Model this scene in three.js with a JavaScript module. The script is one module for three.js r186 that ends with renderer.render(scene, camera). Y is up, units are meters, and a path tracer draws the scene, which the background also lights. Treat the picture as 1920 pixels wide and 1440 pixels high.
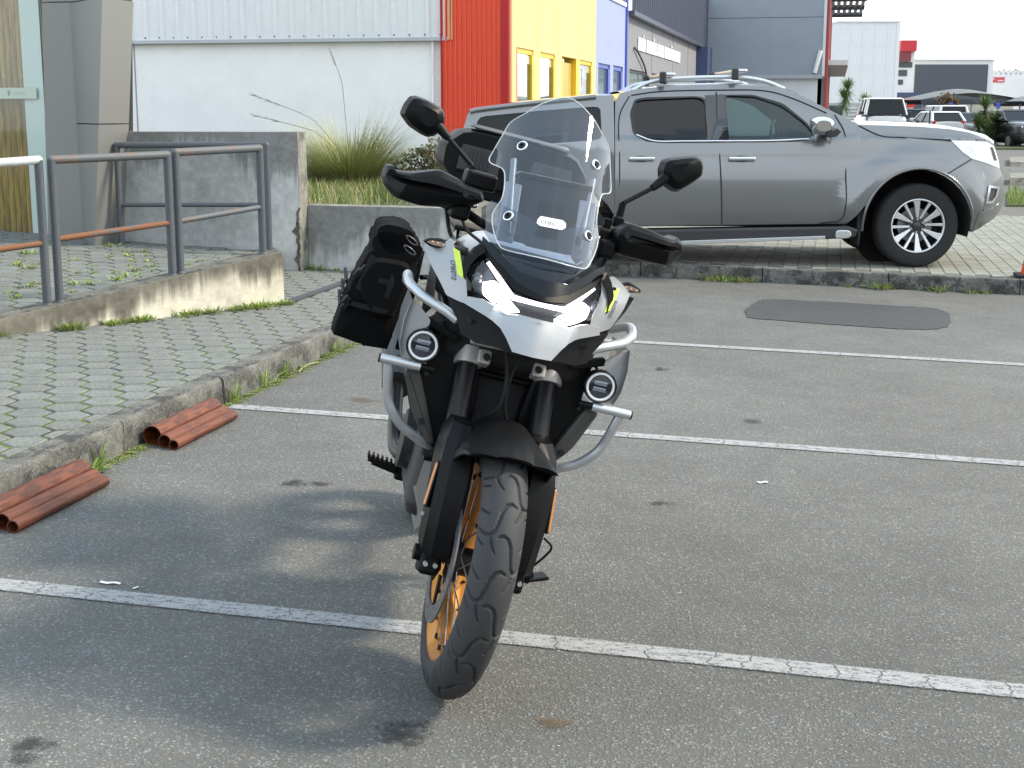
import * as THREE from 'three';
import { mergeGeometries, mergeVertices, toCreasedNormals } from 'three/addons/utils/BufferGeometryUtils.js';
import { RoundedBoxGeometry } from 'three/addons/geometries/RoundedBoxGeometry.js';

// ------------------------------------------------------------------ camera
const V3 = (x, y, z) => new THREE.Vector3(x, y, z), V2 = (x, y) => new THREE.Vector2(x, y);
const FPX = 2650, HORIZON = 207, SLOPE = 0.023, YAW = 0.2211, EYE = 1.432;
const PITCH = Math.atan((720 - HORIZON) / FPX);
const scene = new THREE.Scene();
const camera = new THREE.PerspectiveCamera(2 * Math.atan(720 / FPX) * 180 / Math.PI, 4 / 3, 0.1, 900);
camera.rotation.order = 'YXZ';
camera.rotation.set(-PITCH, YAW, 0);
camera.position.set(0, EYE, 0);
camera.updateMatrixWorld(true);

// ------------------------------------------------------------------ sun, sky, exposure
const renderer = new THREE.WebGLRenderer({ antialias: true });
renderer.toneMapping = THREE.LinearToneMapping;
renderer.toneMappingExposure = 2.25;
renderer.shadowMap.enabled = true;
const sunDir = V3(Math.cos(YAW + 0.08), Math.tan(40 * Math.PI / 180), -Math.sin(YAW + 0.08)).normalize();
{
  const sun = new THREE.DirectionalLight(new THREE.Color().setRGB(1, 0.89, 0.72), 2.35);
  sun.name = 'sun';
  sun.position.copy(sunDir).multiplyScalar(60);
  sun.castShadow = true;
  sun.shadow.mapSize.set(4096, 4096);
  sun.shadow.radius = 18;
  const c = sun.shadow.camera; c.left = -30; c.right = 30; c.top = 30; c.bottom = -30; c.near = 1; c.far = 160;
  scene.add(sun, sun.target);
}
{
  const w = 512, h = 256, d = new Float32Array(w * h * 4), hz = [1.0, 1.04, 1.05], zen = [0.34, 0.485, 0.65];
  const hash = (x, y) => { const s = Math.sin(x * 127.1 + y * 311.7) * 43758.5453; return s - Math.floor(s); };
  const vn = (x, y, per) => { const xi = Math.floor(x), yi = Math.floor(y), f = x - xi, g = y - yi, a = f * f * (3 - 2 * f), b = g * g * (3 - 2 * g), m = (q) => ((q % per) + per) % per;
    return (hash(m(xi), yi) * (1 - a) + hash(m(xi + 1), yi) * a) * (1 - b) + (hash(m(xi), yi + 1) * (1 - a) + hash(m(xi + 1), yi + 1) * a) * b; };
  for (let j = 0; j < h; j++) for (let i = 0; i < w; i++) {
    const el = (j + 0.5) / h * Math.PI - Math.PI / 2, t = Math.max(0, Math.sin(el)), k = Math.pow(t, 0.62);
    let cl = 0, am = 0.5, fr = 8; for (let o = 0; o < 4; o++) { cl += am * vn(i / w * fr, (j / h) * fr * 1.4, fr); am /= 2; fr *= 2; }
    const cloud = Math.min(1, Math.max(0, (cl - 0.42) * 3.2)) * 0.5;
    for (let c = 0; c < 3; c++) {
      let v = hz[c] * (1 - k) + zen[c] * k; v = v * (1 - cloud) + 0.95 * cloud;
      if (el < 0) v = hz[c] * 0.6;
      d[(j * w + i) * 4 + c] = v;
    }
    d[(j * w + i) * 4 + 3] = 1;
  }
  const t = new THREE.DataTexture(d, w, h, THREE.RGBAFormat, THREE.FloatType);
  t.mapping = THREE.EquirectangularReflectionMapping; t.magFilter = t.minFilter = THREE.LinearFilter; t.needsUpdate = true;
  scene.background = t; scene.environment = t;
}

// ------------------------------------------------------------------ helpers
let seed = 12345;
const rnd = () => { seed |= 0; seed = seed + 0x6D2B79F5 | 0; let t = Math.imul(seed ^ seed >>> 15, 1 | seed); t = t + Math.imul(t ^ t >>> 7, 61 | t) ^ t; return ((t ^ t >>> 14) >>> 0) / 4294967296; };
const rr = (a, b) => a + (b - a) * rnd();
const clamp = (v, a, b) => Math.max(a, Math.min(b, v)), lerp = (a, b, t) => a + (b - a) * t, sstep = (a, b, x) => { const t = clamp((x - a) / (b - a), 0, 1); return t * t * (3 - 2 * t); };
const rgb = (r, g, b) => new THREE.Color().setRGB(r, g, b);
const groundY = (x) => -SLOPE * clamp(x, -8, 8);
// a pixel of the photograph (1920 x 1440) gives a direction only
const rayOf = (u, v) => V3((u - 960) / FPX, -(v - 720) / FPX, -1).applyEuler(camera.rotation);
const onGround = (u, v, h = 0) => { const d = rayOf(u, v), t = (h - EYE) / (d.y + SLOPE * d.x); return d.multiplyScalar(t).add(camera.position); };
const onZ = (u, v, z) => { const d = rayOf(u, v); return d.multiplyScalar(z / d.z).add(camera.position); };
const onX = (u, v, x) => { const d = rayOf(u, v); return d.multiplyScalar(x / d.x).add(camera.position); };
const atDepth = (u, v, dep) => rayOf(u, v).multiplyScalar(dep).add(camera.position);

const taken = new Map();
function numbered(name) { const n = taken.get(name) ?? 0; taken.set(name, n + 1); return n ? name + '_' + String(n).padStart(3, '0') : name; }
function tag(o, label, category, group, kind) { if (label) o.userData.label = label; if (category) o.userData.category = category; if (group) o.userData.group = group; if (kind) o.userData.kind = kind; return o; }
function thing(name, label, category, pos = [0, 0, 0], turn = 0, group) {
  const o = new THREE.Group(); o.name = numbered(name); o.position.set(...pos); o.rotation.y = turn; scene.add(o); return tag(o, label, category, group);
}
function clean(g) { for (const k of Object.keys(g.attributes)) if (!['position', 'normal', 'uv', 'color'].includes(k)) g.deleteAttribute(k); return g; }
function merge(list) {
  if (!Array.isArray(list)) return list;
  if (list.length === 1) return list[0];
  const anyC = list.some((g) => g.attributes.color);
  const ready = list.map((g) => { clean(g); let q = g.index ? g.toNonIndexed() : g; if (!q.attributes.uv) q.setAttribute('uv', new THREE.Float32BufferAttribute(new Float32Array(q.attributes.position.count * 2), 2));
    if (!q.attributes.normal) q.computeVertexNormals();
    if (anyC && !q.attributes.color) q.setAttribute('color', new THREE.Float32BufferAttribute(new Float32Array(q.attributes.position.count * 3).fill(1), 3));
    return q; });
  return mergeGeometries(ready);
}
function mesh(name, geo, mat, parent, label) {
  const m = new THREE.Mesh(merge(geo), mat); m.castShadow = m.receiveShadow = true;
  m.name = parent && parent !== scene ? name : numbered(name); (parent ?? scene).add(m); if (label) m.userData.label = label; return m;
}
const struct = (name, geo, mat, parent) => { const m = mesh(name, geo, mat, parent); if (!parent) m.userData.kind = 'structure'; return m; };
function dup(root, pos, turn, label, group) { const r = root.clone(); r.name = numbered(root.name.replace(/_\d{3}$/, '')); r.position.set(...pos); r.rotation.y = turn; r.userData = { ...root.userData }; if (label) r.userData.label = label; if (group) r.userData.group = group; scene.add(r); return r; }
// uv in metres from the dominant direction of each face
function triUV(g, s = 1) {
  const q = g.index ? g.toNonIndexed() : g, p = q.attributes.position, uv = new Float32Array(p.count * 2), a = V3(), b = V3(), c = V3(), n = V3();
  for (let i = 0; i < p.count; i += 3) {
    a.fromBufferAttribute(p, i); b.fromBufferAttribute(p, i + 1); c.fromBufferAttribute(p, i + 2);
    n.subVectors(b, a).cross(V3().subVectors(c, a)); const x = Math.abs(n.x), y = Math.abs(n.y), z = Math.abs(n.z);
    [a, b, c].forEach((v, k) => { const e = (i + k) * 2; if (y >= x && y >= z) { uv[e] = v.x * s; uv[e + 1] = v.z * s; } else if (x >= z) { uv[e] = v.z * s; uv[e + 1] = v.y * s; } else { uv[e] = v.x * s; uv[e + 1] = v.y * s; } });
  }
  q.setAttribute('uv', new THREE.BufferAttribute(uv, 2)); return q;
}
const at = (g, x, y, z, ry = 0, rx = 0, rz = 0) => { const m = new THREE.Matrix4().makeRotationFromEuler(new THREE.Euler(rx, ry, rz, 'YXZ')); m.setPosition(x, y, z); return g.applyMatrix4(m); };
const box = (w, h, d, x = 0, y = 0, z = 0) => triUV(new THREE.BoxGeometry(w, h, d)).translate(x, y, z);
const rbox = (w, h, d, r, x = 0, y = 0, z = 0, seg = 2) => { const g = new RoundedBoxGeometry(w, h, d, seg, r); g.translate(x, y, z); return g; };
const span = (x0, x1, y0, y1, z0, z1) => box(x1 - x0, y1 - y0, z1 - z0, (x0 + x1) / 2, (y0 + y1) / 2, (z0 + z1) / 2);
const cyl = (r0, r1, h, seg = 20, open = false) => new THREE.CylinderGeometry(r0, r1, h, seg, 1, open);
function rod(a, b, r, r2 = r, seg = 12) { // cylinder between two points
  const d = V3().subVectors(b, a), g = new THREE.CylinderGeometry(r2, r, d.length(), seg);
  g.applyQuaternion(new THREE.Quaternion().setFromUnitVectors(V3(0, 1, 0), d.clone().normalize())); g.translate((a.x + b.x) / 2, (a.y + b.y) / 2, (a.z + b.z) / 2); return g;
}
function tube(pts, r, seg = 24, rad = 10, tension = 0.5, closed = false) {
  const c = new THREE.CatmullRomCurve3(pts, closed, tension < 0 ? 'centripetal' : 'catmullrom', Math.abs(tension));
  const g = [new THREE.TubeGeometry(c, seg, r, rad, closed)];
  if (!closed) for (const [t, k] of [[0, -1], [1, 1]]) { const q = new THREE.CircleGeometry(r, rad), d = c.getTangent(t).multiplyScalar(k); q.applyQuaternion(new THREE.Quaternion().setFromUnitVectors(V3(0, 0, 1), d)); const p = c.getPoint(t); q.translate(p.x, p.y, p.z); g.push(q); }
  return merge(g);
}
// skin over rings of points, with caps
function loft(rings, caps = true, closed = true) {
  const n = rings[0].length, pos = [], idx = [], uv = [];
  rings.forEach((r, i) => r.forEach((p, k) => { pos.push(p.x, p.y, p.z); uv.push(k / n, i / (rings.length - 1)); }));
  const m = closed ? n : n - 1;
  for (let i = 0; i < rings.length - 1; i++) for (let k = 0; k < m; k++) { const a = i * n + k, b = i * n + (k + 1) % n, c = a + n, d = b + n; idx.push(a, b, c, b, d, c); }
  if (caps) for (const [i, s] of [[0, -1], [rings.length - 1, 1]]) {
    const c = pos.length / 3, q = V3(); rings[i].forEach((p) => q.add(p)); q.multiplyScalar(1 / n); pos.push(q.x, q.y, q.z); uv.push(0.5, 0.5);
    for (let k = 0; k < n; k++) { const a = i * n + k, b = i * n + (k + 1) % n; s > 0 ? idx.push(a, b, c) : idx.push(b, a, c); }
  }
  const g = new THREE.BufferGeometry(); g.setAttribute('position', new THREE.Float32BufferAttribute(pos, 3)); g.setAttribute('uv', new THREE.Float32BufferAttribute(uv, 2)); g.setIndex(idx); g.computeVertexNormals(); return g;
}
const creased = (g, deg = 35) => toCreasedNormals(g, deg * Math.PI / 180);
// an outline in x, y turned into a curved sheet z = zf(x, y) with thickness; sub = how often its triangles are split
function sheet(outline, zf, th = 0.004, sub = 3, holes = [], crease = 40) {
  const sh = outline.map((p) => V2(p.x, p.y)); const hs = holes.map((h) => h.map((p) => V2(p.x, p.y)));
  if (THREE.ShapeUtils.isClockWise(sh)) sh.reverse(); hs.forEach((h) => { if (!THREE.ShapeUtils.isClockWise(h)) h.reverse(); });
  const pts = sh.concat(...hs).map((p) => [p.x, p.y]);
  let tris = THREE.ShapeUtils.triangulateShape(sh, hs);
  for (let s = 0; s < sub; s++) {
    const mid = new Map(), out = [], M = (a, b) => { const k = a < b ? a * 1e6 + b : b * 1e6 + a; let m = mid.get(k); if (m === undefined) { m = pts.length; pts.push([(pts[a][0] + pts[b][0]) / 2, (pts[a][1] + pts[b][1]) / 2]); mid.set(k, m); } return m; };
    for (const [a, b, c] of tris) { const ab = M(a, b), bc = M(b, c), ca = M(c, a); out.push([a, ab, ca], [ab, b, bc], [ca, bc, c], [ab, bc, ca]); }
    tris = out;
  }
  const z = pts.map(([x, y]) => zf(x, y)), pos = [], nor = [], uv = [], idx = [], n = pts.length, e = 0.0015;
  const N = pts.map(([x, y]) => V3(-(zf(x + e, y) - zf(x - e, y)) / (2 * e), -(zf(x, y + e) - zf(x, y - e)) / (2 * e), 1).normalize());
  const add = (i, dz, q) => { pos.push(pts[i][0], pts[i][1], z[i] - dz); nor.push(q.x, q.y, q.z); uv.push(pts[i][0], pts[i][1]); return pos.length / 3 - 1; };
  pts.forEach((_, i) => add(i, 0, N[i])); if (th) pts.forEach((_, i) => add(i, th, N[i].clone().negate()));
  const edge = new Map();
  for (const [a, b, c] of tris) { idx.push(a, b, c); if (th) idx.push(n + a, n + c, n + b); for (const [p, q] of [[a, b], [b, c], [c, a]]) { const k = q * 1e6 + p; if (edge.has(k)) edge.delete(k); else edge.set(p * 1e6 + q, [p, q]); } }
  if (th) for (const [p, q] of edge.values()) { const w = V3(pts[q][1] - pts[p][1], -(pts[q][0] - pts[p][0]), 0).normalize(), a = add(p, 0, w), b = add(q, 0, w), c = add(p, th, w), d = add(q, th, w); idx.push(a, c, b, b, c, d); }
  const g = new THREE.BufferGeometry(); g.setAttribute('position', new THREE.Float32BufferAttribute(pos, 3)); g.setAttribute('normal', new THREE.Float32BufferAttribute(nor, 3)); g.setAttribute('uv', new THREE.Float32BufferAttribute(uv, 2)); g.setIndex(idx); return g.toNonIndexed();
}
// outline extruded along z from z0 to z1 with rounded edges
function slab(outline, z0, z1, bev = 0.004, holes = [], seg = 2) {
  const s = new THREE.Shape(outline.map((p) => V2(p.x, p.y))); for (const h of holes) s.holes.push(new THREE.Path(h.map((p) => V2(p.x, p.y))));
  const g = new THREE.ExtrudeGeometry(s, { depth: Math.max(1e-4, z1 - z0 - 2 * bev), bevelEnabled: bev > 0, bevelSize: bev, bevelThickness: bev, bevelOffset: -bev, bevelSegments: seg, curveSegments: 10 });
  g.translate(0, 0, z0 + bev); return g;
}
// rounds the corners of an outline
function soften(pts, r = 0.3, n = 3, closed = true) {
  const out = [], L = pts.length;
  for (let i = 0; i < L; i++) { const a = pts[(i + L - 1) % L], b = pts[i], c = pts[(i + 1) % L]; if (!closed && (i === 0 || i === L - 1)) { out.push(b); continue; }
    const p = b.clone().lerp(a, r), q = b.clone().lerp(c, r);
    for (let k = 0; k <= n; k++) { const t = k / n; out.push(p.clone().multiplyScalar((1 - t) * (1 - t)).addScaledVector(b, 2 * t * (1 - t)).addScaledVector(q, t * t)); } }
  return out;
}
const mirrorX = (g) => { const q = g.clone().applyMatrix4(new THREE.Matrix4().makeScale(-1, 1, 1)); if (q.index) { const a = q.index.array; for (let i = 0; i < a.length; i += 3) { const t = a[i]; a[i] = a[i + 1]; a[i + 1] = t; } } else for (const k of Object.keys(q.attributes)) { const at = q.attributes[k], n = at.itemSize, a = at.array; for (let i = 0; i < a.length; i += 3 * n) for (let j = 0; j < n; j++) { const t = a[i + j]; a[i + j] = a[i + n + j]; a[i + n + j] = t; } } return q; };

// ------------------------------------------------------------------ textures
function valueNoise(size, cells, sd) { // tileable
  const g = new Float32Array(cells * cells); let s = sd * 7919 + 13; for (let i = 0; i < g.length; i++) { s = (s * 1664525 + 1013904223) >>> 0; g[i] = s / 4294967296; }
  const out = new Float32Array(size * size), k = cells / size;
  for (let y = 0; y < size; y++) { const fy = y * k, yi = Math.floor(fy), ty = fy - yi, b = ty * ty * (3 - 2 * ty), r0 = (yi % cells) * cells, r1 = ((yi + 1) % cells) * cells;
    for (let x = 0; x < size; x++) { const fx = x * k, xi = Math.floor(fx), tx = fx - xi, a = tx * tx * (3 - 2 * tx), c0 = xi % cells, c1 = (xi + 1) % cells; out[y * size + x] = (g[r0 + c0] * (1 - a) + g[r0 + c1] * a) * (1 - b) + (g[r1 + c0] * (1 - a) + g[r1 + c1] * a) * b; } }
  return out;
}
function fbm(size, cells, oct, sd) { const out = new Float32Array(size * size); let am = 0.5, tot = 0; for (let o = 0; o < oct && cells <= size; o++) { const n = valueNoise(size, cells, sd + o * 17); for (let i = 0; i < out.length; i++) out[i] += n[i] * am; tot += am; am *= 0.55; cells *= 2; } for (let i = 0; i < out.length; i++) out[i] /= tot; return out; }
function texFrom(w, h, fn, srgb = true, repeat = 1) {
  const d = new Uint8Array(w * h * 4); for (let y = 0; y < h; y++) for (let x = 0; x < w; x++) { const c = fn(x, y, y * w + x), e = (y * w + x) * 4; d[e] = clamp(c[0], 0, 1) * 255; d[e + 1] = clamp(c[1], 0, 1) * 255; d[e + 2] = clamp(c[2], 0, 1) * 255; d[e + 3] = 255; }
  const t = new THREE.DataTexture(d, w, h, THREE.RGBAFormat); t.wrapS = t.wrapT = THREE.RepeatWrapping; t.magFilter = THREE.LinearFilter; t.minFilter = THREE.LinearMipmapLinearFilter; t.generateMipmaps = true; if (srgb) t.colorSpace = THREE.SRGBColorSpace; t.repeat.set(repeat, repeat); t.needsUpdate = true; return t;
}
const grey = (a, s = true, r = 1) => { const n = Math.sqrt(a.length); return texFrom(n, n, (x, y, i) => [a[i], a[i], a[i]], s, r); };
function std(color, o = {}) { return new THREE.MeshStandardMaterial({ color, roughness: 0.6, metalness: 0, side: THREE.DoubleSide, ...o }); }
function phys(color, o = {}) { return new THREE.MeshPhysicalMaterial({ color, roughness: 0.5, metalness: 0, side: THREE.DoubleSide, ...o }); }
function canvasTex(w, h, draw) { const c = document.createElement('canvas'); c.width = w; c.height = h; const x = c.getContext('2d'); draw(x, w, h); const t = new THREE.CanvasTexture(c); t.colorSpace = THREE.SRGBColorSpace; t.anisotropy = 4; return t; }

const N512 = fbm(512, 8, 6, 3), NF = fbm(512, 64, 4, 9), NC = fbm(512, 4, 4, 21);
const grainBump = grey(fbm(256, 64, 3, 5), false, 12);

// ------------------------------------------------------------------ asphalt
const asphalt = (() => {
  const n = 2048, col = new Float32Array(n * n).fill(0.37), hgt = new Float32Array(n * n).fill(0.12), tint = new Float32Array(n * n);
  for (let k = 0; k < 240000; k++) { // stones of 3 to 9 mm on a 3.2 m tile
    const cx = rnd() * n, cy = rnd() * n, r = 0.85 + Math.pow(rnd(), 2.6) * 2.0, e = rr(0.65, 1.35), a = rnd() * 3.14, ca = Math.cos(a), sa = Math.sin(a), L = 0.385 + 0.20 * rnd() + (rnd() < 0.005 ? 0.14 : 0) - (rnd() < 0.12 ? 0.08 : 0), w = rr(-0.03, 0.035), hh = rr(0.45, 1), R = Math.ceil(r * 1.4);
    for (let y = -R; y <= R; y++) for (let x = -R; x <= R; x++) {
      const px = (x * ca + y * sa) * e, py = (-x * sa + y * ca) / e, q = (px * px + py * py) / (r * r); if (q > 1) continue;
      const i = ((Math.floor(cy + y) + n) % n) * n + (Math.floor(cx + x) + n) % n; col[i] = L * (1 - 0.12 * q); tint[i] = w; hgt[i] = hh * (1 - 0.5 * q);
    }
  }
  const big = fbm(512, 4, 5, 31), mid = fbm(512, 24, 3, 77);
  const map = texFrom(n, n, (x, y, i) => { const j = (y >> 2) * 512 + (x >> 2), v = col[i] * (0.84 + 0.2 * big[j] + 0.12 * mid[j]); return [v + tint[i] * 0.7 + 0.006, v + 0.003, v - tint[i] * 0.7 - 0.014]; }, true, 1 / 3.2);
  const bump = texFrom(n, n, (x, y, i) => [hgt[i], hgt[i], hgt[i]], false, 1 / 3.2);
  return { map, bump };
})();
const mAsphalt = std(rgb(0.86, 0.865, 0.875), { map: asphalt.map, bumpMap: asphalt.bump, bumpScale: 0.0035, roughness: 0.88, vertexColors: true });
{
  // one sheet to the horizon, finer near the camera; falls gently away from the building
  const xs = [], zs = []; for (let x = -6; x <= 5.001; x += 0.06) xs.push(x); for (let z = 1; z >= -14.001; z -= 0.07) zs.push(z);
  const X = [-400, -120, -40, -16, -9, ...xs, 8, 14, 30, 80, 200, 400], Z = [60, 15, 4, ...zs, -18, -24, -34, -50, -80, -130, -220, -450];
  const pos = [], uv = [], colr = [], idx = [], n = X.length;
  const at512 = (a, x, y) => a[((Math.floor(y) % 512) + 512) % 512 * 512 + ((Math.floor(x) % 512) + 512) % 512];
  for (const z of Z) for (const x of X) {
    pos.push(x, groundY(x), z); uv.push(x, z);
    const v = 0.86 + 0.3 * (at512(NC, x * 37 + 900, z * 37 + 900) - 0.5) + 0.34 * (at512(N512, x * 21 + z * 5, z * 21 - x * 4) - 0.5) + 0.14, w = 0.09 * (at512(N512, x * 15 + 99, z * 15 + 31) - 0.5);
    colr.push(v * (1 + w * 0.6), v, v * (1 - w * 0.6));
  }
  for (let j = 0; j < Z.length - 1; j++) for (let i = 0; i < n - 1; i++) { const a = j * n + i; idx.push(a, a + 1, a + n, a + 1, a + n + 1, a + n); }
  const g = new THREE.BufferGeometry(); g.setAttribute('position', new THREE.Float32BufferAttribute(pos, 3)); g.setAttribute('uv', new THREE.Float32BufferAttribute(uv, 2)); g.setAttribute('color', new THREE.Float32BufferAttribute(colr, 3)); g.setIndex(idx); g.computeVertexNormals();
  struct('ground', g, mAsphalt);
}
// sheets on the sloping ground: outline in x, z
const onGroundSheet = (pts, lift) => { const g = new THREE.ShapeGeometry(new THREE.Shape(pts.map(([x, z]) => V2(x, -z)))); const p = g.attributes.position, uv = g.attributes.uv; for (let i = 0; i < p.count; i++) { const x = p.getX(i), z = -p.getY(i); p.setXYZ(i, x, groundY(x) + lift, z); uv.setXY(i, x, z); } g.computeVertexNormals(); const nrm = g.attributes.normal; if (nrm.getY(0) < 0) { const a = g.index.array; for (let i = 0; i < a.length; i += 3) { const t = a[i]; a[i] = a[i + 1]; a[i + 1] = t; } g.computeVertexNormals(); } return g; };
// ------------------------------------------------------------------ bay markings: worn, cracked paint
function paintTex(sd) {
  const w = 2048, h = 64, wear = fbm(512, 32, 4, sd), fine = fbm(512, 128, 2, sd + 3); const crack = new Uint8Array(w * h);
  let s0 = seed; seed = sd * 991;
  for (let x = 10; x < w; x += rr(22, 90)) { let cx = x, wd = rnd() < 0.35 ? 3 : 1; for (let y = 0; y < h; y++) { cx += rr(-1.6, 1.6) + (y % 9 === 0 ? rr(-5, 5) : 0); for (let k = 0; k < wd; k++) { const q = Math.floor(cx + k); if (q >= 0 && q < w) crack[y * w + q] = 1; } } }
  for (let k = 0; k < 60; k++) { let cx = rnd() * w, cy = rnd() * h; for (let q = 0; q < 40; q++) { cx += 1; cy += rr(-1.2, 1.2); if (cy > 0 && cy < h && cx < w) crack[Math.floor(cy) * w + Math.floor(cx)] = 1; } }
  seed = s0;
  return texFrom(w, h, (x, y, i) => { const a = wear[(y * 2 % 512) * 512 + x % 512], f = fine[(y * 5 % 512) * 512 + (x * 2) % 512], ed = Math.min(y, h - 1 - y) / 5; let v = 1; if (ed < 1 && f > 0.35 + 0.4 * ed) v = 0; if (crack[i]) v = 0.08; if (a * 0.65 + f * 0.6 > 0.735) v = 0.2 + 0.5 * (1 - a); return [v, v, v]; }, false);
}
const paintFine = texFrom(512, 512, (x, y, i) => { const v = 0.86 + 0.16 * (NF[i] - 0.5) + 0.14 * (N512[i] - 0.5); return [v, v, v * 0.985]; }, true, 3);
function bayLine(x0, x1, z, w, sd, dz = 0) {
  const al = paintTex(sd); al.repeat.set(1, 1); al.wrapT = THREE.ClampToEdgeWrapping;
  const N = 40, pos = [], uv = [], idx = []; for (let i = 0; i <= N; i++) { const t = i / N, x = lerp(x0, x1, t), zz = z + dz * t; for (const s of [-1, 1]) { pos.push(x, groundY(x) + 0.004, zz + s * w / 2); uv.push(t * (x1 - x0) / 3.2, (s + 1) / 2); } if (i < N) { const a = i * 2; idx.push(a, a + 1, a + 2, a + 1, a + 3, a + 2); } }
  const g = new THREE.BufferGeometry(); g.setAttribute('position', new THREE.Float32BufferAttribute(pos, 3)); g.setAttribute('uv', new THREE.Float32BufferAttribute(uv, 2)); g.setIndex(idx); g.computeVertexNormals();
  struct('parking_line', g, std(rgb(0.35, 0.352, 0.35), { alphaMap: al, transparent: true, roughness: 0.8, bumpMap: asphalt.bump, bumpScale: 0.001 }));
}
bayLine(-2.74, 3.2, -3.56, 0.098, 3);
bayLine(-2.74, 3.2, -6.06, 0.095, 5);
bayLine(-2.70, 3.4, -8.57, 0.095, 8);
// dark sealed repair by the far kerb
{
  const a = []; const L = [[1398, 588], [1408, 572], [1424, 563], [1440, 562], [1520, 565], [1600, 569], [1680, 574], [1745, 578], [1772, 585], [1783, 598], [1776, 612], [1755, 618], [1680, 617], [1600, 612], [1520, 606], [1440, 600], [1408, 597]].map(([u, v]) => { const p = onGround(u, v); return [p.x, p.z]; });
  const c = new THREE.CatmullRomCurve3(L.map(([x, z]) => V3(x, 0, z)), true, 'centripetal'); for (let i = 0; i < 90; i++) { const p = c.getPoint(i / 90); a.push([p.x + rr(-0.015, 0.015), p.z + rr(-0.012, 0.012)]); }
  struct('asphalt_patch', onGroundSheet(a, 0.004), std(rgb(0.36, 0.37, 0.41), { map: asphalt.map, bumpMap: asphalt.bump, bumpScale: 0.002, roughness: 0.8 }));
}
// oil and rust stains: speckled patches with ragged outlines
{
  const blot = (sd) => { const f = fbm(128, 16, 4, sd), g = fbm(128, 5, 3, sd + 9); return texFrom(128, 128, (x, y, i) => { const r = Math.hypot(x - 64, y - 64) / 60, v = sstep(0.42, 0.62, g[i] * 0.7 + f[i] * 0.75 - 0.62 * r * r) * (r < 1 ? 1 : 0); return [v, v, v]; }, false); };
  const tex = [blot(4), blot(11), blot(23)];
  const list = [[760, 1378, .075, .075, 0, 0], [62, 1398, .06, .04, 1, 0], [45, 1425, .04, .03, 0, 0], [552, 907, .06, .05, 1, 0], [1035, 1357, .05, .035, 2, 1], [680, 750, .1, .06, 2, 1], [1412, 791, .05, .05, 0, 0], [1240, 945, .06, .025, 1, 0], [600, 908, .05, .03, 2, 0], [1240, 693, .05, .06, 1, 0]];
  for (const [u, v, rx, rz, k, rust] of list) { const p = onGround(u, v), t = rr(-0.4, 0.4), c = Math.cos(t), s = Math.sin(t);
    const g = onGroundSheet([[-1, -1], [1, -1], [1, 1], [-1, 1]].map(([a, b]) => [p.x + (a * rx * c - b * rz * s) * 1.3, p.z + (a * rx * s + b * rz * c) * 1.3]), 0.005), uv = g.attributes.uv, P = g.attributes.position;
    for (let i = 0; i < uv.count; i++) { const x = (P.getX(i) - p.x) / 1.3, z = (P.getZ(i) - p.z) / 1.3; uv.setXY(i, ((x * c + z * s) / rx + 1) / 2, ((-x * s + z * c) / rz + 1) / 2); }
    struct(rust ? 'rust_stain' : 'oil_stain', g, std(rust ? rgb(0.13, 0.075, 0.025) : rgb(0.02, 0.02, 0.02), { alphaMap: tex[k], transparent: true, opacity: rust ? 0.4 : 0.6, roughness: 0.85 })); }
}
// ------------------------------------------------------------------ concrete kerbs
const concreteMap = texFrom(512, 512, (x, y, i) => { const v = 0.55 + 0.3 * (N512[i] - 0.5) + 0.22 * (NF[i] - 0.5) + (NF[(i * 7) % 262144] > 0.74 ? 0.16 : 0) - (N512[(i + 70000) % 262144] > 0.62 ? 0.09 : 0); return [v * 1.01, v, v * 0.95]; }, true, 1.2);
const kerbMap = texFrom(512, 512, (x, y, i) => { const sp = NF[(i * 5 + 999) % 262144], d = N512[(i + 31000) % 262144]; let v = 0.47 + 0.34 * (N512[i] - 0.5) + 0.2 * (NF[i] - 0.5); if (sp > 0.70) v += 0.42; if (d > 0.58) v -= 0.14; return [v * 1.0, v * 0.995, v * 0.955]; }, true, 1.3);
const mKerb = std(rgb(0.49, 0.485, 0.475), { map: kerbMap, bumpMap: kerbMap, bumpScale: 0.004, roughness: 0.9 });
function kerbRun(name, p0, p1, w, h, len, out) { // stones end to end; out = side of the road edge
  const run = new THREE.Group(); run.name = numbered(name); run.userData.kind = 'structure'; scene.add(run);
  const d = V3().subVectors(p1, p0), L = d.length(), n = Math.round(L / len), dir = d.clone().normalize(), nrm = V3(-dir.z, 0, dir.x).multiplyScalar(out);
  for (let i = 0; i < n; i++) {
    const a = p0.clone().addScaledVector(d, (i + 0.004) / n), b = p0.clone().addScaledVector(d, (i + 0.996) / n), rings = [], ch = 0.018, j = rr(-0.004, 0.004), m = 10;
    for (let k = 0; k <= m; k++) { const p = a.clone().lerp(b, k / m), w1 = rr(-0.003, 0.003), w2 = rr(-0.003, 0.003); const P = (o, y) => V3(p.x + nrm.x * o, groundY(p.x) + y, p.z + nrm.z * o); rings.push([P(0.012 + j, -0.05), P(0.003 + j + w1, h - ch + w2), P(-0.006 + j, h - 0.004 + w1), P(-ch + j + w2, h + w2), P(-w, h - 0.002), P(-w, -0.05)]); }
    mesh('kerb_stone', triUV(creased(loft(rings), 50)), mKerb, run);
  }
  return run;
}
const KERB_H = 0.13;
kerbRun('kerb', V3(-2.775, 0, -2.2), V3(-2.775, 0, -11.95), 0.11, KERB_H, 1.0, 1);
kerbRun('kerb', V3(-2.6, 0, -12.0), V3(4.6, 0, -12.0), 0.12, 0.125, 1.0, 1);
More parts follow.
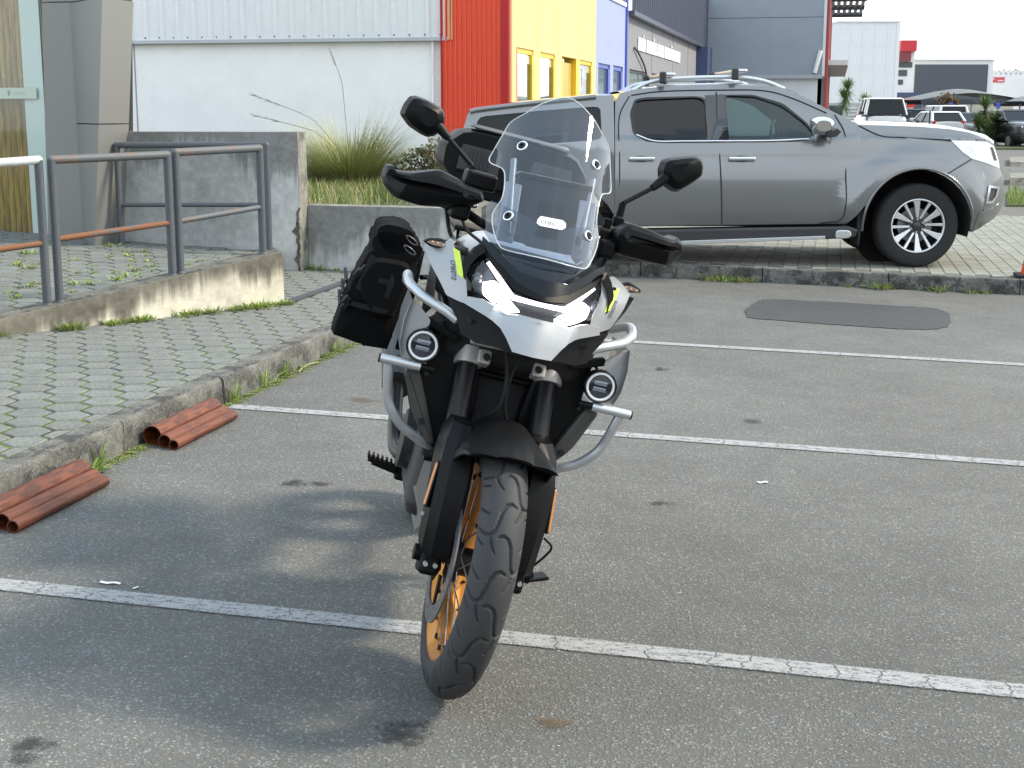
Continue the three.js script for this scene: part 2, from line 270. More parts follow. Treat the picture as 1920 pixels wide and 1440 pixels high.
// ------------------------------------------------------------------ hexagonal pavers
const paverMap = texFrom(512, 512, (x, y, i) => { const v = 0.62 + 0.12 * (N512[i] - 0.5) + 0.3 * (NF[i] - 0.5) + (NF[(i * 3 + 555) % 262144] > 0.76 ? 0.14 : 0); return [v * 0.985, v, v * 0.985]; }, true, 2.2);
const paverMats = [0.86, 0.94, 1.0, 0.9].map((k, i) => std(rgb(0.475 * k * (i === 1 ? 1.02 : 1), 0.48 * k, 0.455 * k), { map: paverMap, bumpMap: paverMap, bumpScale: 0.002, roughness: 0.88 }));
const mossMap = texFrom(512, 512, (x, y, i) => { const m = sstep(0.38, 0.52, N512[i]), f = 0.7 + 0.6 * (NF[i] - 0.5), a = [0.23, 0.22, 0.18], b = [0.34, 0.40, 0.12]; return [lerp(a[0], b[0], m) * f * 1.2, lerp(a[1], b[1], m) * f * 1.2, lerp(a[2], b[2], m) * f * 1.2]; }, true, 1.1);
const mMoss = std(rgb(1, 1, 1), { map: mossMap, bumpMap: mossMap, bumpScale: 0.006, roughness: 1 });
function clipPoly(poly, a, b) { // keep the side left of a->b (x, z)
  const out = [], S = (p) => (b[0] - a[0]) * (p[1] - a[1]) - (b[1] - a[1]) * (p[0] - a[0]);
  for (let i = 0; i < poly.length; i++) { const p = poly[i], q = poly[(i + 1) % poly.length], s = S(p), t = S(q); if (s <= 0) out.push(p); if ((s <= 0) !== (t <= 0)) { const k = s / (s - t); out.push([p[0] + (q[0] - p[0]) * k, p[1] + (q[1] - p[1]) * k]); } }
  return out;
}
const areaOf = (p) => Math.abs(p.reduce((s, a, i) => { const b = p[(i + 1) % p.length]; return s + a[0] * b[1] - a[1] * b[0]; }, 0)) / 2;
function paverGeo(poly, cx, cz) { // chamfered slab, top at y = 0
  const top = poly.map(([x, z]) => { const dx = cx - x, dz = cz - z, l = Math.hypot(dx, dz); return V3(x + dx / l * 0.006, 0, z + dz / l * 0.006); });
  const mk = (y) => poly.map(([x, z]) => V3(x, y, z)), low = mk(-0.03), shoulder = mk(-0.005);
  const r = [low, shoulder, top]; const cross = (poly[1][0] - poly[0][0]) * (poly[2][1] - poly[1][1]) - (poly[1][1] - poly[0][1]) * (poly[2][0] - poly[1][0]); if (cross > 0) r.forEach((q) => q.reverse());
  const n = top.length, tri = []; const T = (a, b, c) => tri.push(a.x, a.y, a.z, b.x, b.y, b.z, c.x, c.y, c.z);
  for (let i = 0; i < 2; i++) for (let k = 0; k < n; k++) { const a = r[i][k], b = r[i][(k + 1) % n], c = r[i + 1][k], d = r[i + 1][(k + 1) % n]; T(a, b, c); T(b, d, c); }
  for (let k = 1; k < n - 1; k++) T(r[2][0], r[2][k], r[2][k + 1]);
  const g = new THREE.BufferGeometry(); g.setAttribute('position', new THREE.Float32BufferAttribute(tri, 3)); g.computeVertexNormals(); return triUV(g);
}
function hexField(parent, inside, cuts, bounds, Rg, limit, jitter) {
  const R = Rg - 0.0082, dx = Math.sqrt(3) * Rg, dz = 1.5 * Rg, list = [];
  const hex = (cx, cz) => [0, 1, 2, 3, 4, 5].map((k) => [cx + R * Math.sin(k * Math.PI / 3), cz + R * Math.cos(k * Math.PI / 3)]);
  const share = hex(0, 0), full = paverGeo(share, 0, 0), variants = [full, full.clone(), full.clone()]; variants.forEach((g, i) => { const u = g.attributes.uv; for (let k = 0; k < u.count; k++) u.setXY(k, u.getX(k) + i * 0.31, u.getY(k) + i * 0.17); });
  let row = 0;
  for (let z = bounds[2]; z <= bounds[3]; z += dz, row++) for (let x = bounds[0] + (row % 2 ? dx / 2 : 0); x <= bounds[1]; x += dx) {
    let p = hex(x, z); const a0 = areaOf(p); for (const [a, b] of cuts) { p = clipPoly(p, a, b); if (p.length < 3) break; }
    if (p.length < 3 || areaOf(p) < 0.12 * a0 || !inside(x, z)) continue;
    list.push({ x, z, p, full: areaOf(p) > 0.999 * a0, d: Math.hypot(x, z) });
  }
  list.sort((a, b) => a.d - b.d); const rest = [];
  list.forEach((h, i) => {
    const m = Math.floor(rnd() * 4); let g, px = h.x, pz = h.z;
    if (h.full) g = variants[Math.floor(rnd() * 3)]; else { const c = h.p.reduce((s, q) => [s[0] + q[0] / h.p.length, s[1] + q[1] / h.p.length], [0, 0]); px = c[0]; pz = c[1]; g = paverGeo(h.p.map((q) => [q[0] - px, q[1] - pz]), 0, 0); }
    if (i >= limit) { const q = g.clone(); q.translate(px, rr(-1, 1) * jitter, pz); rest.push(q); return; }
    const o = mesh('paver', g, paverMats[m], parent); o.position.set(px, rr(-1, 1) * jitter, pz); o.rotation.set(rr(-1, 1) * jitter * 3, 0, rr(-1, 1) * jitter * 3);
  });
  if (rest.length) mesh('far_pavers', rest, paverMats[1], parent).userData.kind = 'stuff';
  console.log('pavers', list.length);
}
// the ramp wall runs from A to B along the pavement
const RA = V3(-4.36, 0, -6.77), RB = V3(-3.41, 0, -8.49), RD = V3().subVectors(RB, RA).normalize(), RN = V3(-RD.z, 0, RD.x);
{
  const t = new THREE.Group(); t.name = 'pavement'; t.userData.kind = 'structure'; t.rotation.z = Math.atan(-SLOPE); t.position.y = KERB_H; scene.add(t);
  mesh('joint_moss', box(14, 0.06, 16, -9.87, -0.0345, -8.4), mMoss, t).userData.kind = 'stuff';
  const far = RA.clone().addScaledVector(RD, -3), nr = RB.clone();
  hexField(t, (x, z) => (x > -5.4) && (z > -8.5 ? true : true) && ((x - RA.x) * RN.x + (z - RA.z) * RN.z > -0.05 || z < -8.45), [[[-2.889, 0], [-2.889, -20]]], [-5.2, -2.86, -11.9, -3.2], 0.1, 300, 0.0016);
  // drain channel across the pavement
  mesh('drain_channel', [box(0.06, 0.012, 3.4, -3.41, 0.006, -10.2)], std(rgb(0.07, 0.075, 0.08), { roughness: 0.6, metalness: 0.4 }), t);
}
// ------------------------------------------------------------------ far platform of small blocks under the pickup
{
  const t = new THREE.Group(); t.name = 'block_platform'; t.userData.kind = 'structure'; t.rotation.z = Math.atan(-SLOPE); t.position.y = 0.125; scene.add(t);
  const W = 7.2, D = 8;
  mesh('joint_sand', box(W, 0.06, D, 1.0, -0.038, -12.12 - D / 2), std(rgb(0.12, 0.115, 0.1), { roughness: 1 }), t).userData.kind = 'stuff';
  const g = paverGeo([[-0.049, -0.099], [0.049, -0.099], [0.049, 0.099], [-0.049, 0.099]].map(([x, z]) => [x * 1.21, z * 1.06]), 0, 0), nx = 58, nz = 34, im = new THREE.InstancedMesh(g, std(rgb(0.82, 0.80, 0.74), { map: paverMap, bumpMap: paverMap, bumpScale: 0.002, roughness: 0.9 }), nx * nz), m = new THREE.Matrix4(), c = rgb(1, 1, 1);
  let k = 0; for (let i = 0; i < nx; i++) for (let j = 0; j < nz; j++) { m.makeTranslation(-2.5 + i * 0.121, rr(-0.002, 0.002), -12.24 - j * 0.218 - (i % 2) * 0.109); im.setMatrixAt(k, m); const v = rr(0.86, 1.04); im.setColorAt(k, c.setRGB(v * 0.86, v * 0.85, v * 0.8)); k++; }
  im.name = 'small_block'; im.userData.kind = 'stuff'; im.castShadow = im.receiveShadow = true; t.add(im);
}

// ------------------------------------------------------------------ stained concrete walls
function wallTex(W, H, o) { // W x H metres; dark growth runs down from the top edge in streaks
  const px = Math.min(2048, Math.round(W * 220)), py = Math.max(64, Math.round(H * 220)), n = 512, S = (a, x, y) => a[((Math.floor(y) % n) + n) % n * n + ((Math.floor(x) % n) + n) % n];
  return texFrom(px, py, (x, y) => {
    const u = x / px * W, h = (1 - y / py) * H; // h: metres below the top
    const col = S(NC, u * 160 + o.sd * 50, 9) * 0.6 + S(N512, u * 300 + o.sd * 31, 77) * 0.55 + S(NF, u * 420, 40) * 0.25;
    const len = o.base + o.run * Math.max(0, col - 0.52), ed = S(N512, u * 240, h * 70 + 30);
    let k = sstep(len + 0.10, len - 0.07, h + (ed - 0.5) * 0.3) * (0.62 + 0.5 * S(N512, u * 200 + 40, h * 60));
    k = clamp(k * o.dark, 0, 1);
    const b = 0.9 + 0.34 * (S(N512, u * 90 + o.sd, h * 90) - 0.5) + 0.2 * (S(NF, u * 200, h * 200) - 0.5), w = sstep(0.5, 0.7, S(NC, u * 130 + 200, h * 60 + o.sd * 11)) * o.patch;
    const c = [0, 1, 2].map((i) => lerp(lerp(o.color[i], o.color2[i], w) * b, o.stain[i] * (0.8 + 0.5 * (S(NF, u * 300, h * 300) - 0.2)), k)); return c;
  }, true);
}
// a straight upright wall with its texture once over each face
function uprightWall(p0, p1, th, y0, yTop0, yTop1, name, mat, matTop, label) {
  const d = V3().subVectors(p1, p0).setY(0), L = d.length(); d.normalize(); const nrm = V3(-d.z, 0, d.x), t = thing(name, label, 'wall', [p0.x, y0, p0.z], Math.atan2(-d.z, d.x));
  const face = (z, s) => { const N = 24, M = 8, pos = [], uv = [], idx = []; for (let i = 0; i <= N; i++) for (let j = 0; j <= M; j++) { const f = i / N, top = lerp(yTop0, yTop1, f) - y0, v = j / M; pos.push(f * L, v * top, z + (j === M ? -s * 0.006 : rr(-0.002, 0.002))); uv.push(f, 1 - (1 - v) * top / Math.max(yTop0 - y0, yTop1 - y0)); } for (let i = 0; i < N; i++) for (let j = 0; j < M; j++) { const a = i * (M + 1) + j, b = a + M + 1; s > 0 ? idx.push(a, b, a + 1, b, b + 1, a + 1) : idx.push(a, a + 1, b, b, a + 1, b + 1); } const g = new THREE.BufferGeometry(); g.setAttribute('position', new THREE.Float32BufferAttribute(pos, 3)); g.setAttribute('uv', new THREE.Float32BufferAttribute(uv, 2)); g.setIndex(idx); g.computeVertexNormals(); return g; };
  mesh('wall_face', [face(0, 1), face(-th, -1)], mat, t);
  const a = yTop0 - y0, b = yTop1 - y0, q = (x0, y0_, x1, y1_, z0, z1) => { const g = new THREE.BufferGeometry(); g.setAttribute('position', new THREE.Float32BufferAttribute([x0, y0_, z0, x1, y1_, z0, x1, y1_, z1, x0, y0_, z0, x1, y1_, z1, x0, y0_, z1], 3)); g.computeVertexNormals(); return triUV(g); };
  mesh('coping', [q(0, a, L, b, -0.006, -th + 0.006)], matTop, t);
  mesh('wall_end', [triUV(loft([[V3(L, 0, 0), V3(L, 0, -th), V3(L, b, -th + 0.006), V3(L, b, -0.006)], [V3(L + 0.001, 0, 0), V3(L + 0.001, 0, -th), V3(L + 0.001, b, -th + 0.006), V3(L + 0.001, b, -0.006)]])), triUV(loft([[V3(-0.001, 0, 0), V3(-0.001, 0, -th), V3(-0.001, a, -th + 0.006), V3(-0.001, a, -0.006)], [V3(0, 0, 0), V3(0, 0, -th), V3(0, a, -th + 0.006), V3(0, a, -0.006)]]))], matTop, t);
  return t;
}
const mConc = std(rgb(0.72, 0.71, 0.69), { map: concreteMap, bumpMap: concreteMap, bumpScale: 0.004, roughness: 0.92 });
const mConcDark = std(rgb(0.5, 0.49, 0.45), { map: kerbMap, bumpMap: kerbMap, bumpScale: 0.005, roughness: 0.95 });
const greyWall = { color: [0.70, 0.70, 0.69], color2: [0.77, 0.77, 0.76], stain: [0.40, 0.40, 0.39], patch: 0.8, dark: 0.72 };
uprightWall(V3(-5.42, 0, -10.2), V3(-3.955, 0, -10.2), 0.19, 0.1, 1.27, 1.272, 'retaining_wall', std(rgb(1, 1, 1), { map: wallTex(1.47, 1.17, { ...greyWall, sd: 3, base: 0.04, run: 0.9 }), bumpMap: concreteMap, bumpScale: 0.003, roughness: 0.92 }), mConc, 'tall grey concrete retaining wall with dark streaks behind the railings');
uprightWall(V3(-3.95, 0, -10.37), V3(-2.72, 0, -10.37), 0.2, 0.1, 0.712, 0.703, 'retaining_wall', std(rgb(1, 1, 1), { map: wallTex(1.23, 0.61, { ...greyWall, sd: 8, base: 0.08, run: 0.8 }), bumpMap: concreteMap, bumpScale: 0.004, roughness: 0.92 }), mConc, 'low stained concrete wall holding back the gravel plot');
uprightWall(V3(-2.74, 0, -10.58), V3(-2.74, 0, -18.95), 0.2, 0.05, 0.70, 0.68, 'retaining_wall', mConc, mConc, 'plain concrete side wall of the gravel plot behind the pickup');
// mossy crack where the two walls meet
{
  const P = []; for (let i = 0; i <= 14; i++) P.push(V3(-3.953 + rr(-0.008, 0.008), 0.2 + i * 0.036, -10.2 - 0.005)); const P2 = P.map((p, i) => V3(p.x - rr(0.015, 0.06) * (i > 2 && i < 12 ? 1 : 0.4), p.y, p.z)).reverse();
  const ol = [...P, ...P2]; tag(mesh('wall_crack', sheet(ol, (x, y) => -10.187 + 0.02 * Math.sin(y * 60) * 0.2, 0.02, 1), mConcDark), 'dark ragged crack of broken plaster at the joint of the two concrete walls', 'crack');
}
// ------------------------------------------------------------------ ramp: low wall and paved deck
const deckY = (x, z) => 0.372 - 0.0466 * (x + 4.29) - 0.0223 * (z + 10.2);
{
  const a = RA.clone().addScaledVector(RD, -1.6), L = RB.distanceTo(a), slopeTop = (0.545 - 0.323) / 1.97;
  const o = { sd: 5, base: 0.055, run: 0.42, color: [0.80, 0.76, 0.66], color2: [0.86, 0.84, 0.78], stain: [0.33, 0.315, 0.28], patch: 0.9, dark: 1.0 };
  const tx = wallTex(3.6, 0.45, o);
  const w = uprightWall(a, RB, 0.19, 0.12, 0.323 - 1.6 * slopeTop, 0.545, 'ramp_wall', std(rgb(1, 1, 1), { map: tx, bumpMap: concreteMap, bumpScale: 0.004, roughness: 0.93 }), mConcDark, 'low ramp wall of whitewashed concrete with black grime along its top');
}
{
  const t = new THREE.Group(); t.name = 'ramp_deck'; t.userData.kind = 'structure'; scene.add(t);
  // deck plane as a tilted frame
  const nrm = V3(0.0466, 1, 0.0223).normalize(); t.quaternion.setFromUnitVectors(V3(0, 1, 0), nrm); t.position.set(-4.6, deckY(-4.6, -8.6), -8.6);
  const off = (p) => [p.x + 4.6, p.z + 8.6], inn = RA.clone().addScaledVector(RN, -0.2), inn2 = RB.clone().addScaledVector(RN, -0.2);
  const q0 = off(inn), q1 = off(inn2), q2 = [0.42, -1.62];
  { const e0 = [q0[0] - RD.x * 1.6, q0[1] - RD.z * 1.6], pl = [[q1[0], q1[1]], e0, [-3, e0[1]], [-3, -1.62], q2]; const g = new THREE.ShapeGeometry(new THREE.Shape(pl.map(([x, z]) => V2(x, -z)))); g.rotateX(-Math.PI / 2); g.translate(0, -0.005, 0); mesh('joint_moss', triUV(g), mMoss, t).userData.kind = 'stuff'; }
  { const g = loft([[V3(q1[0], 0.03, q1[1]), V3(q2[0], 0.03, q2[1]), V3(q2[0] - 0.08, 0.03, q2[1]), V3(q1[0] - 0.1, 0.03, q1[1])], [V3(q1[0], -0.4, q1[1]), V3(q2[0], -0.4, q2[1]), V3(q2[0] - 0.08, -0.4, q2[1]), V3(q1[0] - 0.1, -0.4, q1[1])]]); mesh('deck_edge', triUV(creased(g, 20)), mConc, t); }
  seed = 4242; hexField(t, (x, z) => z > -1.66 && x < 0.62, [[q0, q1], [q1, q2]], [-2.2, 1.0, -1.75, 2.2], 0.1, 300, 0.004);
}
// ------------------------------------------------------------------ tube railings
const rustMap = (amount, sd) => { const f = fbm(256, 6, 5, sd); return texFrom(256, 256, (x, y, i) => { const r = sstep(amount, amount + 0.07, f[i] * 0.7 + NF[i] * 0.3), q = 0.85 + 0.4 * (NF[(i * 3) % 262144] - 0.5), a = [0.37, 0.39, 0.41], b = [0.54, 0.35, 0.22]; return [0, 1, 2].map((k) => lerp(a[k], b[k], r) * q); }, true); };
const railGrey = std(rgb(1, 1, 1), { map: rustMap(0.66, 2), roughness: 0.55, metalness: 0.15 }), railRust = std(rgb(1.0, 1.0, 1.0), { map: rustMap(0.40, 7), roughness: 0.75 }), railMix = std(rgb(1.15, 1.13, 1.08), { map: rustMap(0.585, 5), roughness: 0.6 }), railPale = std(rgb(0.72, 0.75, 0.78), { map: paintFine, roughness: 0.5 });
function railing(label, base, posts, topMat, midMat) { // posts: [x, z, bottom, top, mid]
  const t = thing('railing', label, 'railing', [posts[0][0], posts[0][2], posts[0][1]], 0, 'tube railings of the ramp');
  const P = posts.map(([x, z, b, tp, mid]) => ({ b: V3(x, b - 0.03, z), t: V3(x, tp, z), m: V3(x, mid, z) })), o = V3(posts[0][0], posts[0][2], posts[0][1]), sub = (v) => v.clone().sub(o), R = 0.024;
  for (const p of P) if (!p.skip) { mesh('post', rod(sub(p.b), sub(p.t), R, R, 18), railGrey, t); mesh('base_ring', at(cyl(0.03, 0.034, 0.012, 18), ...sub(p.b).add(V3(0, 0.034, 0)).toArray()), railGrey, t); }
  const a = P[0], b = P[P.length - 1];
  mesh('top_rail', [rod(sub(a.t), sub(b.t), R, R, 18), ...[a.t, b.t].map((p) => at(new THREE.SphereGeometry(R * 1.003, 14, 10), ...sub(p).toArray()))], topMat, t);
  mesh('mid_rail', rod(sub(a.m), sub(b.m), 0.0175, 0.0175, 14), midMat, t);
  return t;
}
railing('tube railing with a pale top rail and rusty lower rail at the glass front', 0, [[-4.82, -6.12, 0.25, 1.12, 0.64], [-4.273, -7.113, 0.36, 1.164, 0.706]], railPale, railRust);
railing('tube railing with rusty lower rail between the pale one and the end one', 0, [[-4.236, -7.182, 0.37, 1.163, 0.722], [-3.867, -7.85, 0.455, 1.173, 0.770]], railMix, railRust);
railing('tube railing with worn yellowish top rail at the end of the ramp wall', 0, [[-3.838, -7.903, 0.465, 1.186, 0.775], [-3.532, -8.456, 0.535, 1.198, 0.83]], railMix, railMix);
railing('dark grey tube railing standing before the tall concrete wall', 0, [[-5.338, -10.0, 0.40, 1.172, 0.72], [-4.123, -10.0, 0.37, 1.179, 0.737]], railGrey, railGrey);

// ------------------------------------------------------------------ glass fronted building with folded cladding pillar
{
  const t = thing('showroom_building', 'showroom front with pale green glass, timber slats and folded grey cladding pillar', 'building', [-6.1, 0.38, -10.25]);
  const L = (x, y, z) => V3(x + 6.1, y - 0.38, z + 10.25);
  const clad = (k) => phys(rgb(0.20 * k, 0.205 * k, 0.21 * k), { roughness: 0.42, metalness: 0.35, clearcoat: 0.15, clearcoatRoughness: 0.4, bumpMap: grainBump, bumpScale: 0.0004 });
  const warm = phys(rgb(0.22, 0.218, 0.208), { roughness: 0.4, metalness: 0.3, clearcoat: 0.15, clearcoatRoughness: 0.4 }), dk = warm, pan = warm;
  // panels between two levels: corner functions of height
  const xL = (y) => lerp(-6.11, -6.04, (y - 0.38) / 1.9), xM = () => -5.80, xR = (y) => lerp(-5.455, -5.285, (y - 0.40) / 1.84), xE = (y) => lerp(-5.49, -5.305, (y - 0.40) / 1.86);
  const quad = (f, g, y0, y1, z0, z1) => { const r = (y) => [L(f(y), y, z0), L(g(y), y, z1), L(g(y), y, z1 - 0.03), L(f(y), y, z0 - 0.03)]; return loft([r(y0), r((y0 + y1) / 2), r(y1)]); };
  const levels = [[0.40, 1.327], [1.335, 2.245], [2.253, 3.4], [3.408, 4.6]];
  for (const [y0, y1] of levels) {
    mesh('cladding_panel', creased(quad(xM, xR, y0, y1, -10.24, -9.8), 20), dk, t, 'dark cladding panel on the shaded fold');
    mesh('cladding_panel', creased(quad(xR, (y) => xE(y) + 0.06, y0, y1, -9.8, -10.18), 20), warm, t, 'warm grey cladding panel on the sunny fold');
  }
  for (const [y0, y1] of [[0.38, 2.25], [2.258, 4.6]]) mesh('cladding_panel', creased(quad(xL, xM, y0, y1, -10.245, -10.245), 20), pan, t, 'flat mid grey cladding panel beside the glass');
  mesh('core', [loft([[L(-6.0, 0.3, -10.29), L(-5.52, 0.3, -10.22), L(-5.5, 0.3, -10.5), L(-6.0, 0.3, -10.5)], [L(-6.0, 4.6, -10.29), L(-5.35, 4.6, -10.22), L(-5.3, 4.6, -10.5), L(-6.0, 4.6, -10.5)]])], std(rgb(0.02, 0.02, 0.02), { roughness: 0.9 }), t);
  // glazing
  const pane = phys(rgb(0.93, 0.97, 0.95), { transmission: 1, thickness: 0, roughness: 0.03, ior: 1.5 });
  mesh('glass_pane', box(2.4, 4.1, 0.012, L(-7.32, 2.5, -10.3).x, L(0, 2.5, 0).y, L(0, 0, -10.3).z), pane, t);
  mesh('glass_fin', [box(0.17, 4.1, 0.02, L(-6.165, 0, 0).x, L(0, 2.5, 0).y, L(0, 0, -10.27).z)], phys(rgb(0.44, 0.54, 0.51), { roughness: 0.18, clearcoat: 0.6, clearcoatRoughness: 0.05 }), t, 'pale green frosted glass margin beside the pillar');
  mesh('bottom_frame', box(2.4, 0.06, 0.06, L(-7.32, 0, 0).x, L(0, 0.405, 0).y, L(0, 0, -10.27).z), phys(rgb(0.36, 0.50, 0.48), { roughness: 0.35, metalness: 0.2 }), t);
  const band = canvasTex(512, 64, (c, w, h) => { c.fillStyle = '#b9c7ba'; c.fillRect(0, 0, w, h); c.fillStyle = '#8d9a86'; c.beginPath(); c.moveTo(300, 18); c.lineTo(324, 14); c.lineTo(322, 40); c.lineTo(310, 50); c.closePath(); c.fill(); c.fillStyle = '#a3b0a0'; c.font = 'bold 24px sans-serif'; c.fillText('CFMOTO', 336, 42); });
  mesh('frosted_band', box(0.62, 0.085, 0.004, L(-6.44, 0, 0).x, L(0, 1.565, 0).y, L(0, 0, -10.24).z), phys(rgb(1, 1, 1), { map: band, roughness: 0.4 }), t);
  { const g = t.children[t.children.length - 1].geometry, u = g.attributes.uv, p = g.attributes.position; const x0 = L(-6.75, 0, 0).x, y0 = L(0, 1.5225, 0).y; for (let i = 0; i < u.count; i++) u.setXY(i, (p.getX(i) - x0) / 0.62, (p.getY(i) - y0) / 0.085); }
  // timber slats inside
  const wood = [0, 1, 2].map((k) => { const f = fbm(256, 4, 5, 60 + k); return std(rgb(1, 1, 1), { map: texFrom(64, 512, (x, y) => { const v = 0.8 + 0.5 * (f[(y >> 2) % 256 * 256 + (x * 4) % 256] - 0.5) + 0.1 * Math.sin(x * 0.9 + f[(y >> 1) % 256 * 256] * 9); return [0.68 * v, 0.53 * v, 0.30 * v]; }), roughness: 0.6 }); });
  for (let i = 0; i < 24; i++) { const s = box(0.046, 3.9, 0.02, L(-6.262 - i * 0.05, 0, 0).x, L(0, 2.4, 0).y, L(0, 0, -10.34).z); const u = s.attributes.uv, p = s.attributes.position; for (let k = 0; k < u.count; k++) u.setXY(k, (p.getX(k) * 20) % 1, p.getY(k) / 1.3); mesh('timber_slat', s, wood[i % 3], t); }
  mesh('slat_backing', box(1.2, 3.9, 0.02, L(-6.84, 0, 0).x, L(0, 2.4, 0).y, L(0, 0, -10.37).z), std(rgb(0.22, 0.16, 0.08), { roughness: 0.9 }), t);
  mesh('interior_wall', [box(2.6, 4.2, 0.1, L(-8.3, 0, 0).x, L(0, 2.5, 0).y, L(0, 0, -12.5).z), box(2.6, 0.06, 2.2, L(-8.3, 0, 0).x, L(0, 0.36, 0).y, L(0, 0, -11.4).z), at(box(0.1, 4.2, 2.3), L(-6.55, 0, 0).x, L(0, 2.5, 0).y, L(0, 0, -11.4).z, 0.44)], std(rgb(0.45, 0.44, 0.42), { roughness: 0.8 }), t);
  mesh('roof', box(3.2, 0.2, 3, L(-8.2, 0, 0).x, L(0, 4.75, 0).y, L(0, 0, -11.4).z), pan, t);
}
// ------------------------------------------------------------------ gravel plot behind the low wall
const leafGeo = (w, l, bend) => { const g = new THREE.BufferGeometry(); g.setAttribute('position', new THREE.Float32BufferAttribute([-w / 2, 0, 0, w / 2, 0, 0, -w * 0.42, l * 0.55, bend * 0.35, w * 0.42, l * 0.55, bend * 0.35, 0, l, bend], 3)); g.setIndex([0, 1, 2, 1, 3, 2, 2, 3, 4]); g.computeVertexNormals(); return g.toNonIndexed(); };
{
  const pos = [], idx = [], uv = [], col = [], NX = 44, NZ = 40; const hz = (x, z) => 0.66 - 0.02 * sstep(-11.5, -18.9, z) + 0.03 * (N512[(Math.floor((z + 40) * 40) % 512) * 512 + Math.floor((x + 40) * 40) % 512] - 0.5);
  for (let j = 0; j <= NZ; j++) for (let i = 0; i <= NX; i++) { const x = lerp(-11, -2.74, i / NX), z = lerp(-10.52, -18.95, Math.pow(j / NZ, 1.3)); pos.push(x, hz(x, z), z); uv.push(x, z); const g = sstep(0.46, 0.54, N512[(Math.floor((z + 40) * 60) % 512) * 512 + Math.floor((x + 40) * 60) % 512] + 0.3 * sstep(-11.6, -13.5, z) - 0.16); col.push(lerp(0.52, 0.20, g), lerp(0.49, 0.21, g), lerp(0.43, 0.10, g)); }
  for (let j = 0; j < NZ; j++) for (let i = 0; i < NX; i++) { const a = j * (NX + 1) + i; idx.push(a, a + 1, a + NX + 1, a + 1, a + NX + 2, a + NX + 1); }
  const g = new THREE.BufferGeometry(); g.setAttribute('position', new THREE.Float32BufferAttribute(pos, 3)); g.setAttribute('uv', new THREE.Float32BufferAttribute(uv, 2)); g.setAttribute('color', new THREE.Float32BufferAttribute(col, 3)); g.setIndex(idx); g.computeVertexNormals();
  struct('gravel_plot', g, std(rgb(1.15, 1.15, 1.15), { map: paverMap, bumpMap: asphalt.bump, bumpScale: 0.008, vertexColors: true, roughness: 1 }));
  // short grass over the plot
  const blade = leafGeo(0.007, 0.13, 0.035), n = 9000, im = new THREE.InstancedMesh(blade, phys(rgb(1, 1, 1), { roughness: 0.8, transmission: 0.25, thickness: 0 }), n), m = new THREE.Matrix4(), q = new THREE.Quaternion(), c = rgb(1, 1, 1); seed = 77;
  for (let k = 0; k < n; k++) { const z = lerp(-10.6, -15.5, Math.pow(rnd(), 0.8)), x = lerp(-5.0, -2.8, rnd()); const bare = sstep(-3.9, -3.2, x) * sstep(-12.6, -11.2, z); if (rnd() < bare * 1.1) { k--; continue; } q.setFromEuler(new THREE.Euler(rr(-0.5, 0.5), rnd() * 6.28, rr(-0.5, 0.5))); const s = rr(0.5, 1.5) * (z > -11 ? 0.7 : 1); m.compose(V3(x, hz(x, z) - 0.004, z), q, V3(s, s, s)); im.setMatrixAt(k, m); const d = rnd() < 0.45; c.setRGB(...(d ? [rr(0.34, 0.44), rr(0.30, 0.38), rr(0.14, 0.2)] : [rr(0.12, 0.2), rr(0.2, 0.28), rr(0.03, 0.06)])); im.setColorAt(k, c); }
  im.name = 'short_grass'; tag(im, 'patchy short green and straw coloured grass on the gravel plot', 'grass', null, 'stuff'); im.castShadow = im.receiveShadow = true; scene.add(im);
  // pampas grass: long arching blades and a few plumes
  seed = 909;
  const tus = thing('pampas_grass', 'big tussock of arching green and straw pampas grass before the white wall', 'plant', [-4.72, 0.66, -13.6]);
  const arcs = (n, R, hgt, cols, spread) => { const gs = []; for (let k = 0; k < n; k++) { const a = rnd() * 6.283, r0 = R * 0.35 * Math.sqrt(rnd()), H = hgt * rr(0.3, 1.1) * (0.82 + 0.18 * Math.sin(a * 2 + 1)), out = spread * rr(0.15, 1), w = rr(0.0025, 0.0055), seg = 6, P = [], ca = Math.cos(a), sa = Math.sin(a), droop = rr(0.2, 0.9); const pos = [], col = [], idx = [], cc = cols[Math.floor(rnd() * cols.length)], v = rr(0.75, 1.2);
    for (let i = 0; i <= seg; i++) { const t = i / seg, rad = r0 + out * (0.35 * t + 0.65 * t * t), y = H * (t * (1 + 0.25 * droop) - 0.55 * droop * t * t * t * (out / spread)), ww = w * (1 - t * 0.85); const x = rad * ca, z = rad * sa; pos.push(x - sa * ww, y, z + ca * ww, x + sa * ww, y, z - ca * ww); for (let q = 0; q < 2; q++) col.push(cc[0] * v * (0.9 + 0.25 * t), cc[1] * v * (0.9 + 0.2 * t), cc[2] * v); if (i < seg) { const b = i * 2; idx.push(b, b + 1, b + 2, b + 1, b + 3, b + 2); } }
    const g = new THREE.BufferGeometry(); g.setAttribute('position', new THREE.Float32BufferAttribute(pos, 3)); g.setAttribute('color', new THREE.Float32BufferAttribute(col, 3)); g.setIndex(idx); g.computeVertexNormals(); gs.push(g); } return gs; };
  const mBlade = phys(rgb(1, 1, 1), { vertexColors: true, roughness: 0.65, transmission: 0.3, thickness: 0 });
  const green = [[0.26, 0.31, 0.10], [0.20, 0.26, 0.07], [0.32, 0.34, 0.14]], straw = [[0.42, 0.39, 0.22], [0.34, 0.34, 0.16], [0.47, 0.44, 0.28]];
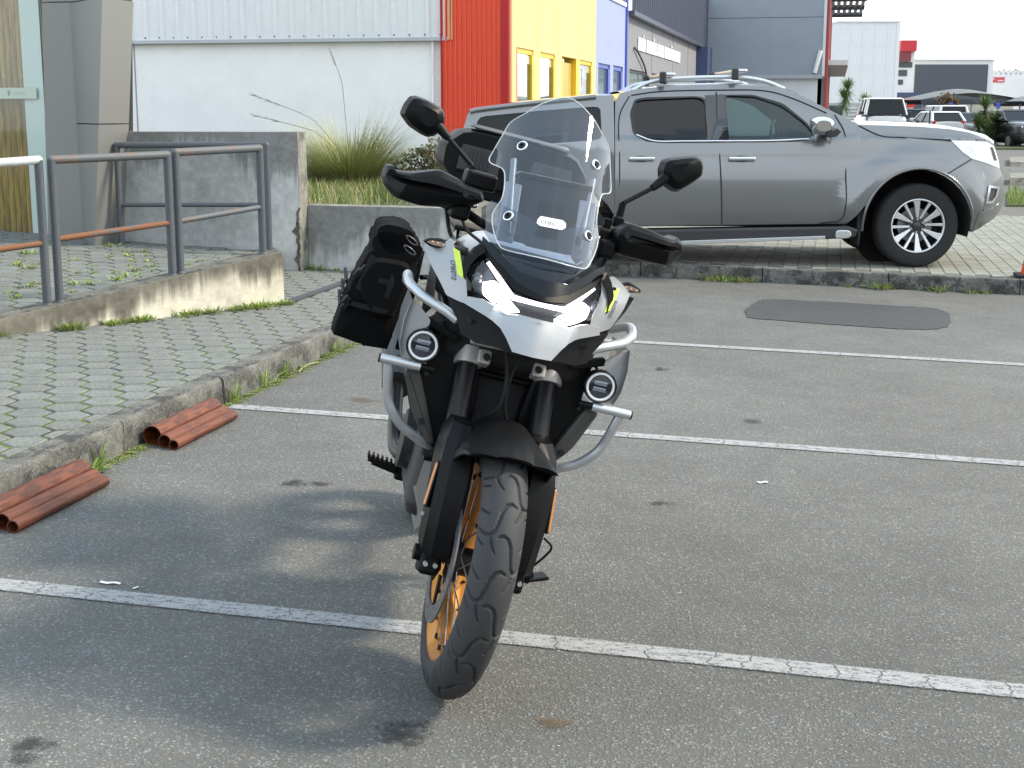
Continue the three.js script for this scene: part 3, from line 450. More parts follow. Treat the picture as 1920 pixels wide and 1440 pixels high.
  mesh('blades', arcs(3600, 0.95, 0.66, green, 0.85), mBlade, tus); mesh('dry_blades', arcs(520, 0.9, 0.84, straw, 0.75), mBlade, tus); mesh('dead_skirt', arcs(600, 0.8, 0.3, [[0.34, 0.27, 0.16], [0.27, 0.2, 0.12]], 0.8), mBlade, tus);
  const pl = []; for (const [u, v, u2, v2] of [[475, 178, 570, 215], [476, 216, 570, 240], [618, 92, 640, 150]]) { const a = onZ(u, v, -13.6), b = onZ(u2, v2, -13.6), o = V3(4.72, -0.66, 13.6); a.add(o); b.add(o); pl.push(tube([V3(0, 0.25, 0), b.clone().lerp(V3(0, 0.2, 0), 0.35).add(V3(0, 0.07, 0)), b, a], 0.004, 16, 5)); const dd = V3().subVectors(a, b); for (let k = 0; k < 40; k++) { const p = b.clone().addScaledVector(dd, rr(0.45, 1)); pl.push(rod(p, p.clone().addScaledVector(dd, 0.12).add(V3(rr(-0.02, 0.02), rr(-0.02, 0.02), rr(-0.02, 0.02))), 0.002, 0.0005, 4)); } }
  mesh('plume', pl, std(rgb(0.30, 0.27, 0.24), { roughness: 0.9 }), tus);
  // bramble beside it
  seed = 31; const br = thing('bramble_bush', 'low tangled bramble bush with grey green leaves beside the pampas grass', 'bush', [-3.75, 0.64, -13.8]);
  const lv = [], st = []; for (let k = 0; k < 34; k++) { const a = rnd() * 6.28, r = rr(0.15, 0.75), h = rr(0.12, 0.46) * (1 - 0.3 * r); const tip = V3(Math.cos(a) * r, h, Math.sin(a) * r * 0.6), midp = V3(tip.x * 0.5, h * 1.2, tip.z * 0.5); st.push(tube([V3(rr(-0.1, 0.1), 0, rr(-0.1, 0.1)), midp, tip], 0.004, 8, 4)); for (let i = 0; i < 34; i++) { const t = rr(0.2, 1), p = midp.clone().lerp(tip, t).add(V3(rr(-0.09, 0.09), rr(-0.08, 0.06), rr(-0.09, 0.09))); const g = leafGeo(rr(0.02, 0.035), rr(0.03, 0.05), 0.01), e = new THREE.Euler(rr(-1.4, 1.4), rnd() * 6.28, rr(-1.2, 1.2)); at(g, 0, 0, 0); g.applyMatrix4(new THREE.Matrix4().makeRotationFromEuler(e)); g.translate(p.x, p.y, p.z); const v = rr(0.6, 1.2), cc = rnd() < 0.25 ? [0.24, 0.18, 0.11] : [0.15, 0.18, 0.09]; g.setAttribute('color', new THREE.Float32BufferAttribute(new Float32Array(g.attributes.position.count * 3).map((_, q) => cc[q % 3] * v), 3)); lv.push(g); } }
  mesh('leaves', lv, mBlade, br); mesh('canes', st, std(rgb(0.2, 0.14, 0.1), { roughness: 0.9 }), br);
}
// ------------------------------------------------------------------ weeds
const mWeed = phys(rgb(1, 1, 1), { vertexColors: true, roughness: 0.7, transmission: 0.25, thickness: 0 });
function weedGeo(n, r, h, cols, upright) { const gs = []; for (let k = 0; k < n; k++) { const a = rnd() * 6.283, d = r * Math.sqrt(rnd()), g = leafGeo(rr(0.006, 0.014) * (upright ? 0.6 : 1), h * rr(0.5, 1.3), h * rr(0.1, 0.6)); g.applyMatrix4(new THREE.Matrix4().makeRotationFromEuler(new THREE.Euler(rr(0.1, upright ? 0.7 : 1.25), 0, rr(-0.3, 0.3)))); g.rotateY(a); g.translate(Math.sin(a) * d, rr(0, 0.25) * h, Math.cos(a) * d); const c = cols[Math.floor(rnd() * cols.length)], v = rr(0.7, 1.25); g.setAttribute('color', new THREE.Float32BufferAttribute(new Float32Array(g.attributes.position.count * 3).map((_, q) => c[q % 3] * v), 3)); gs.push(g); } return merge(gs); }
const weedCols = [[0.27, 0.38, 0.06], [0.20, 0.31, 0.05], [0.34, 0.42, 0.10]], darkWeed = [[0.20, 0.30, 0.06], [0.24, 0.32, 0.09], [0.27, 0.25, 0.10]];
{
  seed = 5151;
  const A = [weedGeo(60, 0.06, 0.05, weedCols), weedGeo(46, 0.045, 0.04, weedCols), weedGeo(70, 0.075, 0.045, darkWeed)], U = [weedGeo(26, 0.02, 0.13, weedCols, true), weedGeo(30, 0.03, 0.10, weedCols, true)], F = [weedGeo(30, 0.05, 0.022, darkWeed), weedGeo(24, 0.04, 0.028, weedCols)];
  const put = (set, p, s, label, group) => { const m = mesh('weed_tuft', set[Math.floor(rnd() * set.length)], mWeed); m.position.copy(p); m.rotation.y = rnd() * 6.28; m.scale.setScalar(s); tag(m, label, 'weed', group); return m; };
  // along the foot of the ramp wall
  for (let k = 0; k < 34; k++) { const t = rr(-0.15, 2.0); if (t < 0.35 && rnd() < 0.5) continue; const p = RA.clone().addScaledVector(RD, t).addScaledVector(RN, rr(0.01, 0.05)); p.y = groundY(p.x) + KERB_H; put(A, p, rr(0.55, 1.05), 'green weed tuft growing along the foot of the ramp wall', 'weeds at the ramp wall'); }
  // in the joints of the deck
  for (const [u, v, s] of [[215, 462, 1.1], [55, 475, 1.3], [35, 497, 1.2], [52, 537, 1], [28, 558, 1.2], [148, 533, 1.2], [178, 532, 1], [135, 548, .7], [143, 512, .7], [176, 512, .8], [176, 500, .7], [142, 487, .7], [208, 482, .8], [240, 472, .9], [242, 480, .9], [245, 490, .9], [270, 472, .9], [273, 480, .8], [278, 490, .8], [282, 500, 1.1], [252, 507, 1.2], [222, 525, 1.3], [245, 518, 1.2], [215, 512, .8], [350, 497, .8], [378, 489, .6], [100, 465, 1], [190, 465, .7], [285, 508, .8], [20, 549, .8], [70, 530, .8], [240, 498, .7], [55, 503, 1], [70, 495, .7]]) { let d = rayOf(u, v), t = 5; for (let i = 0; i < 30; i++) { const p = d.clone().multiplyScalar(t).add(camera.position); t += (p.y - deckY(p.x, p.z)) / -d.y * 0.8; } const p = d.multiplyScalar(t).add(camera.position); p.y -= 0.004; put(F, p, s * rr(0.9, 1.2), 'flat green weed growing in a joint of the ramp paving', 'weeds in the ramp paving'); }
  // along the near kerb
  for (const [u, v, s, up] of [[415, 752, 1.0, 1], [465, 722, 1.0, 1], [505, 705, .9, 1], [622, 660, .9, 1], [600, 668, .6, 0], [545, 690, .5, 0], [118, 880, 1, 0], [8, 895, .6, 0], [100, 868, .7, 1]]) { const p = onGround(u, v); p.x = Math.max(p.x, -2.755); put(up ? U : A, p, s, 'bright green weed tuft at the foot of the kerb beside the pavement', 'weeds along the near kerb'); }
  // along the far kerb
  for (const [u, v, s] of [[1335, 522, 1.4], [1355, 524, 1.5], [1375, 524, 1.3], [1400, 526, 1.4], [1648, 537, 1.5], [1755, 545, 1.3], [1660, 539, 1.0], [1820, 550, 1.0], [1850, 551, .8], [1590, 534, .6]]) { const p = onGround(u, v); p.z = -11.965; p.y = groundY(p.x); put(A, p, s, 'green weed tuft at the foot of the kerb below the pickup', 'weeds along the far kerb'); }
  for (const [u, v, s] of [[575, 500, 1], [590, 498, 1.1], [560, 502, .8], [610, 497, .6], [630, 494, .5]]) { const p = onZ(u, v, -10.33); p.y = 0.215; put(A, p, s, 'green weed tuft at the foot of the low stained wall', 'weeds at the low wall'); }
  // moss beads in the gutter
  const im = new THREE.InstancedMesh(weedGeo(16, 0.02, 0.012, weedCols.concat(darkWeed)), mWeed, 620), m = new THREE.Matrix4(); for (let k = 0; k < 620; k++) { const z = rr(-3.8, -8.2), x = -2.752 + Math.abs(rr(-1, 1) * rr(0, 1)) * 0.06; m.makeScale(rr(0.5, 1.1), rr(0.4, 1), rr(0.5, 1.1)); m.setPosition(x, groundY(x), z - (N512[Math.floor(k * 411) % 262144]) * 0.3); im.setMatrixAt(k, m); } im.name = 'gutter_moss'; tag(im, 'yellow green moss in the gutter below the near kerb', 'moss', null, 'stuff'); scene.add(im);
}

// ------------------------------------------------------------------ row of warehouses
const ZW = -19, XF = -4.27;
function ribbed(w, h, pitch, depth, flat = 0.5) { // upright trapezoid sheet, ribs upright, width along x, facing +z
  const pts = [], n = Math.round(w / pitch); for (let i = 0; i < n; i++) { const x = i * w / n, p = w / n, s = p * 0.1; pts.push([x, 0], [x + p * flat, 0], [x + p * flat + s, depth], [x + p - s, depth]); } pts.push([w, 0]);
  const pos = [], idx = []; pts.forEach(([x, z]) => pos.push(x, 0, z, x, h, z)); for (let i = 0; i < pts.length - 1; i++) { const a = i * 2; idx.push(a, a + 2, a + 1, a + 2, a + 3, a + 1); }
  const g = new THREE.BufferGeometry(); g.setAttribute('position', new THREE.Float32BufferAttribute(pos, 3)); g.setIndex(idx); const q = g.toNonIndexed(); q.computeVertexNormals(); return triUV(q);
}
const plasterMap = texFrom(512, 512, (x, y, i) => { const v = 0.965 + 0.03 * (N512[i] - 0.5) + 0.03 * (NF[i] - 0.5) + 0.035 * (NC[i] - 0.5); return [v, v, v]; }, true, 0.6);
const sheetMetal = (c, o = {}) => std(c, { roughness: 0.45, metalness: 0.1, map: plasterMap, ...o });
{
  const t = thing('warehouse', 'white warehouse with corrugated upper cladding above a smooth plastered wall', 'building', [-11, 0.5, ZW]);
  const wallM = std(rgb(0.95, 0.95, 0.94), { map: plasterMap, roughness: 0.85 }), clad = sheetMetal(rgb(0.82, 0.83, 0.83));
  mesh('plaster_wall', span(0, 5.77, 0, 1.93, -0.3, -0.06), wallM, t);
  mesh('wall_joint', span(1.17, 1.185, 0, 1.9, -0.062, -0.052), std(rgb(0.3, 0.3, 0.3), { roughness: 0.9 }), t);
  for (let i = 0; i < 6; i++) { const w = 5.85 / 6, g = ribbed(w, 2.4, 0.2167, 0.035, 0.62); g.translate(i * w, 1.9, 0.0); mesh('corrugated_panel', g, clad, t); }
  mesh('drip_flashing', span(0, 5.85, 1.86, 1.905, -0.05, 0.05), sheetMetal(rgb(0.5, 0.53, 0.56)), t);
  for (let i = 0; i < 27; i++) { const s = new THREE.SphereGeometry(0.012, 6, 5); s.translate(0.11 + i * 0.2167, 1.94, 0.045); mesh('screw', s, std(rgb(0.1, 0.1, 0.1)), t); }
  mesh('corner_trim', span(5.85, 5.92, 1.87, 4.3, -0.1, 0.06), sheetMetal(rgb(0.82, 0.36, 0.2)), t, 'orange red corner trim of the corrugated cladding');
  mesh('drainpipe', rod(V3(5.62, 0, -0.02), V3(5.62, 1.86, -0.02), 0.02, 0.02, 10), wallM, t);
  mesh('roof', span(0, 6.7, 4.3, 4.4, -9, 0.05), clad, t); mesh('end_wall', span(-0.1, 0, 0, 4.3, -9, 0), wallM, t);
}
{
  const t = thing('red_shopfront', 'bright red ribbed metal wall between the white warehouse and the yellow front', 'building', [-5.23, 0.4, ZW + 0.03]);
  const red = sheetMetal(rgb(0.90, 0.115, 0.055), { roughness: 0.45 });
  for (let i = 0; i < 4; i++) { const g = ribbed(0.205, 4.4, 0.068, 0.03, 0.6); g.translate(i * 0.205, 0, 0); mesh('ribbed_panel', g, red, t); }
  mesh('corner_post', span(0.82, 0.925, 0, 4.4, -0.35, 0.045), sheetMetal(rgb(0.50, 0.015, 0.018), { roughness: 0.35 }), t, 'dark red smooth corner post');
  mesh('edge_trim', span(0.925, 0.955, 0, 4.4, -0.4, 0.03), sheetMetal(rgb(0.75, 0.22, 0.12)), t); mesh('edge_trim', span(-0.02, 0.0, 0, 4.4, -0.06, 0.03), sheetMetal(rgb(0.45, 0.02, 0.02)), t);
  mesh('backing', span(0.0, 0.82, 0, 4.4, -0.2, -0.02), red, t);
}
// shop fronts along x = XF: helper in local coordinates with -z running away
function front(name, label, z0, z1, y1, mat, openings, x = XF, y0 = 0.0) {
  const t = thing(name, label, 'building', [x, y0, z0]);
  const L = z0 - z1, ops = openings.slice().sort((a, b) => a.a - b.a); let s = 0; const W = [];
  const bx = (a, b, ya, yb, xa = -0.25, xb = 0) => span(xa, xb, ya, yb, -b, -a);
  for (const o of ops) { if (o.a > s) W.push(bx(s, o.a, 0, y1)); W.push(bx(o.a, o.b, o.top, y1)); if (o.bot > 0) W.push(bx(o.a, o.b, 0, o.bot)); s = o.b; } if (s < L) W.push(bx(s, L, 0, y1));
  mesh('facade', W, mat, t); return t;
}
const mGlassFar = (k) => phys(rgb(0.10 * k, 0.13 * k, 0.13 * k), { roughness: 0.06, clearcoat: 1, clearcoatRoughness: 0.02, specularIntensity: 1 });
{
  const yel = std(rgb(0.82, 0.63, 0.24), { map: plasterMap, roughness: 0.7 }), yf = std(rgb(0.70, 0.44, 0.02), { roughness: 0.45 });
  const t = front('yellow_shopfront', 'yellow shop front with yellow window frames and printed glass', ZW - 0.02, -25.9, 4.8, yel, [{ a: 0.2, b: 1.4, top: 2.28, bot: 0.3 }, { a: 1.88, b: 3.02, top: 2.28, bot: 0.3 }, { a: 3.56, b: 5.1, top: 2.28, bot: 0 }, { a: 5.22, b: 6.5, top: 2.28, bot: 0.3 }]);
  for (const z of [1.6, 3.3, 5.15]) mesh('panel_seam', span(-0.002, 0.003, 2.3, 4.8, -z - 0.018, -z), std(rgb(0.45, 0.33, 0.08)), t);
  mesh('roof_gutter', span(0.0, 0.14, 4.7, 4.85, -6.8, 0), yf, t);
  const art = (kind) => canvasTex(256, 512, (c, w, h) => {
    c.fillStyle = '#39403a'; c.fillRect(0, 0, w, h); for (let i = 0; i < 26; i++) { c.fillStyle = `rgba(${60 + i * 3},${70 + i * 3},${62 + i * 3},.35)`; c.fillRect((i * 67) % w, h * 0.12 + (i * 37) % 260, 60 + i, 16); } c.fillStyle = '#cfd6d2'; c.fillRect(0, 0, w, h * 0.1);
    if (kind === 0) { c.fillStyle = '#d5423f'; c.beginPath(); c.moveTo(130, 190); c.quadraticCurveTo(190, 240, 175, 280); c.quadraticCurveTo(120, 250, 80, 330); c.quadraticCurveTo(60, 250, 130, 190); c.fill(); c.fillStyle = '#e8d13c'; c.beginPath(); c.moveTo(160, 270); c.quadraticCurveTo(200, 330, 150, 450); c.quadraticCurveTo(150, 360, 130, 310); c.fill(); c.fillStyle = '#4f6fc0'; c.beginPath(); c.moveTo(105, 330); c.quadraticCurveTo(150, 360, 125, 410); c.quadraticCurveTo(90, 380, 105, 330); c.fill(); }
    else { c.fillStyle = '#e6ecec'; c.beginPath(); c.moveTo(0, h); c.lineTo(0, 250); c.quadraticCurveTo(70, 170, 130, 250); c.lineTo(130, h); c.fill(); c.fillStyle = '#a9bfd0'; c.fillRect(10, 270, 100, 70); c.fillStyle = '#e6ecec'; c.fillRect(0, 0, 180, 150); c.fillStyle = '#555d57'; c.fillRect(30, 50, 20, 60); c.fillRect(70, 50, 16, 60); c.fillRect(20, 40, 80, 14); c.fillStyle = '#e6ecec'; c.fillRect(140, 350, 90, 22); c.fillRect(140, 400, 90, 22); c.fillRect(140, 450, 60, 16); }
  });
  const glass = (a, b, y0, y1, tx, name = 'window') => { const g = new THREE.PlaneGeometry(b - a, y1 - y0); g.rotateY(Math.PI / 2); g.translate(-0.04, (y0 + y1) / 2, -(a + b) / 2); const w = mesh(name, g, phys(rgb(1, 1, 1), { map: tx, roughness: 0.08, clearcoat: 1, clearcoatRoughness: 0.02 }), t); const f = 0.07; mesh('window_frame', [span(-0.06, -0.02, y1 - f, y1, -b, -a), span(-0.06, -0.02, y0, y0 + f, -b, -a), span(-0.06, -0.02, y0 + f, y1 - f, -a - f, -a), span(-0.08, -0.004, y0 + f, y1 - f, -b, -b + 0.1)], yf, w); return w; };
  glass(0.2, 1.4, 0.3, 2.28, art(0)); glass(1.88, 3.02, 0.3, 2.28, art(1)); glass(5.22, 6.5, 0.3, 2.28, art(2));
  const d = mesh('door', [span(-0.12, -0.08, 0, 2.2, -5.0, -3.6)], std(rgb(0.45, 0.33, 0.05), { roughness: 0.3 }), t); mesh('door_frame', [span(-0.08, -0.05, 1.35, 1.6, -5.1, -3.56), span(-0.08, -0.05, 0, 1.35, -3.85, -3.64), span(-0.08, -0.05, 1.6, 2.28, -3.95, -3.72), span(-0.2, -0.004, 0, 2.279, -5.1, -4.9)], std(rgb(0.80, 0.52, 0.03), { roughness: 0.4 }), d);
}
{
  const blue = std(rgb(0.30, 0.35, 0.60), { map: plasterMap, roughness: 0.65 }), bf = std(rgb(0.07, 0.11, 0.40), { roughness: 0.45 });
  const t = front('blue_shopfront', 'lavender blue shop front with dark blue window frames', -25.92, -29.75, 4.8, blue, [{ a: 0.28, b: 1.7, top: 2.29, bot: 0.3 }, { a: 2.1, b: 3.4, top: 2.3, bot: 0.3 }, { a: 0.9, b: 0.9001, top: 2, bot: 2 }].slice(0, 2));
  for (const [a, b] of [[0.28, 1.7], [2.1, 3.4]]) { const g = span(-0.07, -0.05, 0.3, 2.29, -b, -a), w = mesh('window', g, mGlassFar(1.6), t); mesh('window_frame', [span(-0.09, -0.03, 2.21, 2.288, -b, -a), span(-0.1, -0.004, 0.3, 2.21, -b, -b + 0.2), span(-0.09, -0.03, 0.3, 2.21, -a - 0.05, -a)], bf, w); }
  const u = mesh('upper_window', span(-0.05, 0.008, 3.58, 4.3, -3.55, -1.5), mGlassFar(0.6), t); mesh('window_frame', [span(-0.02, 0.03, 3.5, 3.58, -3.6, -1.45), span(-0.02, 0.03, 3.58, 4.3, -2.6, -2.54)], std(rgb(0.75, 0.77, 0.8)), u);
  mesh('edge_post', span(-0.1, 0.04, 0, 4.8, -3.83, -3.66), bf, t);
}
{
  const gr = std(rgb(0.22, 0.22, 0.235), { map: plasterMap, roughness: 0.7 }), dk = sheetMetal(rgb(0.075, 0.085, 0.12), { roughness: 0.4, metalness: 0.3 });
  const t = front('grey_shopfront', 'grey shop front with five white word signs below dark ribbed cladding', -29.77, -46.6, 3.42, gr, [{ a: 0.5, b: 3.4, top: 2.29, bot: 0.3 }, { a: 4.3, b: 7.6, top: 2.3, bot: 0.3 }]);
  for (const z of [4.2, 8.6, 12.6]) mesh('panel_seam', span(0, 0.004, 0, 3.42, -z - 0.03, -z), std(rgb(0.06, 0.06, 0.07)), t);
  for (const [a, b] of [[0.5, 3.4], [4.3, 7.6]]) { const w = mesh('window', span(-0.08, -0.05, 0.3, 2.295, -b, -a), phys(rgb(0.28, 0.36, 0.34), { roughness: 0.08, clearcoat: 1 }), t); mesh('window_frame', [span(-0.09, -0.03, 2.23, 2.3, -b, -a), span(-0.1, -0.01, 0.3, 2.23, -b, -b + 0.2)], std(rgb(0.05, 0.05, 0.06)), w); }
  for (let i = 0; i < 6; i++) { const g = ribbed(2.83, 1.5, 0.35, 0.05, 0.7); g.rotateY(Math.PI / 2); g.translate(0.1, 3.45, -i * 2.83); mesh('ribbed_panel', g, dk, t); }
  mesh('cladding_edge', [span(-0.1, 0.16, 3.36, 3.45, -17.0, 0), span(-0.3, 0.16, 3.36, 4.95, -17.4, -17.0)], dk, t); mesh('end_post', span(-0.2, 0.35, 0, 3.36, -16.8, -15.2), sheetMetal(rgb(0.05, 0.07, 0.16)), t, 'dark blue end post');
  // lettering: five words, too small to read in the photograph
  const wx = [[1195, 1208.2, 3], [1210.5, 1229.5, 5], [1231.2, 1243.5, 3], [1245, 1262.8, 5], [1264, 1274, 3]]; const wm = std(rgb(0.85, 0.85, 0.85), { roughness: 0.5 });
  for (const [ua, ub, n] of wx) { const za = onX(ua, 80, XF).z + 29.77, zb = onX(ub, 90, XF).z + 29.77, gs = []; for (let k = 0; k < n; k++) { const a = lerp(za, zb, k / n), b = lerp(za, zb, (k + 0.9) / n); gs.push(span(0.01, 0.03, 2.72, 3.0, b, lerp(a, b, 0.34)), span(0.01, 0.03, 2.72, 2.8, lerp(a, b, 0.34), a), span(0.01, 0.03, 2.9, 3.0, lerp(a, b, 0.34), a), span(0.01, 0.03, 2.8, 2.9, lerp(a, b, 0.2), a)); } if (n === 5 || ua === 1195) gs.push(span(0.01, 0.03, 3.03, 3.09, lerp(za, zb, 0.75), lerp(za, zb, 0.68))); mesh('sign_word', gs, wm, t); }
  mesh('cable', tube([V3(0.03, 2.75, -1.0), V3(0.06, 2.6, -1.7), V3(0.05, 2.3, -2.8), V3(0.04, 1.9, -3.1)], 0.02, 12, 5), std(rgb(0.03, 0.03, 0.03)), t);
}
{
  const t = thing('grey_warehouse', 'light blue grey panelled warehouse with red columns and a louvred sunshade', 'building', [-4.2, 0, -47]);
  const pan = sheetMetal(rgb(0.26, 0.295, 0.34), { roughness: 0.5 }), wh = std(rgb(0.62, 0.64, 0.66), { map: plasterMap, roughness: 0.7 }), red = sheetMetal(rgb(0.36, 0.05, 0.05));
  mesh('panel_wall', span(0, 3.72, 2.55, 4.32, -22, 0), pan, t); mesh('panel_wall', span(0, 3.72, 4.335, 7, -22, 0), pan, t);
  mesh('plinth_wall', span(0, 3.6, 0, 2.43, -22, -0.15), wh, t); mesh('drip_edge', span(0, 3.74, 2.43, 2.55, -22, 0.04), sheetMetal(rgb(0.35, 0.38, 0.4)), t); mesh('edge_trim', span(3.72, 3.8, 2.5, 7, -0.3, 0.03), wh, t);
  mesh('downpipe', [rod(V3(3.66, 3.3, 0.06), V3(3.5, 2.6, 0.06), 0.07, 0.07, 8)], std(rgb(0.7, 0.7, 0.7)), t);
  for (let i = 0; i < 5; i++) mesh('red_column', span(3.8, 3.9, 0.0, 5.4, -1.6 - i * 4.2, -0.5 - i * 4.2), red, t);
  mesh('shop_window', [span(3.72, 3.8, 0, 5, -21, -0.4)], mGlassFar(1), t);
  const can = mesh('entrance_canopy', [span(3.8, 4.5, 2.86, 3.02, -17, -0.6)], std(rgb(0.5, 0.5, 0.49), { roughness: 0.6 }), t); mesh('canopy_edge', span(4.5, 4.53, 2.84, 3.04, -17, -0.6), wh, can);
  const lou = new THREE.Group(); lou.name = 'sunshade'; t.add(lou); for (const z of [0, 4.8, 9.6, 14.4, 19.2]) mesh('sunshade_beam', span(3.8, 5.2, 5.55, 5.75, -1.2 - z, -0.9 - z), std(rgb(0.05, 0.05, 0.055), { roughness: 0.5 }), lou);
  for (let i = 0; i < 6; i++) { const g = box(0.15, 0.03, 19.4, 0, 0, 0); at(g, 3.92 + i * 0.235, 5.66, -10.6, 0, 0, 0.5); mesh('louvre', g, std(rgb(0.16, 0.16, 0.16), { roughness: 0.5 }), lou); }
}
// ------------------------------------------------------------------ far buildings: boxes facing the camera's side of the street
function farBox(name, label, u0, u1, vTop, dep, depthM, mat, yBase = -0.2, group) {
  const a = atDepth(u0, vTop, dep), b = atDepth(u1, vTop, dep), w = a.distanceTo(b), top = (a.y + b.y) / 2 - yBase, mid = a.clone().lerp(b, 0.5);
  const t = thing(name, label, 'building', [mid.x, yBase, mid.z], YAW, group); mesh('wall', span(-w / 2, w / 2, 0, top, -depthM, 0), mat, t); t.userData.size = undefined; delete t.userData.size; return { t, w, h: top, k: dep / FPX };
}
const farWhite = std(rgb(0.80, 0.80, 0.79), { map: plasterMap, roughness: 0.7 });
{
  const { t, w, h } = farBox('white_warehouse', 'tall plain white ribbed warehouse gable behind the yuccas', 1572, 1688, 42, 110, 20, farWhite);
  for (let i = 0; i < 5; i++) { const g = ribbed(w / 5 - 0.01, h - 0.05, 0.22, 0.02, 0.7); g.translate(-w / 2 + i * w / 5, 0, 0.01); mesh('ribbed_panel', g, farWhite, t); }
  mesh('parapet', span(-w / 2 - 0.05, w / 2 + 0.05, h, h + 0.12, -20, 0.1), farWhite, t); mesh('corner_trim', span(w / 2 - 0.25, w / 2 + 0.02, 0, h, -0.2, 0.06), std(rgb(0.76, 0.76, 0.75)), t);
}
{
  const { t, w, h } = farBox('red_trimmed_building', 'white building with a red fascia and dark letters beyond the white gable', 1680, 1716, 92, 118, 10, farWhite);
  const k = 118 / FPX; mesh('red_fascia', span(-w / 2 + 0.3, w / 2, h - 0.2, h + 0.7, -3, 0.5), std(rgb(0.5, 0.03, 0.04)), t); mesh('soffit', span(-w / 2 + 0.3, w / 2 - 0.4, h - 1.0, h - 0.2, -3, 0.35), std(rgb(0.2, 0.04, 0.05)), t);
  mesh('dark_lettering', [span(-w / 2 + 0.3, w / 2 - 0.2, h - 1.5, h - 1.05, 0, 0.1), span(-w / 2 + 0.3, w / 2 - 0.6, h - 2.2, h - 1.7, 0, 0.1), span(-w / 2 + 0.3, w / 2 - 0.9, h - 2.9, h - 2.5, 0, 0.1)], std(rgb(0.07, 0.08, 0.09)), t);
  const aw = mesh('red_awning', [span(-w / 2, w / 2, 1.9, 2.5, 0, 0.8)], std(rgb(0.55, 0.03, 0.03)), t); mesh('dark_awning', [span(-w / 2, w / 2 + 0.8, 2.75, 3.1, 0, 0.9)], std(rgb(0.05, 0.07, 0.14)), aw);
}
{
  const { t, w, h } = farBox('big_box_store', 'large white building with a dark grey front panel', 1712, 1864, 113, 120, 25, farWhite);
  mesh('dark_panel', span(-w / 2 + 0.2, w / 2 - 0.5, 0.6, h - 0.35, 0, 0.12), std(rgb(0.075, 0.085, 0.105), { map: plasterMap, roughness: 0.5 }), t); mesh('roof_trim', span(-w / 2, w / 2, h, h + 0.1, -25, 0.2), farWhite, t);
}
{
  const { t, w, h } = farBox('long_white_building', 'long white building with a red sign strip and small windows', 1850, 1935, 136, 125, 20, farWhite);
  mesh('sign_strip', span(-w / 2 + 0.1, -w / 2 + 1.6, h - 0.85, h - 0.4, 0, 0.08), std(rgb(0.55, 0.08, 0.1)), t); mesh('sign_lettering', [span(-w / 2 + 0.2, -w / 2 + 0.7, h - 0.6, h - 0.5, 0.08, 0.1), span(-w / 2 + 1.0, -w / 2 + 1.5, h - 0.75, h - 0.65, 0.08, 0.1)], std(rgb(0.7, 0.6, 0.6)), t);
  for (let r = 0; r < 2; r++) for (let i = 0; i < 3; i++) mesh('window', span(-w / 2 + 0.2 + i * 0.42, -w / 2 + 0.55 + i * 0.42, 1.95 + r * 0.32, 2.2 + r * 0.32, 0, 0.05), mGlassFar(0.8), t);
  for (let i = 0; i < 9; i++) { const g = new THREE.CylinderGeometry(0.22, 0.22, 3, 8, 1, false, 0, Math.PI); g.rotateX(Math.PI / 2); g.rotateZ(Math.PI / 2 * 0); g.translate(-w / 2 + 0.3 + i * 0.44, h, -1.5); mesh('roof_vault', g, farWhite, t); }
}
// boundary wall behind the parked cars, with a dark gate and louvre
{
  const a = atDepth(1552, 192, 84), b = atDepth(1700, 190, 84), w = a.distanceTo(b), mid = a.clone().lerp(b, 0.5), t = thing('boundary_wall', 'grey rendered boundary wall with dark opening and white louvre below the yuccas', 'wall', [mid.x, -0.18, mid.z], YAW);
  mesh('wall', span(-w / 2, w / 2, 0, 2.05, -0.3, 0), std(rgb(0.45, 0.45, 0.44), { map: plasterMap, roughness: 0.9 }), t); mesh('dark_opening', span(-w / 2 + 0.1, -w / 2 + 0.9, 0.9, 1.9, 0, 0.02), std(rgb(0.04, 0.05, 0.06)), t);
  for (let i = 0; i < 5; i++) mesh('louvre_slat', span(-w / 2 + 1.2, -w / 2 + 1.75, 0.9 + i * 0.2, 1.0 + i * 0.2, 0, 0.05), std(rgb(0.6, 0.62, 0.62)), t);
}
{ // pale wall behind the parked cars on the other side
  const a = atDepth(1780, 196, 96), b = atDepth(1900, 196, 96), w = a.distanceTo(b), mid = a.clone().lerp(b, 0.5), t = thing('garden_wall', 'sand coloured wall below the grey shade sail', 'wall', [mid.x, -0.2, mid.z], YAW);
  mesh('wall', span(-w / 2, w / 2, 0, 2.15, -0.3, 0), std(rgb(0.52, 0.47, 0.38), { map: plasterMap, roughness: 0.9 }), t);
}
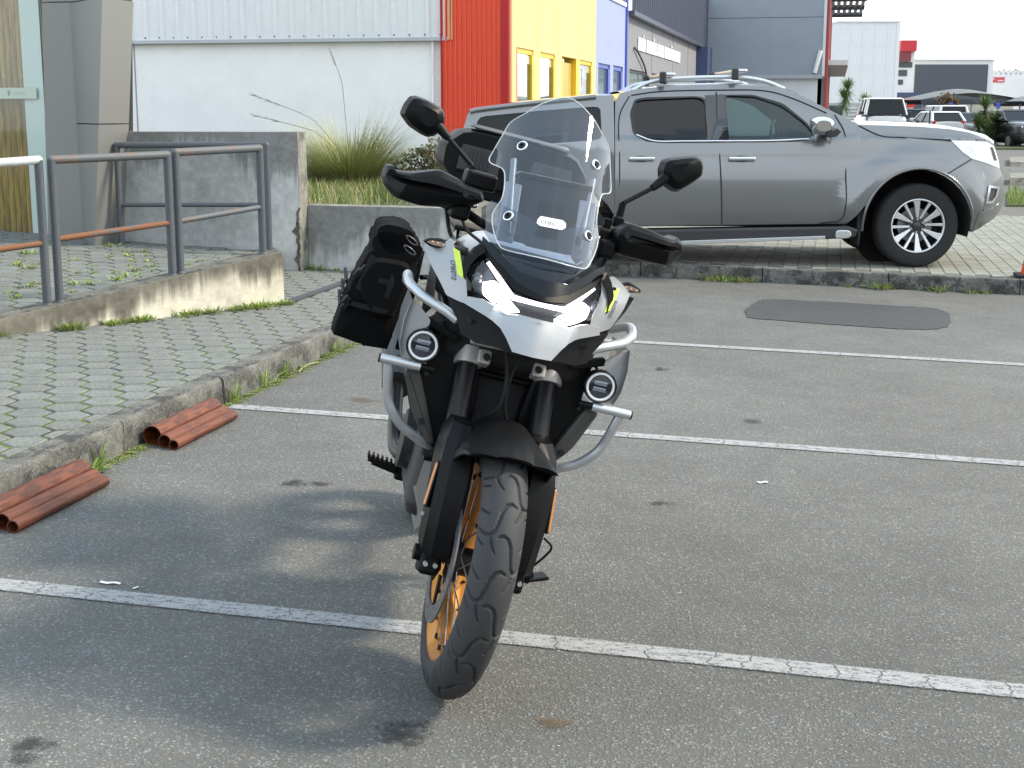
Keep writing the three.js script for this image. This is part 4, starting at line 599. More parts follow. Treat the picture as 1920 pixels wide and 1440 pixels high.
// shade sails over the car park
function sail(label, u0, u1, vPeak, vEdge, dep, col, group) {
  const a = atDepth(u0, vEdge, dep), b = atDepth(u1, vEdge, dep), w = a.distanceTo(b), mid = a.clone().lerp(b, 0.5), rise = (vEdge - vPeak) / FPX * dep, t = thing('shade_sail', label, 'canopy', [mid.x, -0.2, mid.z], YAW, group), hgt = mid.y + 0.2;
  const rings = []; for (let j = 0; j <= 6; j++) { const z = 3 - j, r = []; for (let i = 0; i <= 20; i++) { const s = i / 20; r.push(V3((s - 0.5) * w, hgt + rise * (1 - Math.pow(Math.abs(2 * s - 1), 1.6)) * (0.45 + 0.55 * Math.sin(Math.PI * (j + 0.5) / 7)), z)); } rings.push(r); }
  const g = loft(rings, false, false); mesh('membrane', g, std(col, { roughness: 0.8 }), t); mesh('valance', [span(-w / 2, w / 2, hgt - 0.28, hgt, -3.1, -3.0), span(-w / 2, w / 2, hgt - 0.28, hgt, 3.0, 3.1)], std(rgb(0.06, 0.065, 0.07), { roughness: 0.8 }), t);
  for (const x of [-0.48, 0, 0.48]) mesh('post', rod(V3(x * w, 0, 2.9), V3(x * w, hgt, 2.9), 0.05, 0.05, 8), std(rgb(0.3, 0.3, 0.3), { metalness: 0.5 }), t);
  return t;
}
sail('wide grey shade sail on posts before the dark grey store front', 1702, 1886, 167, 187, 88, rgb(0.15, 0.155, 0.155));
sail('second grey shade sail beside the black parked car', 1896, 1990, 178, 190, 84, rgb(0.16, 0.17, 0.17));
// ------------------------------------------------------------------ yuccas, shrub and small tree
function yucca(u, vTop, vBase, dep, label, R, heads, group) {
  const p = atDepth(u, vBase, dep), q = atDepth(u, vTop, dep), H = q.y - p.y, t = thing('yucca', label, 'plant', [p.x, p.y, p.z], rnd() * 6, group);
  const gs = [], tr = [];
  for (const [hx, hf] of heads) { const top = V3(hx * R, H * hf - R * 0.75, rr(-0.2, 0.2)); tr.push(tube([V3(hx * 0.2, -0.1, 0), top.clone().multiplyScalar(0.55), top], 0.07, 8, 6)); for (let k = 0; k < 230; k++) { const a = rnd() * 6.283, el = rr(-0.75, 1.4), l = R * rr(0.7, 1.05), g = leafGeo(0.05 * R + 0.012, l, l * 0.12); g.rotateX(Math.PI / 2 - el); g.rotateY(a); g.translate(top.x, top.y - rnd() * R * 0.9 * (el < 0.4 ? 1 : 0.2), top.z); const v = rr(0.6, 1.25), c = [0.12, 0.19, 0.05]; g.setAttribute('color', new THREE.Float32BufferAttribute(new Float32Array(g.attributes.position.count * 3).map((_, i) => c[i % 3] * v), 3)); gs.push(g); } }
  mesh('crown', gs, mWeed, t); mesh('trunk', tr, std(rgb(0.18, 0.14, 0.1), { roughness: 0.95 }), t); return t;
}
seed = 616;
yucca(1585, 144, 190, 80, 'tall yucca before the white gable beside the small entrance canopy', 0.78, [[0, 1], [0.05, 0.62]]);
yucca(1627, 172, 194, 78, 'low spreading yucca above the white light truck', 0.75, [[0, 1]]);
yucca(1852, 176, 246, 62, 'bushy yucca cluster between the grey car and the black car', 0.72, [[-0.1, 1], [0.55, 0.62], [-0.7, 0.55], [0.3, 0.42], [-0.35, 0.36], [0.85, 0.34]]);
{
  const p = atDepth(1775, 215, 84), q = atDepth(1775, 170, 84), t = thing('small_tree', 'small reddish brown tree under the grey shade sail', 'tree', [p.x, -0.2, p.z]), H = q.y + 0.2, lv = [];
  for (let k = 0; k < 900; k++) { const a = rnd() * 6.28, c = Math.acos(rr(-1, 1)), r = Math.cbrt(rnd()) * (0.75 + 0.25 * Math.sin(a * 3 + c * 4)); const g = leafGeo(0.1, 0.14, 0.02); g.applyMatrix4(new THREE.Matrix4().makeRotationFromEuler(new THREE.Euler(rnd() * 6, rnd() * 6, rnd() * 6))); g.translate(Math.cos(a) * Math.sin(c) * r * 0.75, H - 0.6 + Math.cos(c) * r * 0.55, Math.sin(a) * Math.sin(c) * r * 0.75); const v = rr(0.6, 1.3), cc = rnd() < 0.3 ? [0.12, 0.15, 0.05] : [0.20, 0.105, 0.06]; g.setAttribute('color', new THREE.Float32BufferAttribute(new Float32Array(g.attributes.position.count * 3).map((_, i) => cc[i % 3] * v), 3)); lv.push(g); }
  mesh('crown', lv, mWeed, t); mesh('trunk', [tube([V3(0, 0, 0), V3(0.03, H * 0.4, 0), V3(0, H - 0.7, 0)], 0.05, 8, 6), tube([V3(0, H * 0.5, 0), V3(0.2, H - 0.6, 0.1), V3(0.35, H - 0.4, 0.1)], 0.025, 6, 5), tube([V3(0, H * 0.5, 0), V3(-0.2, H - 0.6, -0.1), V3(-0.4, H - 0.4, -0.1)], 0.025, 6, 5)], std(rgb(0.15, 0.11, 0.08), { roughness: 0.95 }), t);
}
// dim line of far trees over the roofs
{
  seed = 808; for (let k = 0; k < 6; k++) { const u = 1872 + k * 11, p = atDepth(u, 133 - (k % 2) * 3, 240), t = thing('far_tree', 'dark pointed tree far behind the long white building', 'tree', [p.x, -0.5, p.z], 0, 'trees behind the long white building'), H = p.y + 0.5, lv = []; for (let i = 0; i < 160; i++) { const f = rnd(), a = rnd() * 6.28, r = (1 - f) * 1.0 + 0.1, g = leafGeo(0.3, 0.4, 0.05); g.applyMatrix4(new THREE.Matrix4().makeRotationFromEuler(new THREE.Euler(rnd() * 6, rnd() * 6, rnd() * 6))); g.translate(Math.cos(a) * r * rnd(), H - 4 + f * 4, Math.sin(a) * r * rnd()); g.setAttribute('color', new THREE.Float32BufferAttribute(new Float32Array(g.attributes.position.count * 3).map((_, q) => [0.09, 0.1, 0.08][q % 3]), 3)); lv.push(g); } mesh('crown', lv, mWeed, t); mesh('trunk', rod(V3(0, 0, 0), V3(0, H - 3, 0), 0.15, 0.08, 6), std(rgb(0.1, 0.08, 0.06)), t); }
}
// kerbed islands and verge on the far side of the street
{
  const island = (u0, u1, v0, v1, h, mat, name) => { const a = onGround(u0, v1), b = onGround(u1, v1), c = onGround(u1, v0), d = onGround(u0, v0); const g = loft([[a, b, c, d].map((p) => V3(p.x, groundY(p.x) - 0.02, p.z)), [a, b, c, d].map((p) => V3(p.x, groundY(p.x) + h, p.z))]); return struct(name, triUV(creased(g, 20)), mat); };
  island(1893, 2060, 301, 312, 0.12, mConc, 'kerb_island'); island(1893, 2060, 338, 348, 0.16, mConc, 'kerb_island'); island(1780, 2100, 276, 281, 0.05, std(rgb(0.16, 0.19, 0.07), { map: paverMap, roughness: 1 }), 'verge'); island(1888, 2060, 365, 388, 0.03, std(rgb(0.17, 0.2, 0.07), { map: paverMap, roughness: 1 }), 'verge');
  seed = 99; const im = new THREE.InstancedMesh(leafGeo(0.012, 0.16, 0.05), phys(rgb(0.2, 0.27, 0.06), { roughness: 0.8, transmission: 0.2 }), 700), m = new THREE.Matrix4(), q = new THREE.Quaternion(); for (let k = 0; k < 700; k++) { const p = onGround(rr(1888, 1990), rr(362, 388)); q.setFromEuler(new THREE.Euler(rr(-0.5, 0.5), rnd() * 6.28, rr(-0.5, 0.5))); const s = rr(0.6, 1.4); m.compose(V3(p.x, groundY(p.x) + 0.02, p.z), q, V3(s, s, s)); im.setMatrixAt(k, m); } im.name = 'verge_grass'; tag(im, 'rough green grass on the verge beyond the pickup', 'grass', null, 'stuff'); scene.add(im);
}

// ------------------------------------------------------------------ vehicles
const mirrorZ = (g) => mirrorX(g.clone().rotateY(Math.PI));
const mRubber = std(rgb(0.018, 0.018, 0.019), { roughness: 0.85, bumpMap: grainBump, bumpScale: 0.0006 });
const mBlackPlastic = std(rgb(0.025, 0.026, 0.028), { roughness: 0.55, bumpMap: grainBump, bumpScale: 0.0004 });
const mChrome = std(rgb(0.82, 0.83, 0.85), { roughness: 0.12, metalness: 1 });
const carPaint = (r, g, b, m = 0.3) => phys(rgb(r, g, b), { roughness: 0.42, metalness: m, clearcoat: 1, clearcoatRoughness: 0.05 });
const mCarGlass = phys(rgb(0.010, 0.012, 0.014), { roughness: 0.08, specularIntensity: 0.6 });
const mAmber = phys(rgb(0.75, 0.28, 0.02), { roughness: 0.25, clearcoat: 1 }), mRedLens = phys(rgb(0.5, 0.01, 0.012), { roughness: 0.15, clearcoat: 1 }), mClearLens = phys(rgb(0.75, 0.78, 0.8), { roughness: 0.12, metalness: 0.3, clearcoat: 1 });
{
  // the pickup stands with its front wheels on the platform and its rear wheels on the asphalt, side on to the camera
  const base = onGround(1719.5, 503, 0.125), t = thing('pickup_truck', 'grey double cab pickup with hardtop canopy and roof rails parked on the kerb', 'pickup', [base.x, base.y, base.z], YAW + 0.015);
  t.updateMatrixWorld(true); const inv = t.matrixWorld.clone().invert(), o = camera.position.clone().applyMatrix4(inv);
  const P = (u, v, z = 0) => { const d = rayOf(u, v).transformDirection(inv), k = (z - o.z) / d.z; return o.clone().addScaledVector(d, k); };
  const Ps = (a) => a.map(([u, v]) => P(u, v)), W = 1.74;
  const paint = phys(rgb(0.19, 0.196, 0.20), { roughness: 0.24, metalness: 0.6, clearcoat: 1, clearcoatRoughness: 0.04 });
  const hub = P(1719.5, 430), belt = P(1400, 262).y, roofY = P(1350, 160).y, sill = P(1400, 420).y;
  const zf = (x, y) => { let z = -0.035; z -= 0.06 * Math.pow(clamp((y - 0.62) / 0.5, -1, 1), 2); if (y > belt) z -= 0.36 * (y - belt) + 0.02; const fr = clamp((x - 0.30) / 0.55, 0, 1); z -= 0.30 * fr * fr * fr; const r = Math.hypot(x - hub.x, (y - hub.y)); z += 0.05 * sstep(0.76, 0.56, r) * sstep(0.2, 0.5, y) * (x < 0.55 ? 1 : 0.2); const cr = Math.abs(y - (belt - 0.16)); z -= 0.004 * Math.exp(-cr * cr / 0.0012); return z; };
  const cab = [[1588, 420], [1605, 405], [1622, 384], ...Array.from({ length: 19 }, (_, i) => { const a = Math.PI * (1.0 + 0.04 - i / 18 * 1.06); return [1721 + 101 * Math.cos(a), 420 - 103 * Math.sin(a)]; }), [1824.6, 436], [1850.6, 423], [1874, 411], [1892, 397], [1899, 371], [1899, 343], [1888, 319], [1885, 298], [1875, 271], [1860, 260], [1827, 248.5], [1791.5, 242.4], [1732.5, 237.7], [1661.7, 235.3], [1619, 234], [1560, 204], [1505, 174], [1476, 162.5], [1450, 159.5], [1400, 157.5], [1350, 157], [1300, 158], [1240, 162], [1200, 166], [1168, 174], [1158, 190], [1155, 260], [1153, 424], [1234, 425]];
  const win = { rear: [[1200, 187], [1329, 181.6], [1329, 262], [1222.5, 262], [1194, 249], [1190, 212.5]], front: [[1368.8, 178.8], [1425, 180.4], [1475.6, 198], [1515, 229], [1531, 248], [1524, 258], [1500, 261], [1371.6, 261.4]] };
  const body = Ps(cab), hR = soften(Ps(win.rear), 0.18, 3), hF = soften(Ps(win.front), 0.14, 3);
  const side = sheet(body, zf, 0.03, 4, [hR, hF], 30);
  const flip = (g) => mirrorZ(g).translate(0, 0, -W);
  mesh('body', [side, flip(side)], paint, t);
  // skin across: front, bonnet, windscreen, roof, back
  const skin = (pts, crown = 0.03, N = 10) => { const rings = pts.map((p) => { const z0 = zf(p.x, p.y) - 0.002, r = []; for (let i = 0; i <= N; i++) { const s = i / N, c = 1 - Math.pow(2 * s - 1, 4); r.push(V3(p.x + (p.x > 0.5 ? 0.09 : 0.02) * c * (p.x > -0.5 ? 1 : 0), p.y + crown * c, lerp(z0, -W - z0, s))); } return r; }); return creased(loft(rings, false, false), 30); };
  const idxOf = (u, v) => cab.findIndex((q) => q[0] === u && q[1] === v), seg = (a, b) => body.slice(idxOf(...a), idxOf(...b) + 1);
  mesh('front_fascia', skin(seg([1824.6, 436], [1875, 271]), 0), paint, t); mesh('bonnet', skin(seg([1875, 271], [1619, 234]), 0.035), paint, t);
  mesh('windscreen', skin(seg([1619, 234], [1476, 162.5]), 0.03), phys(rgb(0.75, 0.82, 0.82), { transmission: 1, thickness: 0, roughness: 0.02 }), t);
  mesh('roof', skin(seg([1476, 162.5], [1168, 174]), 0.02), paint, t); mesh('cab_back', skin(seg([1168, 174], [1153, 424]), 0), paint, t);
  mesh('floor_pan', skin([P(1153, 424), P(1588, 420)], 0), mBlackPlastic, t);
  // windows
  const pane = (pts, mat, name) => { const g = sheet(pts, (x, y) => zf(x, y) - 0.018, 0.005, 2); const a = mesh(name, g, mat, t); mesh(name, flip(g), mat, t); return a; };
  pane(hF, phys(rgb(0.62, 0.72, 0.70), { transmission: 1, thickness: 0, roughness: 0.02 }), 'front_door_window'); pane(hR, phys(rgb(0.10, 0.12, 0.14), { transmission: 1, thickness: 0, roughness: 0.02 }), 'rear_door_window');
  const proud = (pts, d, sub = 1) => sheet(Ps(pts), (x, y) => zf(x, y) + d, 0.02, sub);
  mesh('door_pillar', proud([[1330, 178], [1368, 176], [1371, 262], [1330, 262.5]], 0.004), phys(rgb(0.012, 0.012, 0.013), { roughness: 0.2, clearcoat: 1 }), t);
  const rim = (pts, w) => { const c = pts.reduce((s, p) => s.add(p), V3()).multiplyScalar(1 / pts.length); return pts.map((p) => p.clone().add(V3().subVectors(p, c).normalize().multiplyScalar(w))); };
  for (const h of [hR, hF]) mesh('window_seal', sheet(rim(h, 0.022), (x, y) => zf(x, y) + 0.003, 0.015, 1, [h]), phys(rgb(0.012, 0.012, 0.013), { roughness: 0.3 }), t);
  const strip = (pts, r, d) => tube(pts.map(([u, v]) => { const p = P(u, v); p.z = zf(p.x, p.y) + d; return p; }), r, 30, 6, -0.5);
  mesh('chrome_strip', strip([[1196, 253], [1226, 264], [1290, 265], [1370, 264.5], [1450, 264], [1522, 261]], 0.008, 0.006), mChrome, t);
  // panel gaps as dark beads set in the surface
  const gap = std(rgb(0.02, 0.022, 0.025), { roughness: 0.8 });
  for (const g of [[[1352, 172], [1351, 230], [1352, 300], [1354, 360], [1355, 420]], [[1575, 215], [1591, 250], [1588, 330], [1586, 385], [1578, 412], [1540, 419]], [[1185, 180], [1166, 215], [1163, 300], [1162, 420]], [[1189, 178], [1240, 171], [1351, 168], [1450, 170], [1500, 185], [1560, 212]], [[1619, 236], [1660, 255], [1700, 258], [1789, 263]], [[1776, 326], [1800, 312], [1826, 299]]]) mesh('panel_gap', strip(g, 0.0055, 0.0035), gap, t);
  // mirror, handles, lights
  { const m = mesh('wing_mirror', [creased(loft([0, 1, 2, 3].map((k) => { const s = [0.82, 1, 0.96, 0.6][k]; return soften(Ps([[1513, 224], [1530, 218], [1550, 220], [1559, 228], [1558, 246], [1545, 253], [1518, 251]]), 0.3, 2).map((p) => { const c = P(1536, 236); return V3(lerp(c.x, p.x, s), lerp(c.y, p.y, s), 0.02 + k * 0.055); }); })), 40)], mChrome, t); mesh('mirror_arm', slab(Ps([[1540, 250], [1562, 240], [1570, 246], [1560, 256], [1545, 257]]), -0.12, 0.16, 0.008), mBlackPlastic, m); }
  for (const [u0, u1] of [[1180, 1228], [1368, 1418]]) { const c = P((u0 + u1) / 2, 298), h = mesh('door_handle', [at(rbox((u1 - u0) / 220, 0.034, 0.03, 0.013), c.x, c.y, zf(c.x, c.y) + 0.03)], mChrome, t); const cup = new THREE.SphereGeometry(0.07, 16, 10); cup.scale(1.0, 0.42, 0.16); mesh('handle_cup', at(cup, c.x, c.y - 0.003, zf(c.x, c.y) + 0.001), std(rgb(0.1, 0.105, 0.115), { roughness: 0.4, metalness: 0.4 }), h); }
  { const l = [[1789, 263.7], [1830, 264.5], [1860, 267], [1874, 275], [1885, 300], [1887, 317], [1855, 306], [1827, 298], [1810, 286]]; const hl = mesh('headlight', proud(l, 0.006, 2), phys(rgb(0.72, 0.75, 0.76), { roughness: 0.08, metalness: 0.2, clearcoat: 1, clearcoatRoughness: 0.02 }), t); mesh('light_divider', proud([[1867, 276], [1872, 277], [1881, 302], [1876, 302]], 0.014), std(rgb(0.1, 0.07, 0.06)), hl); mesh('light_module', proud([[1822, 272], [1842, 271], [1850, 285], [1835, 292]], 0.009), mChrome, hl); mesh('headlight', flip(proud(l, 0.006, 2)), mClearLens, t); }
  { const f = [[1860, 348.7], [1888, 352], [1881, 371], [1869.5, 383], [1853, 383], [1857.7, 361.7]], i2 = [[1864, 353], [1881, 356], [1876, 370], [1867, 378], [1858, 378], [1862, 363]]; const s = mesh('fog_light_surround', sheet(Ps(f), (x, y) => zf(x, y) + 0.012, 0.02, 1, [Ps(i2)]), mChrome, t); mesh('fog_light_pocket', proud(i2, 0.002), std(rgb(0.03, 0.03, 0.03)), s); }
  mesh('grille', skin([P(1897.5, 335), P(1887.5, 314), P(1884.5, 292)].map((p) => p.clone().add(V3(0.004, 0, 0))), 0).scale(1, 1, 0.62).translate(0, 0, -W * 0.19), mBlackPlastic, t);
  mesh('bumper_lip', proud([[1836, 398], [1870, 392], [1896, 378], [1893, 397], [1874, 412], [1850, 424], [1826, 436]], 0.006, 2), paint, t);
  // arches, step, flap
  const arch = (cx, cy, R, z0, z1) => { const r = []; for (let i = 0; i <= 24; i++) { const a = Math.PI * (1.08 - i / 24 * 1.16); r.push([V3(cx + R * Math.cos(a), cy + R * Math.sin(a), z0), V3(cx + R * Math.cos(a), cy + R * Math.sin(a), z1)]); } return loft(r, false, false); };
  const a0 = P(1721, 420), aR = P(1822, 420).x - a0.x;
  mesh('wheel_arch_liner', [arch(a0.x, a0.y, aR, -0.05, -0.5), at(new THREE.CircleGeometry(aR, 24), a0.x, a0.y, -0.5)], std(rgb(0.01, 0.01, 0.01), { roughness: 1 }), t);
  mesh('wheel_arch_lip', [tube(Array.from({ length: 21 }, (_, i) => { const a = Math.PI * (1.04 - i / 20 * 1.06), p = V3(a0.x + (aR + 0.008) * Math.cos(a), a0.y + (aR + 0.008) * Math.sin(a), 0); p.z = zf(p.x, p.y) + 0.001; return p; }), 0.012, 40, 8)], paint, t);
  mesh('running_board', [slab(Ps([[1148, 432], [1590, 424], [1606, 430], [1602, 443], [1592, 446], [1148, 462]]), -0.2, 0.05, 0.015)], mBlackPlastic, t);
  mesh('step_trim', [slab(Ps([[1148, 455], [1544, 441], [1544, 447], [1148, 463]]), 0.03, 0.065, 0.004), slab(soften(Ps([[1564, 430], [1590, 430], [1594, 440], [1588, 446], [1562, 447]]), 0.3), 0.03, 0.07, 0.01)], std(rgb(0.55, 0.57, 0.58), { metalness: 0.8, roughness: 0.3 }), t);
  mesh('mud_flap', slab(Ps([[1609, 395], [1622, 380], [1618, 420], [1612, 462], [1609.5, 462]]), -0.28, -0.03, 0.003), mRubber, t);
  // canopy and bed
  const can = [[1153, 424], [1153, 262], [1154, 179], [1120, 178.5], [1000, 191], [900, 203], [881, 207], [877, 213], [862, 262], [850, 300], [838, 330], [836, 440], ...Array.from({ length: 15 }, (_, i) => { const a = Math.PI * (1 - i / 14); return [1064 + 98 * Math.cos(a), 446 - 98 * Math.sin(a)]; })];
  const cz = (x, y) => { let z = -0.04; if (y > belt - 0.04) z -= 0.3 * (y - belt + 0.04) + 0.015; return z; }, canP = Ps(can), cwin = Ps([[898, 219], [1010, 208], [1128, 199], [1130, 262], [1000, 272], [878, 280]]);
  const bed = sheet(canP, cz, 0.03, 2, [soften(cwin, 0.12, 2)], 30); const canPaint = phys(rgb(0.19, 0.196, 0.20), { roughness: 0.24, metalness: 0.6, clearcoat: 1, clearcoatRoughness: 0.05 });
  mesh('load_bed', [bed, mirrorZ(bed).translate(0, 0, -W)], canPaint, t);
  const cskin = (pts) => creased(loft(pts.map((p) => { const z0 = cz(p.x, p.y), r = []; for (let i = 0; i <= 8; i++) { const s = i / 8; r.push(V3(p.x, p.y + 0.02 * (1 - Math.pow(2 * s - 1, 4)), lerp(z0, -W - z0, s))); } return r; }), false, false), 30);
  mesh('canopy_roof', cskin(canP.slice(2, 7)), canPaint, t); mesh('canopy_rear_window', cskin([canP[7], canP[8], canP[9]]), mCarGlass, t); mesh('tailgate', cskin([canP[9], canP[10], canP[11]]), canPaint, t); mesh('bed_front', cskin([canP[0], canP[2]]), mBlackPlastic, t);
  mesh('canopy_side_window', [sheet(soften(cwin, 0.12, 2), (x, y) => cz(x, y) - 0.008, 0.006, 1)], mCarGlass, t); mesh('canopy_rim', [tube(canP.slice(3, 7).map((p) => V3(p.x, p.y - 0.01, cz(p.x, p.y) + 0.015)), 0.02, 20, 8)], canPaint, t);
  mesh('tail_light', slab(Ps([[838, 278], [850, 274], [856, 300], [849, 330], [836, 330]]), -0.12, -0.005, 0.01), mRedLens, t);
  // roof rails and bars
  const rail = mesh('roof_rail', [strip([[1192, 168], [1222, 154], [1262, 147], [1340, 143], [1410, 144], [1450, 151], [1486, 166]], 0.019, -0.05), strip([[1258, 158], [1330, 157], [1405, 153]], 0.012, -0.05)], std(rgb(0.62, 0.64, 0.66), { metalness: 0.7, roughness: 0.35 }), t);
  mesh('roof_rail', flip(rail.geometry.clone()), rail.material, t);
  for (const [u, v] of [[1249, 138], [1387, 131]]) { const p = P(u, v), z0 = -0.26; const b = mesh('roof_bar', [at(rbox(0.09, 0.028, W - 0.44, 0.012), p.x + 0.06, p.y, -W / 2)], std(rgb(0.7, 0.71, 0.72), { metalness: 0.8, roughness: 0.3 }), t); mesh('bar_foot', [at(rbox(0.055, 0.10, 0.08, 0.016), p.x, p.y - 0.028, -0.22), at(rbox(0.055, 0.10, 0.08, 0.016), p.x, p.y - 0.028, -W + 0.22)], mBlackPlastic, b); }
  // wheels
  const tyreR = 0.357, prof = [[0.222, -0.09], [0.232, -0.104], [0.28, -0.112], [0.325, -0.108], [0.346, -0.096], [0.355, -0.07], [tyreR, 0], [0.355, 0.07], [0.346, 0.096], [0.325, 0.108], [0.28, 0.112], [0.232, 0.104], [0.222, 0.09]].map(([r, z]) => V2(r, z)), tg = new THREE.LatheGeometry(prof, 56); tg.rotateX(Math.PI / 2);
  const alloy = std(rgb(0.72, 0.73, 0.74), { metalness: 0.85, roughness: 0.28 }), dark = std(rgb(0.012, 0.012, 0.013), { roughness: 0.4, metalness: 0.2 });
  const wheel = (x, y, z, back) => {
    const w = mesh('wheel', at(tg.clone(), x, y, z), mRubber, t); const F = (g) => (back ? mirrorZ(g) : g);
    mesh('wheel_barrel', [at(F(new THREE.LatheGeometry([V2(0.228, 0.1), V2(0.214, 0.075), V2(0.205, -0.05), V2(0.0, -0.06)], 40).rotateX(Math.PI / 2)), x, y, z)], dark, w);
    const ring = new THREE.LatheGeometry([V2(0.231, 0.094), V2(0.233, 0.106), V2(0.225, 0.111), V2(0.216, 0.106), V2(0.214, 0.09)], 48).rotateX(Math.PI / 2), gs = [ring];
    for (let k = 0; k < 6; k++) for (const s of [-1, 1]) { const g = slab([...(s > 0 ? [V2(0.06, 0.003), V2(0.221, 0.03), V2(0.204, 0.096), V2(0.17, 0.07), V2(0.066, 0.024)] : [V2(0.06, -0.003), V2(0.217, -0.048), V2(0.21, -0.074), V2(0.15, -0.051), V2(0.066, -0.024)])], 0.06, 0.098, 0.003); const p = g.attributes.position; for (let i = 0; i < p.count; i++) p.setZ(i, p.getZ(i) - 0.02 * (1 - Math.hypot(p.getX(i), p.getY(i)) / 0.23)); g.rotateZ(k * Math.PI / 3 + 0.32); g.computeVertexNormals(); gs.push(g); }
    mesh('alloy_rim', at(F(merge(gs)), x, y, z), alloy, w);
    mesh('hub_cap', [at(F(new THREE.LatheGeometry([V2(0, 0.088), V2(0.03, 0.086), V2(0.038, 0.076), V2(0.04, 0.03)], 24).rotateX(Math.PI / 2)), x, y, z), at(F(cyl(0.075, 0.075, 0.03, 24).rotateX(Math.PI / 2).translate(0, 0, 0.05)), x, y, z)], std(rgb(0.05, 0.052, 0.056), { roughness: 0.35, metalness: 0.4 }), w);
    mesh('wheel_nuts', Array.from({ length: 6 }, (_, k) => at(F(cyl(0.009, 0.011, 0.02, 8).rotateX(Math.PI / 2).translate(0.054 * Math.cos(k * 1.0472 + 0.5), 0.054 * Math.sin(k * 1.0472 + 0.5), 0.074)), x, y, z)), mChrome, w).userData.kind = 'stuff';
    mesh('brake_disc', at(F(cyl(0.15, 0.15, 0.02, 32).rotateX(Math.PI / 2)), x, y, z), std(rgb(0.25, 0.25, 0.26), { metalness: 0.8, roughness: 0.5 }), w);
  };
  wheel(0, tyreR, -0.15, false); wheel(0, tyreR, -W + 0.15, true);
  const gr = -0.115; wheel(-2.98, tyreR + gr, -0.15, false); wheel(-2.98, tyreR + gr, -W + 0.15, true);
  mesh('chassis', [span(-3.3, 0.4, 0.32, 0.44, -W + 0.5, -0.5), at(cyl(0.05, 0.05, W - 0.3, 10).rotateX(Math.PI / 2), 0, tyreR, -W / 2), at(cyl(0.06, 0.06, W - 0.3, 10).rotateX(Math.PI / 2), -2.98, tyreR + gr, -W / 2)], mBlackPlastic, t);
  // cabin
  const trim = std(rgb(0.035, 0.036, 0.04), { roughness: 0.8 });
  for (const [u, s] of [[1405, 1], [1255, 1]]) for (const z of [-0.5, -W + 0.5]) { const p = P(u, 330), seat = mesh('seat', [at(rbox(0.5, 0.16, 0.5, 0.05), p.x + 0.1, p.y - 0.08, z), at(rbox(0.14, 0.62, 0.46, 0.05), p.x - 0.2, p.y + 0.24, z, 0, 0, 0.18)], trim, t); mesh('headrest', at(rbox(0.1, 0.18, 0.24, 0.04), p.x - 0.27, p.y + 0.63, z), trim, seat); }
  mesh('dashboard', [at(rbox(0.42, 0.3, W - 0.3, 0.06), P(1555, 280).x, P(1555, 280).y - 0.08, -W / 2)], trim, t);
  mesh('steering_wheel', at(new THREE.TorusGeometry(0.18, 0.016, 8, 28), P(1505, 270).x, P(1505, 270).y, -W + 0.5, Math.PI / 2 - 0.35), trim, t);
}
